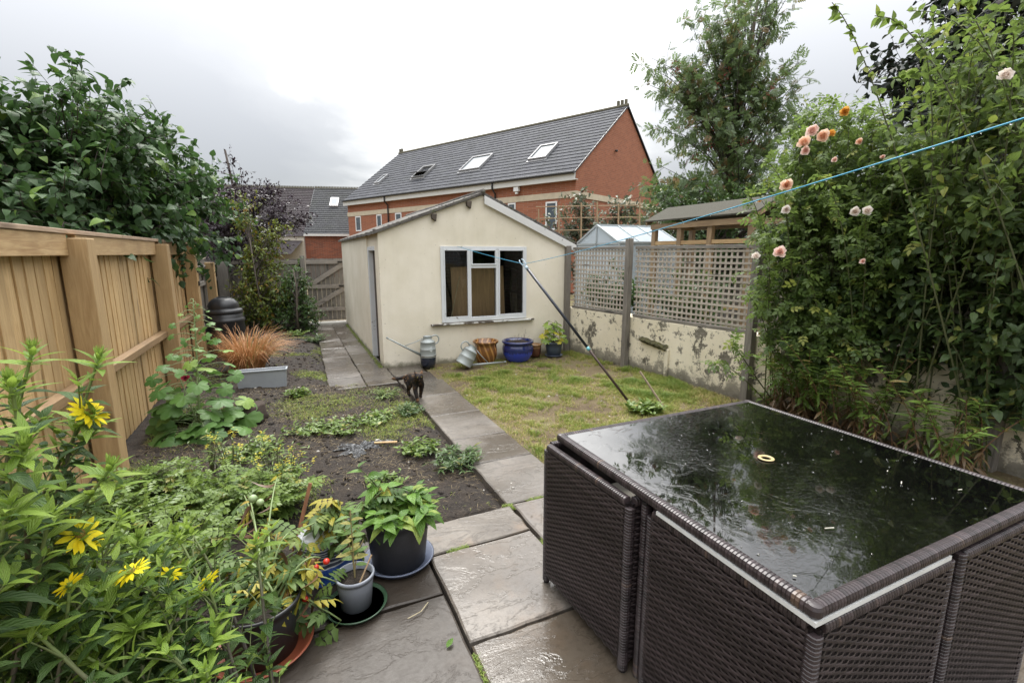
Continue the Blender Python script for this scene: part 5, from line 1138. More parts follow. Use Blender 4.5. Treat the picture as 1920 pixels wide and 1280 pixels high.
sun_plant("dense dark-leaved sunflower plant filling the lower left corner", W(-1.10, 1.1), [(60, 1060, 1.0, 'r', 1.2), (190, 1120, 1.05, 'r', 1.25), (340, 1130, 1.15, 'r', 1.2), (250, 1170, 1.0, 'r', 1.2), (110, 1140, .95, 'r', 1.2), (20, 1110, .95, 'r', 1.2), (400, 1190, 1.1, 'r', 1.1), (180, 1040, 1.2, 'r', 1.1)], 57)

# low leafy undergrowth between the sunflowers and behind them
M_WEED = leafmat("weed_leaf", (0.06, 0.115, 0.024), (0.17, 0.25, 0.045), (0.32, 0.30, 0.07), .93, veins=False, trans=.3)
def bushlet(name, label, cat, c, n, R, h, leafm, tpl, size, seed, group=None, flowers=None, fmat=None, up=.55, stem=M_CSTEM):
    r = np.random.default_rng(seed); t = thing(name, label, cat, c, group); c = np.array(c, float); sb = MB(); lv = Leaves(); fl = Leaves()
    for i in range(n):
        a = r.random() * 6.28; q = math.sqrt(r.random()); e = c + (R * q * math.cos(a), R * q * math.sin(a), h * (.45 + .6 * r.random()) * (1 - .35 * q))
        s = c + (R * .25 * q * math.cos(a), R * .25 * q * math.sin(a), 0); pa = bez(s, (s + e) / 2 + (0, 0, h * .2), e, 5); sb.tube(pa, np.linspace(.003, .0012, 5), 4, cap=False)
        for j in range(7):
            f = .25 + .75 * j / 6; k = f * 4; b = min(3, int(k)); p_ = pa[b] + (pa[b+1] - pa[b]) * (k - b); an = r.random() * 6.28
            lv.add(p_, (math.cos(an), math.sin(an), up * (f - .3)) + r.normal(size=3) * .2, (0, 0, 1) + r.normal(size=3) * .3, size * (.55 + .7 * r.random()), .97 if r.random() < .05 else min(.86, max(0, .2 + .5 * f + .18 * r.normal())))
        if flowers and r.random() < flowers:
            for m in range(9):
                cc = e + r.normal(size=3) * .013 + (0, 0, .01); 
                for w in range(4): fl.add(cc, (math.cos(w * 1.57), math.sin(w * 1.57), .3), (0, 0, 1.0), .009, r.random())
    obj("stems", sb, stem, t); lv.build("leaves", tpl, leafm, t)
    if fl.p: fl.build("flowers", T_RAY, fmat, t)
    return t
T_LOBE = compound(leaf_t(2, .75, .45, .2, .2), 3, .34, 58, .78)
for i, (x, y, R, h, n, lab) in enumerate(((300, 965, .30, .34, 60, "feathery weed between sunflowers and bare soil, beside the fence"), (420, 965, .26, .36, 55, "feathery weed with yellowing leaves behind the upright sunflower tips"), (520, 960, .24, .34, 50, "feathery weed beside the leaning wooden stake"), (330, 1080, .3, .38, 60, "low weed hidden among the middle sunflower stems"), (190, 1010, .3, .4, 55, "low weed at the fence foot behind the sunflowers"))):
    c = G(x, y); c[2] = 0; bushlet("feathery_weed", lab, "weed", c, n, R, h, M_WEED, T_LOBE, .10, 60 + i, "feathery weeds in the near bed")
M_MUST = m_petal("mustard_petal", (0.80, 0.66, 0.03), (0.82, 0.74, 0.12))
for i, (x, y, R, h, n, lab) in enumerate(((520, 930, .26, .52, 40, "wild mustard with most yellow flowers beside the stake"), (440, 905, .2, .46, 20, "wild mustard with thin flower heads in the bed's middle"), (395, 890, .14, .38, 12, "smallest wild mustard by the hollyhock"), (545, 925, .14, .40, 18, "wild mustard leaning over the bare black soil"))):
    c = G(x, y); c[2] = 0; bushlet("wild_mustard", lab, "weed", c, n, R, h, M_WEED, T_LANCE, .05, 70 + i, "wild mustard weeds", .38, M_MUST, .9)

# pots at the left edge of the patio
def pot(name, label, c, prof, mat, saucer=None, smat=None, slabel=None, n=40, soil=True, fn=None, group=None):
    mb = MB(); mb.lathe(prof, (0, 0, 0), n, .5, fn); t = thing(name, label, "pot", c, group)
    mb2 = MB(); mb2.lathe([(q[0], q[1]) for q in prof], tuple(c), n, .5, fn); obj("pot_body", mb2, mat, t, True)
    if soil:
        k = max(range(len(prof)), key=lambda i: prof[i][1]); R, z = prof[k][0], prof[k][1]
        mb = MB(); mb.lathe([(R * .93, z - .035), (R * .5, z - .026), (0, z - .024)], tuple(c), n); obj("potting_soil", mb, M_SOIL, t, True)
    if saucer:
        R, h = saucer; mb = MB(); mb.lathe([(0, .001), (R * .86, .001), (R, h), (R * 1.02, h + .004), (R * .97, h + .006), (R * .84, .007), (0, .007)], (c[0], c[1], c[2] - .009), n)
        tag(obj("saucer", mb, smat, None, True), slabel, "saucer")
    return t
def scl(pr, k): return [(a * k, b * k) for a, b in pr]
def potprof(rb, rt, h, lip=.012, th=.005): return [(0, .002), (rb, .002), (rb + (rt - rb) * .80, h * .80), (rt - .004, h - lip * 1.6), (rt + .003, h - lip * 1.5), (rt + .005, h - .003), (rt, h), (rt - th, h - .002), (rt - th * 1.6, h - .05), (rb * .9, .02), (0, .02)]
Z0 = .022
M_BLKPOT = plain("black_plastic", (0.022, 0.022, 0.024), .5, bump=.15); M_GRYPOT = plain("grey_plastic", (0.22, 0.235, 0.27), .4, varc=.05, bump=.1); M_TERRA = plain("terracotta_plastic", (0.30, 0.085, 0.045), .4)
M_BLSAUC = plain("slate_blue_plastic", (0.12, 0.14, 0.20), .35); M_GRSAUC = plain("dark_green_plastic", (0.03, 0.065, 0.035), .3)
pot("plant_pot", "large charcoal pot holding a bright leafy hydrangea", (.40, 2.29, Z0), potprof(.135, .165, .27), plain("charcoal_plastic", (0.045, 0.045, 0.05), .55, bump=.3), (.178, .03), M_BLSAUC, "slate blue saucer under the large charcoal pot")
pot("plant_pot", "small pale grey pot with a thin seedling and cane", (.155, 2.035, Z0), potprof(.066, .082, .165), M_GRYPOT, (.135, .022), M_GRSAUC, "dark green saucer holding rainwater under the small grey pot")
pot("plant_pot", "black pot of tomato plants in the terracotta saucer", (-.215, 1.945, Z0), potprof(.125, .15, .23), M_BLKPOT, (.185, .03), M_TERRA, "wide terracotta saucer under the black tomato pot")
mb = MB(); mb.lathe([(.122, 0), (0, 0)], (.155, 2.035, Z0 + .008), 40); g = Mat("rain_water"); tag(obj("saucer_water", mb, g.pbr((0.24, 0.25, 0.14), .03, spec=.4)), "rainwater standing in the green saucer", "water", kind="stuff")
# hydrangea
M_HYD = leafmat("hydrangea_leaf", (0.055, 0.125, 0.020), (0.16, 0.30, 0.045), (0.26, 0.33, 0.06), .9, rough=.35, trans=.28, vein_col=(0.22, 0.36, 0.09), vscale=10, vbump=.5)
T_HYD = leaf_t(8, .58, .4, .2, .35, serr=.03)
r = np.random.default_rng(80); hy = thing("hydrangea", "bright green hydrangea with broad glossy leaves in the charcoal pot", "plant", (.40, 2.29, .27)); sb = MB(); lv = Leaves()
for i in range(24):
    a = r.random() * 6.28; q = math.sqrt(r.random()); s = np.array([.40 + .08 * q * math.cos(a), 2.29 + .08 * q * math.sin(a), .26]); e = s + (.13 * q * math.cos(a), .13 * q * math.sin(a), .06 + .11 * r.random() * (1.2 - q))
    if i < 3: e = s + (-.12 - .03 * i, .08, .17 + .05 * i)
    pa = bez(s, (s + e) / 2 + (0, 0, .03), e, 5); sb.tube(pa, np.linspace(.004, .0025, 5), 5)
    for j in range(8):
        an = j * 2.4 + a; k = 4 - .45 * j; b = max(0, min(3, int(k))); p_ = pa[b] + (pa[b+1] - pa[b]) * min(1, max(0, k - b)); lv.add(p_, (math.cos(an), math.sin(an), .55 - .14 * j) + r.normal(size=3) * .1, (0, 0, 1) + r.normal(size=3) * .15, .06 + .014 * j * (.7 + .5 * r.random()), min(.95, r.random()))
obj("stems", sb, M_CSTEM, hy); lv.build("leaves", T_HYD, M_HYD, hy)
# seedling
r = np.random.default_rng(81); sl_ = thing("seedling", "spindly seedling with oval yellow green leaves in the small grey pot", "plant", (.155, 2.035, .16)); sb = MB(); lv = Leaves()
for (ex, ey, ez, n) in ((.0, .01, .33, 11), (.05, .03, .16, 4), (-.03, .02, .24, 6)):
    s = np.array([.155, 2.035, .16]); e = s + (ex, ey, ez); pa = bez(s, s + (0, 0, ez * .6), e, 6); sb.tube(pa, np.linspace(.0035, .002, 6), 5)
    for j in range(n):
        f = .35 + .65 * j / n; k = f * 5; b = min(4, int(k)); p_ = pa[b] + (pa[b+1] - pa[b]) * (k - b); an = j * math.pi + r.normal() * .3 - .4; lv.add(p_, (math.cos(an), .4 * math.sin(an * 1.3), .25) + r.normal(size=3) * .12, (0, -.3, 1) + r.normal(size=3) * .2, .068 * (.7 + .4 * r.random()), .95 if r.random() < .2 else r.random() * .85)
obj("stems", sb, plain("tan_stem", (0.25, 0.2, 0.09), .6), sl_); lv.build("leaves", leaf_t(7, .5, .5, .2, .3), leafmat("seedling_leaf", (0.07, 0.14, 0.03), (0.17, 0.27, 0.06), (0.38, 0.32, 0.08), .9, trans=.3, vscale=10), sl_)
mb = MB(); mb.tube([(.165, 1.985, .155), (.235, 2.05, .245)], .004, 6); tag(obj("cane_stub", mb, M_CANE), "short tan cane stuck slantwise into the grey pot", "cane")
# tomato
M_TOM = leafmat("tomato_leaf", (0.055, 0.105, 0.03), (0.15, 0.22, 0.05), (0.40, 0.34, 0.05), .80, rough=.55, trans=.3, veins=False); M_DEADL = leafmat("dead_leaf", (0.09, 0.05, 0.03), (0.2, 0.115, 0.06), veins=False, trans=.2); M_YELL = leafmat("yellowed_leaf", (0.22, 0.20, 0.03), (0.42, 0.38, 0.05), (0.30, 0.16, 0.04), .92, trans=.35, vscale=10)
M_TSTEM = plain("tomato_stem", (0.17, 0.23, 0.09), .6)
T_TOM = compound(leaf_t(4, .6, .4, .2, .35, serr=.15), 3, .36, 60, .74)
r = np.random.default_rng(82); tm = thing("tomato_plant", "straggling tomato plant with yellowed leaves and small red fruit", "plant", (-.2, 1.95, .2)); sb = MB(); lv, dv, yv = Leaves(), Leaves(), Leaves()
tips = [P(*a) for a in ((470, 940, 2.15), (620, 930, 2.15), (680, 940, 2.2), (590, 980, 2.0), (540, 1060, 1.85), (480, 1050, 1.8), (630, 1090, 1.85), (520, 1000, 2.0), (450, 1090, 1.75), (650, 1010, 2.1), (600, 1140, 1.75), (720, 905, 2.3), (500, 1130, 1.72), (560, 1090, 1.75))]
tips += [t_ + r.normal(size=3) * (.07, .07, .06) for t_ in tips] + [t_ + r.normal(size=3) * (.09, .07, .08) - (0, 0, .08) for t_ in tips[:9]]
for i, e in enumerate(tips):
    s = np.array([-.2 + .05 * r.normal(), 1.95 + .05 * r.normal(), .2]) if i % 14 not in (1, 2, 9, 11) else np.array([.12 + .05 * r.normal(), 2.28, .1])
    pa = bez(s, (s + e) / 2 + (0, 0, .14), e, 9); sb.tube(pa, np.linspace(.006, .003, 9), 6)
    for j in range(9):
        f = .3 + .7 * j / 8; k = f * 8; b = min(7, int(k)); p_ = pa[b] + (pa[b+1] - pa[b]) * (k - b); an = r.random() * 6.28; d = (math.cos(an), math.sin(an), -.15) + r.normal(size=3) * .25
        q = r.random()
        if q < .5: lv.add(p_, d, (0, 0, 1) + r.normal(size=3) * .3, .13 * (.6 + .6 * r.random()), r.random())
        elif q < .78: yv.add(p_, d, (0, 0, 1) + r.normal(size=3) * .4, .06 * (.7 + .5 * r.random()), r.random())
        else: dv.add(p_, d - np.array([0, 0, 1.2]), (1, 0, 0) + r.normal(size=3) * .6, .08 * (.6 + .6 * r.random()), r.random())
obj("stems", sb, M_TSTEM, tm, True); lv.build("leaves", T_TOM, M_TOM, tm); dv.build("dead_leaves", leaf_t(4, .35, .4, .8, .9), M_DEADL, tm); yv.build("yellow_leaves", leaf_t(8, .75, .42, .2, .4, serr=.04), M_YELL, tm)
M_RED, M_GRN = plain("ripe_tomato", (0.45, 0.025, 0.012), .25, varc=.03), plain("unripe_tomato", (0.25, 0.33, 0.16), .35, varc=.03)
for (x, y, d, R, m) in ((572, 1122, 1.72, .013, M_RED), (592, 1063, 1.85, .014, M_RED), (612, 1052, 1.88, .015, M_RED), (481, 1011, 1.78, .012, M_RED), (474, 934, 2.05, .020, M_GRN), (488, 941, 2.03, .017, M_GRN)):
    mb = MB(); mb.lathe([(R * math.sin(t), -R * .92 * math.cos(t)) for t in np.linspace(0, math.pi, 9)], P(x, y, d), 14); obj("tomato", mb, m, tm, True)
a, b = P(556, 1015, 2.12), P(582, 905, 2.22); mb = MB(); a2 = a + (a - b) * 1.9; mb.bar(a2, b, .022, .012, (0, 1, 0), w2=.016)
tag(obj("wooden_stake", mb, wood("stake_wood", (0.30, 0.13, 0.06), (0.17, 0.07, 0.035), 'Z')), "reddish wooden stake leaning in the tomato plants", "stake")
# compost bag slumped behind the tomato
g = Mat("printed_plastic_bag"); uv = g.sep(g.co('UV')); st = g.math('SINE', g.math('MULTIPLY', uv[1], 120)); c_ = g.mix(g.ramp(st, [(.45, 0.0), (.5, 1.0)]), (0.045, 0.055, 0.09), (0.55, 0.57, 0.62)); c_ = g.mix(g.ramp(uv[1], [(.30, 1.0), (.32, 0.0)], 'CONSTANT'), c_, (0.03, 0.09, 0.36)); c_ = g.mix(g.ramp(uv[1], [(.66, 0.0), (.67, 1.0)], 'CONSTANT'), c_, (0.6, 0.62, 0.66))
M_BAG = g.pbr(c_, .3, g.bump(g.noise(22, 3), .5, .02))
mb = MB(); cc = np.array([.06, 2.34, .0])
def bagp(u, v):
    a = u * 2 * math.pi; s_ = (1.0 if v < .75 else 1 - (v - .75) * 2.4) * (.9 + .1 * math.cos(v * 3)); n_ = .02 * mnoise.noise((math.cos(a) * 3, math.sin(a) * 3, v * 6))
    return cc + ((.17 * s_ + n_) * math.cos(a), (.10 * s_ + n_) * math.sin(a), .01 + .30 * v + .02 * mnoise.noise((a, v * 4, 9)))
mb.grid(bagp, 48, 24); tag(obj("compost_bag", mb, M_BAG, None, True), "crumpled blue and white striped plastic bag behind the tomato plants", "bag")

# hollyhock by the fence
M_HOLL = leafmat("hollyhock_leaf", (0.045, 0.115, 0.03), (0.13, 0.25, 0.05), (0.22, 0.33, 0.06), .93, rough=.5, trans=.25, veins=False)
T_HOLL = palm_t(5, .5, .30, 3, .18, 320, .03, 40)
hb_ = G(375, 805); hb_[2] = 0; r = np.random.default_rng(83); hl = thing("hollyhock", "big-leaved hollyhock with one dark red flower against the fence", "plant", hb_); sb = MB(); lv = Leaves()
tip = P(362, 560, 4.35); sp = bez(hb_, hb_ * .5 + tip * .5 + (.02, 0, .2), tip, 12); sb.tube(sp, np.linspace(.012, .004, 12), 7)
tip2 = P(330, 690, 4.3); s2 = bez(hb_, hb_ * .5 + tip2 * .5, tip2, 8); sb.tube(s2, np.linspace(.01, .004, 8), 6)
for j in range(110):
    f = (j / 110) ** 1.7; k = min(10.99, f * 11); b = int(k); q = (sp[b] + (sp[b+1] - sp[b]) * (k - b)) if j % 4 else s2[min(7, int(f * 7))]
    an = j * 2.4; L = (.34 * (1 - f) ** .8 + .03) * (.6 + .6 * r.random()); o = np.array([math.cos(an), math.sin(an), 0.0]); e = q + o * L + (0, 0, .06 * (1 - f) - .02)
    if e[0] < -1.17: e[0] = -1.17 + .05 * r.random()
    sb.tube(bez(q, (q + e) / 2 + (0, 0, .05), e, 4), np.linspace(.0035, .002, 4), 4, cap=False)
    lv.add(e, o + (0, 0, .15 - .9 * r.random()), (0, -.25, .9) + o * .6 + r.normal(size=3) * .42, (.03 + .24 * (1 - f) ** 1.3) * (.75 + .45 * r.random()), .96 if r.random() < .05 else min(.88, .25 + .5 * r.random() + .15 * f))
obj("stems", sb, M_TSTEM, hl, True); lv.build("leaves", T_HOLL, M_HOLL, hl)
bloom(r, P(348, 709, 4.0), (.2, -1, .4), .038, m_petal("crimson_petal", (0.16, 0.008, 0.02), (0.36, 0.04, 0.08)), hl, 14)
# low weeds along the soil
for i, (x, y, R, h, n, s, lab) in enumerate(((765, 775, .16, .09, 40, .055, "low leafy weed at the path edge by the cat"), (700, 790, .2, .08, 34, .05, "low weed between cat and ash heap"), (640, 805, .22, .08, 30, .05, "spreading weed left of the ash heap's far side"), (855, 868, .22, .11, 46, .065, "brightest leafy weed beside the middle of the path"), (790, 850, .16, .08, 30, .05, "dull weed right of the board on the soil"), (560, 745, .13, .09, 26, .05, "small tuft of weed in front of the zinc trough's corner"), (720, 745, .2, .1, 30, .045, "weedy tuft where the side path ends"), (580, 810, .22, .07, 26, .045, "flat weed in the middle of the soil bed"), (720, 905, .14, .06, 16, .04, "tiny weed below the ash heap"), (590, 640, .22, .16, 26, .08, "fresh green leafy weed at the side path's left edge"), (555, 632, .25, .13, 26, .06, "weed in front of the leafy shrub"), (1210, 772, .17, .11, 36, .075, "bluish green weed at the foot of the line prop"), (900, 970, .10, .03, 8, .025, "sprig of weed at the soil corner by the patio"), (470, 850, .22, .1, 28, .055, "weed in front of the hollyhock's right leaves"))):
    c = G(x, y); c[2] = soil_h(c[0], c[1]) if c[0] < 1.13 else turf_h(c[0], c[1]); bushlet("weed", lab, "weed", c, int(n * 1.6), R * 1.15, h, M_GREENL if i in (0, 3, 9) else M_WEED, T_OV2 if i % 3 else T_LANCE, s, 90 + i, "low weeds on the soil and lawn", up=.8)
for i, (x, y, lab) in enumerate(((1800, 800, "green weed in front of the wall at the right picture edge"), (1860, 840, "brightest weed at the right picture edge by the table"), (1440, 755, "low green weed behind the table's far corner"))):
    c = G(x, y, .0); c[2] = 0; bushlet("border_weed", lab, "weed", c, 50, .22, .38 if i < 2 else .2, M_ASTER, T_LANCE, .09, 110 + i, "weeds along the wall border")
# ornamental grass
M_RUST = m_blades("rusty_grass", (0.14, 0.22, 0.05), (0.40, 0.17, 0.06), (0.48, 0.27, 0.13))
r = np.random.default_rng(84); gb = np.array([-.62, 7.1, 0.0]); og = thing("ornamental_grass", "clump of rusty orange ornamental grass in front of the compost bin", "grass clump", gb); mb = MB(); q_ = rng
for i in range(820):
    a = r.random() * 6.28; rr = .16 * math.sqrt(r.random()); s = gb + (rr * math.cos(a), rr * math.sin(a), 0); L = .48 + .40 * r.random(); ln = .25 + .6 * r.random(); a += r.normal() * .5
    e = s + (math.cos(a) * L * ln, math.sin(a) * L * ln, L * (1 - ln * .62) - (.15 * ln if r.random() < .4 else 0)); m = s + (math.cos(a) * L * ln * .35, math.sin(a) * L * ln * .35, L * .68)
    pa = bez(s, m, e, 6); w = np.array([-math.sin(a), math.cos(a), .2]) * .004; vs = []
    for j, p_ in enumerate(pa): k = 1 - .85 * (j / 5) ** 2; vs += [p_ - w * k, p_ + w * k]
    mb.add(vs, [(2*j, 2*j+1, 2*j+3, 2*j+2) for j in range(5)], .1 + .2 * r.random() if r.random() < .13 else .45 + .55 * r.random())
obj("blades", mb, M_RUST, og)
# ------------------------------------------------------------------ things standing about the garden
M_BIN = plain("black_bin_plastic", (0.020, 0.021, 0.024), .38, varc=.1, bump=.1, bscale=20)
bn = thing("compost_bin", "black plastic compost bin with domed lid by the grey fence", "compost bin", (-.99, 8.45, 0))
mb = MB(); mb.lathe([(a_ * .83, b_2) for a_, b_2 in ((.37, 0), (.37, .03), (.315, .56), (.330, .575), (.335, .60), (.32, .62), (.30, .64), (.30, .69), (.28, .70), (0, .70))], (-.99, 8.45, 0), 40); obj("bin_body", mb, M_BIN, bn, True)
mb = MB(); mb.lathe([(a_ * .83, b_2) for a_, b_2 in ((.29, .69), (.31, .705), (.312, .735), (.295, .76), (.25, .77), (.25, .785), (.255, .815), (.235, .86), (.18, .91), (.11, .94), (.10, .93), (.03, .93), (0, .93))], (-.99, 8.45, 0), 40); ld = obj("lid", mb, M_BIN, bn, True)
mb = MB(); mb.bar((-1.06, 8.40, .945), (-.92, 8.40, .945), .03, .022); obj("handle", mb, M_BIN, ld, bevel=.006)
M_ZINC = Mat("galvanised_zinc"); g = M_ZINC; v_ = g.voro(40, None, 'F1', 'Color'); M_ZINC = g.pbr(g.mix(g.noise(6, 5), (0.27, 0.295, 0.325), (0.41, 0.435, 0.47)), g.math('ADD', .38, g.math('MULTIPLY', g.noise(20), .2)), g.bump(g.noise(14, 3), .15, .01), .3)
M_CANZ = Mat("dull_galvanised_steel"); g = M_CANZ; M_CANZ = g.pbr(g.mix(g.noise(9, 5), (0.26, 0.285, 0.285), (0.40, 0.43, 0.42)), .5, g.bump(g.noise(25, 3), .15, .01), .3)
c = np.array([-.41, 6.22, 0]); a = np.array([.998, -.07, 0]); b_ = np.array([.07, .998, 0])
tz = thing("zinc_trough", "rectangular grey zinc trough on the soil before the rusty grass", "trough", c)
mb = MB(); h, L, D, t = .25, .265, .06, .006
def q3(u, v, z): return c + a * u + b_ * v + (0, 0, z)
def rq(L_, D_, z): return [q3(-L_, -D_, z), q3(L_, -D_, z), q3(L_, D_, z), q3(-L_, D_, z)]
rings = [rq(L * .95, D * .9, .0), rq(L, D, h - .02), rq(L + .012, D + .012, h - .018), rq(L + .012, D + .012, h), rq(L - t, D - t, h), rq(L * .95 - t, D * .9 - t, h - .06)]
vs = [p_ for r_ in rings for p_ in r_]; mb.add(vs, [(4*i+k, 4*i+(k+1) % 4, 4*i+4+(k+1) % 4, 4*i+4+k) for i in range(5) for k in range(4)] + [(3, 2, 1, 0)]); obj("trough_body", mb, M_ZINC, tz, bevel=.003)
mb = MB(); r_ = rq(L * .95 - t, D * .9 - t, h - .058); mb.add(r_, [(0, 1, 2, 3)]); obj("potting_soil", mb, M_SOIL, tz)
st = G(472, 788); st[2] = 0; mb = MB(); mb.lathe([(.15, 0), (.13, .05), (.125, .15), (.11, .165), (.07, .16), (0, .165)], tuple(st), 22, .5, lambda A_, R_, h_: R_ * (1 + .10 * math.sin(3 * A_) + .07 * math.sin(7 * A_ + h_ * 20)))
tag(obj("tree_stump", mb, plain("rotten_stump", (0.045, 0.032, 0.024), .95, bump=1.0, bscale=40), None, True), "dark rotten stump behind the hollyhock's lowest leaves", "stump")
mb = MB(); s0, s1 = G(702, 836), G(745, 834); mb.bar(s0 + (0, 0, .03), s1 + (0, 0, .028), .022, .012, var=.4); tag(obj("wood_offcut", mb, M_PINE_R, None, bevel=.002), "short split of orange wood lying beside the ash", "wood")
mb = MB(); e = G(1245, 764); mb.bar(e, e + (-.16, .22, .36), .028, .016, var=.6); tag(obj("wooden_batten", mb, wood("pale_batten", (0.36, 0.28, 0.2), (0.22, 0.16, 0.11), 'Z'), None, bevel=.002), "pale wooden batten leaning over the lawn beside the line prop", "batten")
mb = MB(); s = [G(765, 1168) + (0, 0, .024), G(790, 1155) + (0, 0, .026), G(803, 1137) + (0, 0, .024)]; mb.tube(s, .0022, 5); tag(obj("straw_stem", mb, plain("straw", (0.36, 0.31, 0.2), .7)), "bent straw lying on the wet dark slab", "straw")
lv = Leaves(); lv.add(G(838, 1222) + (0, 0, .022), (.7, .5, .05), (0, 0, 1.0), .045, .4); tag(lv.build("fallen_leaf", leaf_t(6, .6, .45, .5, -.2), M_HYD), "single green leaf fallen on the dark slab", "leaf")
# moss and weeds growing in the slab joints
pts = []
while len(pts) < 1300:
    k = int(rng.integers(0, 5)); tt = rng.random()
    a_, b_2 = (((.55, 2.26), (1.17, 2.26)), ((.55, 1.62), (1.17, 1.62)), ((1.17, 1.9), (1.17, 2.56)), ((.55, 1.2), (.55, 2.26)), ((1.1, 2.566), (1.75, 2.566)))[k]
    x, y = a_[0] + (b_2[0] - a_[0]) * tt, a_[1] + (b_2[1] - a_[1]) * tt
    if mnoise.noise((x * 5, y * 5, 4)) > .2: pts.append((x + rng.normal() * .005, y + rng.normal() * .005, .0))
o = blades(np.array(pts), .014 + .012 * rng.random(len(pts)), 1.2, .004, .35 * rng.random(len(pts)), "joint_moss", M_GRASS); tag(o, "moss and tiny weeds in the joints of the patio slabs", "moss", kind='stuff')
# moss at the foot of the shed wall
pts = np.array([(SX0 - .02 - .05 * rng.random() ** 2, 6.7 + 4.6 * rng.random(), .008) for _ in range(2200)]); o = blades(pts, .012 + .02 * rng.random(len(pts)), 1.2, .005, .45 * rng.random(len(pts)), "wall_moss", M_GRASS); tag(o, "moss line along the foot of the shed's path side wall", "moss", kind='stuff')

# pots along the shed
def glaze(name, top, low, cut, rough=.12, streak=.09):
    g = Mat(name); uv = g.sep(g.co('UV')); n = g.noise(4, 5, g.map(g.co('UV'), (26, 3, 1)), .6)
    f = g.ramp(g.math('ADD', uv[1], g.math('MULTIPLY', g.math('SUBTRACT', n, .5), streak * 2)), [(cut - .012, 0.0), (cut + .012, 1.0)])
    return g.pbr(g.mix(f, low, top), rough, g.bump(g.noise(18, 3), .08, .01), spec=.6, coat=.5)
c = (1.675, 6.50, .0)
pot("plant_pot", "small dark blue pot carrying the upright watering can", c, [(0, .002), (.085, .002), (.105, .06), (.112, .14), (.108, .165), (.118, .168), (.118, .182), (.105, .184), (.10, .15), (0, .15)], glaze("dark_blue_glaze", (0.16, 0.15, 0.12), (0.012, 0.018, 0.035), .172, .2, .0), soil=False)
ribs = lambda A_, R_, h_: R_ * (1 + (.03 * abs(math.sin(6 * A_ + h_ * 14)) if .03 < h_ < .24 else 0))
g = Mat("amber_glaze"); uv = g.sep(g.co('UV')); sv = g.math('SINE', g.math('ADD', g.math('MULTIPLY', uv[0], 75.4), g.math('MULTIPLY', uv[1], 28))); M_AMB = g.pbr(g.mix(g.ramp(sv, [(.3, 0.0), (.9, 1.0)]), (0.16, 0.065, 0.018), (0.38, 0.19, 0.06)), .18, spec=.6, coat=.4)
pot("plant_pot", "amber brown glazed pot with slanting ribs, empty", (2.54, 6.46, 0), scl([(0, .002), (.11, .002), (.12, .03)] + [(.12 + .03 * k / 8 + .012 * math.sin(k * .5), .03 + .21 * k / 8) for k in range(1, 9)] + [(.16, .262), (.168, .27), (.168, .29), (.158, .294), (.145, .28), (.13, .20), (0, .20)], 1.14), M_AMB, soil=False, n=96, fn=ribs)
bp = pot("plant_pot", "largest pot, glossy cobalt blue with pale drips, against the shed", (3.02, 6.36, 0), scl([(0, .002), (.14, .002), (.165, .03), (.20, .10), (.212, .17), (.205, .215), (.19, .235), (.20, .245), (.215, .255), (.215, .275), (.20, .283), (.185, .275), (.17, .24)], 1.12), glaze("cobalt_glaze", (0.012, 0.02, 0.10), (0.025, 0.05, 0.36), .146, .1, .07), n=64)
pot("plant_pot", "little brown glazed pot between cobalt pot and slate pot", (3.385, 6.50, 0), scl([(0, .002), (.07, .002), (.085, .05), (.092, .14), (.085, .165), (.098, .17), (.098, .185), (.085, .188), (.075, .15)], 1.1), glaze("brown_glaze", (0.22, 0.12, 0.05), (0.075, 0.025, 0.015), .15, .25, .02))
pot("plant_pot", "slate blue tapered pot with a leafy fatsia in the shed corner", (3.68, 6.42, .012), [(0, .002), (.105, .002), (.125, .12), (.138, .20), (.148, .205), (.148, .222), (.135, .224), (.125, .18)], plain("slate_blue_glaze", (0.055, 0.075, 0.105), .35), (.14, .02), M_BLSAUC, "dark saucer under the fatsia pot")
M_FATS = leafmat("fatsia_leaf", (0.13, 0.22, 0.03), (0.24, 0.33, 0.05), (0.55, 0.48, 0.04), .78, rough=.35, trans=.3, veins=False); T_FATS = palm_t(7, .5, .55, 2, .2, 300, .0, 42)
r = np.random.default_rng(120); ft = thing("fatsia", "fatsia with hand-shaped leaves, some turned yellow", "plant", (3.68, 6.42, .2)); sb = MB(); lv = Leaves()
for j in range(30):
    f = j / 30; an = j * 2.4; q = np.array([3.68, 6.42, .2 + .34 * f]); e = q + np.array([math.cos(an), math.sin(an), .25]) * (.17 - .07 * f) * (.6 + .6 * r.random()); e[1] = min(e[1], 6.64); sb.tube([q, (q + e) / 2 + (0, 0, .02), e], .003, 4)
    lv.add(e, (e - q) * (1, 1, .2) - np.array([0, 0, .05]), np.array([0, -.7, 1]) + r.normal(size=3) * .25, .15 * (.7 + .5 * r.random()), .9 if f < .62 and r.random() < .45 else .75 * r.random())
sb.tube([(3.68, 6.42, .18), (3.68, 6.42, .5)], .008, 6); obj("stems", sb, M_TWIG, ft); lv.build("leaves", T_FATS, M_FATS, ft)
r = np.random.default_rng(121); sb = MB()
for j in range(46):
    s = np.array([3.05 + .08 * r.normal(), 6.36 + .06 * r.normal(), .24]); e = s + r.normal(size=3) * (.07, .05, .05) + (0, 0, .09); sb.tube(bez(s, (s + e) / 2 + r.normal(size=3) * .02, e, 4), .0018, 3, cap=False)
tag(obj("dead_plant", sb, plain("dead_stalk", (0.14, 0.10, 0.06), .9)), "withered brown stalks in the cobalt blue pot", "plant")
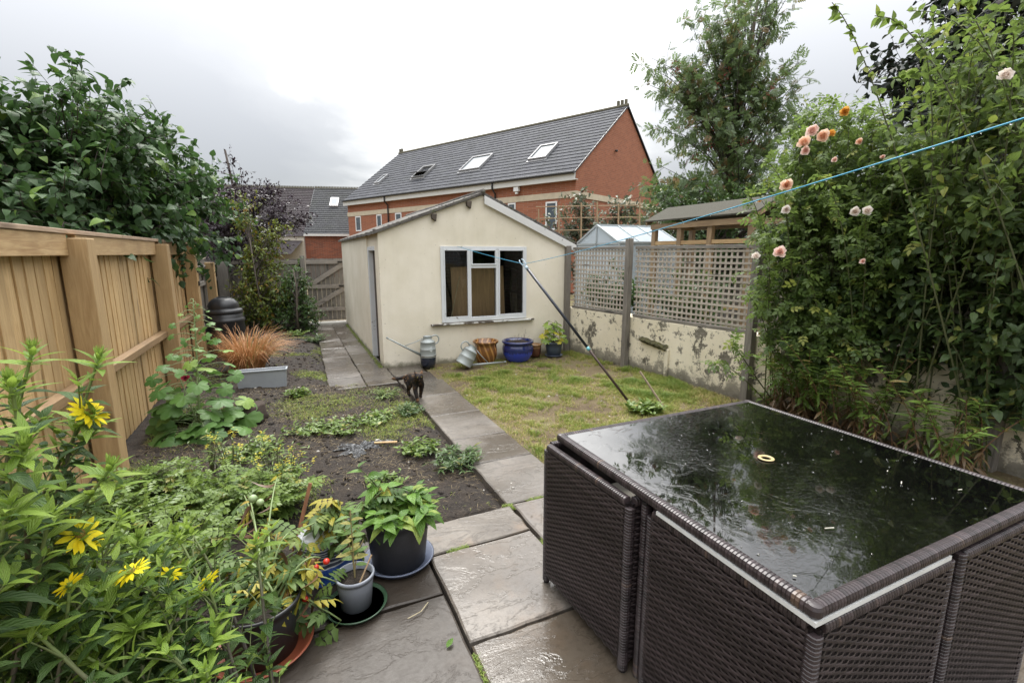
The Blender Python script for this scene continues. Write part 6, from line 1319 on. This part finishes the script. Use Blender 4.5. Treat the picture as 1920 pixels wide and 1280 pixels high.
def watering_can(label, loc, rot, disc):
    t = thing("watering_can", label, "watering can", loc, "galvanised watering cans by the shed"); M_ = Matrix.Translation(loc) @ rot @ Matrix.Scale(1.13, 4)
    def B(name, mb, m, par, sm=True, bev=0): mb.v = [tuple(M_ @ Vector(v)) for v in mb.v]; return obj(name, mb, m, par, sm, bev)
    mb = MB(); mb.lathe([(0, .001), (.10, .001), (.103, .008), (.101, .012), (.098, .10), (.101, .105), (.097, .11), (.090, .19), (.094, .194), (.088, .20), (.055, .225), (.052, .228), (.052, .262), (.056, .265), (.050, .266), (.048, .23), (0, .225)], (0, 0, 0), 36); bd = B("can_body", mb, M_CANZ, t)
    mb = MB(); mb.tube([(-.09, 0, .035), (-.29, 0, .155), (-.50, 0, .285)], [.017, .012, .008], 12); mb.tube([(-.496, 0, .282), (-.512, 0, .294)], [.010, .012], 12); B("spout", mb, M_CANZ, t)
    mb = MB(); mb.tube([(-.045, 0, .245), (-.16, 0, .205), (-.29, 0, .172)], .006, 8); B("brace", mb, M_CANZ, t)
    mb = MB(); mb.tube([(.045 + .0, 0, .245)] + [(.095 + .055 * math.sin(u), 0, .215 + .055 * math.cos(u)) for u in np.linspace(-.5, 2.9, 12)] + [(.088, 0, .15)], .009, 8); B("handle", mb, M_CANZ, t)
    mb = MB()
    R = .0995
    for k in range(20):
        pass
    n = 22; vs = [];
    for rr in (0.0, .5, 1.0):
        for k in range(n):
            u, w = .034 * rr * math.cos(2 * math.pi * k / n), .034 * rr * math.sin(2 * math.pi * k / n)
            if disc == 'moon': u = u * .55 + .012 * (w / .034) ** 2
            A_ = -math.pi / 2 + u / .095; vs.append((.0985 * math.cos(A_), .0985 * math.sin(A_), .115 + w))
    mb.add(vs, [(i*n+k, i*n+(k+1) % n, (i+1)*n+(k+1) % n, (i+1)*n+k) for i in range(2) for k in range(n)]); o = B("round_label", mb, plain("white_label", (0.72, 0.73, 0.72) if disc == 'full' else (0.52, 0.55, 0.55), .5, varc=.02), bd)
watering_can("upright galvanised watering can standing on the small dark blue pot", (1.675, 6.50, .152), Matrix.Rotation(.10, 4, 'Z'), 'moon')
watering_can("galvanised watering can tipped over on its spout, with white disc", (2.10, 6.22, .06), Matrix.Rotation(math.pi + .02, 4, 'Z') @ Matrix.Rotation(-.56, 4, 'Y'), 'full')

# washing line and its prop
pb = np.array([3.17, 3.83, 0.0]); pt = np.array([2.47, 4.99, 1.45])
pr = thing("line_prop", "tall dark metal prop leaning and holding up the washing line", "clothes prop", pb)
ax = (pt - pb); at_ = lambda f: pb + ax * f
mb = MB(); mb.tube([at_(0), at_(.52)], .0135, 10); obj("lower_tube", mb, plain("rusty_brown_tube", (0.055, 0.035, 0.03), .5, .4, .3), pr, True)
mb = MB(); mb.tube([at_(.40), at_(.985)], .0165, 10); obj("upper_tube", mb, plain("dark_blue_tube", (0.022, 0.025, 0.035), .35, .3), pr, True)
mb = MB(); mb.tube([at_(.385), at_(.405)], .0185, 10); obj("collar", mb, plain("turquoise_tape", (0.12, 0.36, 0.40), .5), pr, True)
mb = MB(); mb.tube([at_(.98), at_(1.0)], .019, 10); u_ = unit(ax); s_ = unit(np.cross(u_, (0, 1, 0)))
for sg in (-1, 1): mb.tube([at_(1.0), at_(1.015) + s_ * sg * .022, at_(1.04) + s_ * sg * .026, at_(1.055) + s_ * sg * .014], .006, 6)
obj("hook", mb, plain("pale_blue_plastic", (0.35, 0.45, 0.52), .5), pr, True)
mb = MB(); top = at_(1.02); hk = np.array([2.20, SY - .03, 1.70]); far = P(1920, 222, 1.22); end = far + (far - P(1800, 262, 1.45)) * 2.2
seg = bez(hk, (hk + top) / 2 - (0, 0, .02), top, 10); mb.tube(seg, .0028, 6)
s1 = bez(top, (top + far) / 2 - (0, 0, .06), far, 26); s1 = np.concatenate([s1, bez(far, (far + end) / 2, end, 5)[1:]]); mb.tube(s1, .0026, 6)
wl = thing("washing_line", "bright blue plastic washing line hung with raindrops", "washing line", hk); obj("line", mb, plain("blue_plastic_cord", (0.03, 0.30, 0.48), .35, varc=.05), wl, True)
mb = MB()
for i in range(60):
    f = rng.random() ** .7; k = f * 25; b = min(24, int(k)); q = s1[b] + (s1[b+1] - s1[b]) * (k - b); R = .0018 + .0012 * rng.random(); mb.lathe([(0, -R * 1.4), (R, -R * .3), (R * .8, R * .5), (0, R)], (q[0], q[1], q[2] - .0035), 7)
g = Mat("water_drop"); b_3 = g.N('ShaderNodeBsdfGlass'); b_3.inputs['IOR'].default_value = 1.33; b_3.inputs['Roughness'].default_value = 0; g.nt.links.new(b_3.outputs[0], g.out.inputs[0]); M_DROP = g.m; obj("raindrops", mb, M_DROP, wl, True)["kind"] = "stuff"
mb = MB(); q0 = at_(.98); mb.tube(bez(q0, (2.7, 5.0, 1.2), (3.0, 4.9, .75), 8), .0014, 4); tag(obj("loose_string", mb, plain("pale_string", (0.4, 0.42, 0.42), .7)), "thin pale string hanging from the top of the line prop", "string")

# ------------------------------------------------------------------ the cat
def build_cat():
    f = np.array([.10, -.99, 0]); f /= np.linalg.norm(f); s = np.array([f[1], -f[0], 0]) * -1   # f ahead, s to its left
    o = np.array([1.16, 5.08, .012])
    C = lambda a, b, z: o + f * a + s * b + (0, 0, z)
    # tail and spine, chest, neck, head, then the four legs; radii per joint
    V, R, E = [], [], []
    def add(p, r, j=None):
        rr = r if hasattr(r, '__len__') else (r, r); V.append(p); R.append((rr[0] * 1.2, rr[1] * 1.2))
        if j is not None: E.append((j, len(V) - 1))
        return len(V) - 1
    pel = add(C(-.13, 0, .225), .062); mid = add(C(-.03, 0, .225), (.066, .07), pel); che = add(C(.08, 0, .22), (.063, .07), mid)
    nk = add(C(.135, -.012, .262), .043, che); hd = add(C(.178, -.025, .295), (.047, .045), nk); hd2 = add(C(.208, -.032, .288), (.038, .035), hd); mz = add(C(.234, -.040, .270), .019, hd2)
    t1 = add(C(-.19, .01, .225), .020, pel); t2 = add(C(-.225, -.05, .20), .018, t1); t3 = add(C(-.235, -.11, .185), .018, t2); t4 = add(C(-.235, -.165, .19), .017, t3); t5 = add(C(-.225, -.20, .20), .011, t4)
    for sg, da in ((1, -.01), (-1, .045)):     # hind: hip, knee forward against the belly, hock back, paw
        a = add(C(-.14, sg * .042, .19), .042, pel); b = add(C(-.10 + da, sg * .052, .135), .032, a); c = add(C(-.165 + da, sg * .05, .075), .017, b); d = add(C(-.15 + da, sg * .048, .022), .0145, c); e = add(C(-.122 + da, sg * .048, .013), .0145, d)
    for sg, da in ((1, -.045), (-1, .055)):    # fore: shoulder, elbow, wrist, paw
        a = add(C(.09, sg * .038, .17), .034, che); b = add(C(.075 + da * .4, sg * .043, .12), .023, a); c = add(C(.085 + da, sg * .04, .06), .0165, b); d = add(C(.082 + da * 1.2, sg * .038, .02), .015, c); e = add(C(.108 + da * 1.2, sg * .038, .013), .0155, d)
    me = bpy.data.meshes.new("cat"); me.from_pydata([tuple(map(float, v)) for v in V], E, []); me.update()
    ob = bpy.data.objects.new("cat", me); COL.objects.link(ob)
    sk = ob.modifiers.new("skin", 'SKIN'); sk.use_smooth_shade = True; sk.branch_smoothing = .6
    for i, v in enumerate(me.skin_vertices[0].data): v.radius = R[i]; v.use_root = (i == 0)
    ss = ob.modifiers.new("smooth", 'SUBSURF'); ss.levels = 2; ss.render_levels = 2
    dg = bpy.context.evaluated_depsgraph_get(); ev = ob.evaluated_get(dg); m2 = bpy.data.meshes.new_from_object(ev)
    bpy.data.objects.remove(ob)
    vv = np.array([v.co for v in m2.vertices]); ff = [tuple(p.vertices) for p in m2.polygons]
    mb = MB(); mb.add(vv, ff)
    up = np.array([0, 0, 1.0])
    for sg in (1, -1):                          # ears
        b = C(.175, -.025 + sg * .030, .325); tp = b + s * sg * .012 + up * .038 - f * .002
        ring = [b + s * .023 - up * .006, b + f * .015, b - s * .023 - up * .006, b - f * .013 - up * .006]
        mb.add(ring + [tp], [(0, 1, 4), (1, 2, 4), (2, 3, 4), (3, 0, 4)])
    g = Mat("tortoiseshell_fur"); n = g.noise(17, 4, None, .6, .6); n2 = g.noise(30, 3, g.vadd(g.co(), (3.0, 1.0, 2.0)), .6)
    c = g.mix(g.ramp(n, [(.52, 0.0), (.60, 1.0)]), (0.012, 0.010, 0.010), (0.10, 0.052, 0.024)); c = g.mix(g.ramp(n2, [(.60, 0.0), (.67, 1.0)]), c, (0.20, 0.125, 0.07))
    fur = g.pbr(c, .75, g.bump(g.noise(160, 4, g.map(g.co(), (1, 1, .4))), .8, .006), spec=.25)
    cat = obj("cat", mb, fur, None, True); tag(cat, "black and brown tortoiseshell cat walking along the garden path", "cat")
    for sg in (1, -1):
        e = C(.236, -.037 + sg * .021, .298); mb = MB(); mb.lathe([(0, -.006), (.0062, 0), (0, .006)], tuple(e), 10); obj("eye", mb, plain("amber_eye", (0.30, 0.24, 0.04), .15, varc=.02), cat, True)
    mb = MB(); mb.lathe([(0, -.004), (.006, 0), (0, .005)], tuple(C(.256, -.045, .274)), 8); obj("nose", mb, plain("dark_nose", (0.05, 0.03, 0.03), .4), cat, True)
    # short fur standing off the body gives a soft outline
    r = np.random.default_rng(130); lv = Leaves(); nrm_ = np.array([v.normal for v in m2.vertices])
    for _ in range(9000):
        i = int(r.integers(0, len(vv))); lv.add(vv[i] + r.normal(size=3) * .004, nrm_[i] * .3 - f * .9 - (0, 0, .35) + r.normal(size=3) * .15, nrm_[i], .0095 * (.6 + .6 * r.random()), r.random())
    lv.build("coat", leaf_t(1, .12, .5, 0, .2), fur, cat)
build_cat()

# ------------------------------------------------------------------ rattan table with four cube chairs pushed under it
def m_rattan():
    g = Mat("brown_rattan"); v = g.var(); n = g.noise(70, 4, g.map(g.co(), (1, 1, 4)))
    c = g.ramp(v, [(0.0, (0.013, 0.0095, 0.010)), (.5, (0.034, 0.025, 0.0265)), (.85, (0.056, 0.042, 0.0445)), (1.0, (0.09, 0.06, 0.045))])
    return g.pbr(c, g.math('ADD', .30, g.math('MULTIPLY', n, .22)), g.bump(n, .25, .002), spec=.55)
M_RAT = m_rattan(); M_RDARK = plain("dark_core", (0.008, 0.007, 0.007), .8)
def weave(mb, o, ux, uy, W_, H_, row=.0112, pitch=.026, amp=.0027, r=None):
    """flat strands over and under uprights; o lower left corner, ux along, uy up (unit), outward normal ux x uy"""
    o, ux, uy = (np.array(q, float) for q in (o, ux, uy)); nz = np.cross(ux, uy); nr = int(H_ / row); nc = max(2, round(W_ / pitch)); sub = 4
    xs = np.linspace(0, W_, nc * sub + 1); vs, fs, va = [], [], []; k0 = 0
    for j in range(nr):
        ph = (j % 2) * math.pi; v = float(np.clip(.45 + r.normal() * .16, 0, .9)); hgt = np.cos(xs / (W_ / nc) * math.pi + ph)
        hgt = np.sign(hgt) * np.abs(hgt) ** .6 * amp + amp
        yc = (j + .5) * row + .0004 * r.normal(); hw = row * .425
        for w, (dy, dz) in enumerate(((-hw, -.0011), (-hw * .45, 0), (hw * .45, 0), (hw, -.0011))):
            P_ = o + ux * xs[:, None] + uy * (yc + dy) + nz * (hgt + dz)[:, None]; vs.append(P_); va.append(np.full(len(xs), v) + .10 * (r.random(len(xs)) - .5))
        m = len(xs)
        for w in range(3):
            b = k0 + w * m; fs += [(b + i, b + i + 1, b + m + i + 1, b + m + i) for i in range(m - 1)]
        k0 += 4 * m
    mb.add(np.concatenate(vs), fs, np.concatenate(va))
    # uprights
    for i in range(nc + 1):
        x = W_ * i / nc + (W_ / nc) * 0; a = o + ux * x - nz * .0002; mb.add([a - ux * .003, a + ux * .003, a + ux * .003 + uy * H_, a - ux * .003 + uy * H_], [(0, 1, 2, 3)], .25)
def wrap(mb, p, q, w, h, up, r, pitch=.0115, rnd=.35):
    """a rounded bar bound with flat strands"""
    p, q = np.array(p, float), np.array(q, float); L = np.linalg.norm(q - p); d = (q - p) / L; u = np.array(up, float); s = np.cross(d, u); s /= np.linalg.norm(s); u = np.cross(s, d)
    prof = []; cr = min(w, h) * rnd
    for cx, cy, a0 in ((w/2-cr, h/2-cr, 0), (-w/2+cr, h/2-cr, 90), (-w/2+cr, -h/2+cr, 180), (w/2-cr, -h/2+cr, 270)):
        for t in (0, 45, 90): a = math.radians(a0 + t); prof.append((cx + cr * math.cos(a), cy + cr * math.sin(a), math.cos(a), math.sin(a)))
    prof = np.array(prof); n = len(prof); m = max(2, int(L / pitch)); vs, va = [], []
    for i in range(m):
        v = float(np.clip(.5 + r.normal() * .2, 0, 1)); sk = .0
        for f, e in ((.03, -.0022), (.2, .0005), (.8, .0005), (.97, -.0022)):
            t = (i + f) / m * L; off = prof[:, :2] + prof[:, 2:] * e; vs.append(p + d * t + s * off[:, 0:1] + u * off[:, 1:2]); va.append(np.full(n, v))
    k = 4 * m; fs = [(i*n+a, i*n+(a+1) % n, (i+1)*n+(a+1) % n, (i+1)*n+a) for i in range(k - 1) for a in range(n)] + [tuple(range(n))[::-1], tuple((k-1)*n+a for a in range(n))]
    mb.add(np.concatenate(vs), fs, np.concatenate(va))
r = np.random.default_rng(140)
X = np.array([1.0, 0, 0]); Y = np.array([0, 1.0, 0]); Z = np.array([0, 0, 1.0])
def make_chair(label):
    """back panel on the plane x = 0 facing -x, arms running to +x; footprint .62 x .60"""
    t = thing("cube_chair", label, "chair", (0, 0, 0), "rattan cube chairs pushed under the table"); Wd, Dp, Ht, z0 = .60, .62, .722, .052
    mb = MB(); weave(mb, (0, Wd - .025, z0), -Y, Z, Wd - .05, Ht - z0 - .022, r=r)
    mb.box((.006, .02, z0), (.03, Wd - .02, Ht - .02), .0); bk = obj("backrest", mb, M_RAT, t)
    mb = MB(); wrap(mb, (.014, .028, Ht - .016), (.014, Wd - .028, Ht - .016), .034, .032, Z, r); obj("top_binding", mb, M_RAT, bk)
    for y0, dr in ((0, 1), (Wd, -1)):
        mb = MB()
        if dr == 1: weave(mb, (.025, 0.0, z0), X, Z, Dp - .05, Ht - z0 - .022, r=r)
        else: weave(mb, (Dp - .025, Wd, z0), -X, Z, Dp - .05, Ht - z0 - .022, r=r)
        ya, yb = (.006, .03) if dr == 1 else (Wd - .03, Wd - .006); mb.box((.02, ya, z0), (Dp - .02, yb, Ht - .02), .0); ar = obj("arm_panel", mb, M_RAT, t)
        mb = MB(); yc = .014 if dr == 1 else Wd - .014; wrap(mb, (.031, yc, Ht - .016), (Dp - .02, yc, Ht - .016), .034, .032, Z, r); obj("top_binding", mb, M_RAT, ar)
        for x in (.016, Dp - .016):
            mb = MB(); wrap(mb, (x, yc + .001 * dr, .012), (x, yc + .001 * dr, Ht - (.033 if x < .1 else .004)), .035, .035, X, r, .0115); lg = obj("leg", mb, M_RAT, t)
            mb = MB(); mb.lathe([(0, 0), (.013, 0), (.014, .011), (0, .012)], (x, yc, 0), 10); obj("foot", mb, M_RDARK, lg)
    mb = MB(); weave(mb, (.03, .03, .39), X, Y, Dp - .05, Wd - .06, .012, .03, r=r); mb.box((.03, .03, .36), (Dp - .02, Wd - .03, .388), .0); obj("seat", mb, M_RAT, t)
    mb = MB(); mb.box((.04, .04, .396), (Dp - .02, Wd - .04, .455)); obj("cushion", mb, plain("cream_cushion", (0.55, 0.52, 0.45), .9, bump=.2), t, bevel=.018)
    return t
ch = make_chair("rattan cube chair at the table's near left corner, closest to the camera")
ch.location = (1.062, .585, .012)
copy_thing(ch, (1.03, 1.238, .012), .035, "rattan cube chair on the table's left side, beside the path")
copy_thing(ch, (2.345, 1.185, .012), math.pi, "rattan cube chair at the table's near right corner, cut by the picture edge")
copy_thing(ch, (2.33, 1.83, .012), math.pi - .02, "rattan cube chair on the table's far right side, hidden by the table top")
tb = thing("rattan_table", "square dark rattan table with wet black glass top", "table", (1.68, 1.2, .012))
x0, x1, y0, y1, zt = 1.052, 2.305, .585, 1.80, .785; mb = MB(); w, h = .036, .036
for a, b in (((x0 + w*.6, y0 + w/2), (x1 - w*.6, y0 + w/2)), ((x0 + w*.6, y1 - w/2), (x1 - w*.6, y1 - w/2))): wrap(mb, (a[0], a[1], zt - h/2), (b[0], b[1], zt - h/2), w, h, Z, r)
for x in (x0 + w/2, x1 - w/2): wrap(mb, (x, y0 + w*.6, zt - h/2), (x, y1 - w*.6, zt - h/2), w, h, Z, r)
for x in (x0 + w/2, x1 - w/2):
    for y in (y0 + w/2, y1 - w/2): mb.lathe([(0, -h), (w * .36, -h), (w * .55, -h * .75), (w * .57, -h * .3), (w * .46, -h * .06), (w * .25, .0), (0, .001)], (x, y, zt + .0005), 20, .45, lambda A_, R_, h_: R_ * (1 - .05 * (math.sin(A_ * 10) > .6)))
obj("rim", mb, M_RAT, tb)
mb = MB(); mb.box((x0 + .002, y0 + .002, zt - h - .014), (1.66, 1.13, zt - h - .001)); obj("under_tray", mb, plain("white_tray", (0.62, 0.63, 0.62), .5), tb)
def m_wetglass():
    g = Mat("wet_black_glass"); co = g.co(); n = g.noise(4.2, 5, co, .55, .8); f = g.noise(34, 4, g.map(co, (1, 1, 1)), .55, .5); d = g.voro(60)
    pud = g.ramp(n, [(.44, 0.0), (.5, 1.0)])
    rip = g.noise(42, 3, g.map(co, (1.0, 2.0, 1), rot=(0, 0, .5)), .5, 1.2)
    reg = g.ramp(g.noise(1.7, 2, g.vadd(co, (2.3, .4, 0.0)), .4), [(.42, 0.0), (.58, 1.0)])
    h = g.math('ADD', g.math('MULTIPLY', pud, .35), g.math('MULTIPLY', g.math('MULTIPLY', rip, reg), 1.1))
    film = g.ramp(g.noise(7, 6, g.vadd(co, (7.0, 3.0, 0.0)), .7), [(.60, 0.0), (.78, 1.0)])
    c = g.mix(g.math('MULTIPLY', film, .03), (0.002, 0.002, 0.002), (0.3, 0.29, 0.28))
    return g.pbr(c, g.math('ADD', .015, g.math('MULTIPLY', g.math('MULTIPLY', film, reg), .16)), g.bump(h, .24, .006), spec=.7, coat=.8, coat_rough=.02)
mb = MB(); mb.box((x0 + w - .006, y0 + w - .006, zt - .012), (x1 - w + .006, y1 - w + .006, zt - .004)); gl = obj("glass_top", mb, m_wetglass(), tb)
cx_, cy_ = 1.69, 1.21
M_BRASS = plain("yellowed_plastic_ring", (0.42, 0.33, 0.16), .4, varc=.05)
mb = MB(); mb.lathe([(.019, 0), (.027, 0), (.031, .0025), (.031, .004), (.027, .006), (.019, .005), (.019, 0)], (cx_, cy_, zt - .0028), 36); obj("parasol_ring", mb, M_BRASS, tb, True)
mb = MB(); mb.lathe([(.0185, .0), (0, .0)], (cx_, cy_, zt - .0022), 24); obj("parasol_hole", mb, plain("hole_black", (0.004, 0.004, 0.004), .9), tb)
for x in (x0 + .05, x1 - .05):
    for y in (y0 + .05, y1 - .05): mb = MB(); mb.bar((x + (.05 if x < 1.5 else -.05), y + (.06 if y < 1 else -.06), .012), (x + (.05 if x < 1.5 else -.05), y + (.06 if y < 1 else -.06), zt - h - .013), .045, .045, Y, .2); obj("leg", mb, M_RAT, tb)
mb = MB(); ym = 1.211; wrap(mb, (1.085, ym, .012), (1.085, ym, zt - h - .013), .03, .034, X, r, .0115); obj("leg", mb, M_RAT, tb)
# drops and litter on the glass
mb = MB(); rr_ = np.random.default_rng(141)
for i in range(260):
    x, y = x0 + w + .01 + (x1 - x0 - 2 * w - .02) * rr_.random(), y0 + w + .01 + (y1 - y0 - 2 * w - .02) * rr_.random()
    if mnoise.noise((x * 4, y * 4, 3)) < .05: continue
    R = .0015 + .0035 * rr_.random() ** 2; e = 1 + .8 * rr_.random(); mb.lathe([(R, 0), (R * .8, R * .22), (R * .4, R * .33), (0, R * .36)], (x, y, zt - .0028), 8, .5, lambda A_, R_, h_: R_ * (1 + .2 * math.sin(2 * A_ + i)))
obj("raindrops", mb, M_DROP, gl, True)["kind"] = "stuff"
mb = MB()
for (px, py, l) in ((1555, 990, .03), (1800, 918, .016), (1664, 883, .01), (1690, 905, .022), (1490, 1080, .008)):
    q = G(px, py, zt); a = rr_.random() * 3; mb.bar(q - (l * .5 * math.cos(a), l * .5 * math.sin(a), -.001), q + (l * .5 * math.cos(a), l * .5 * math.sin(a), .001), .003, .0025)
tag(obj("seed_husks", mb, plain("pale_husk", (0.4, 0.38, 0.32), .8)), "pale seed husks and bits scattered on the wet table glass", "litter", kind="stuff")
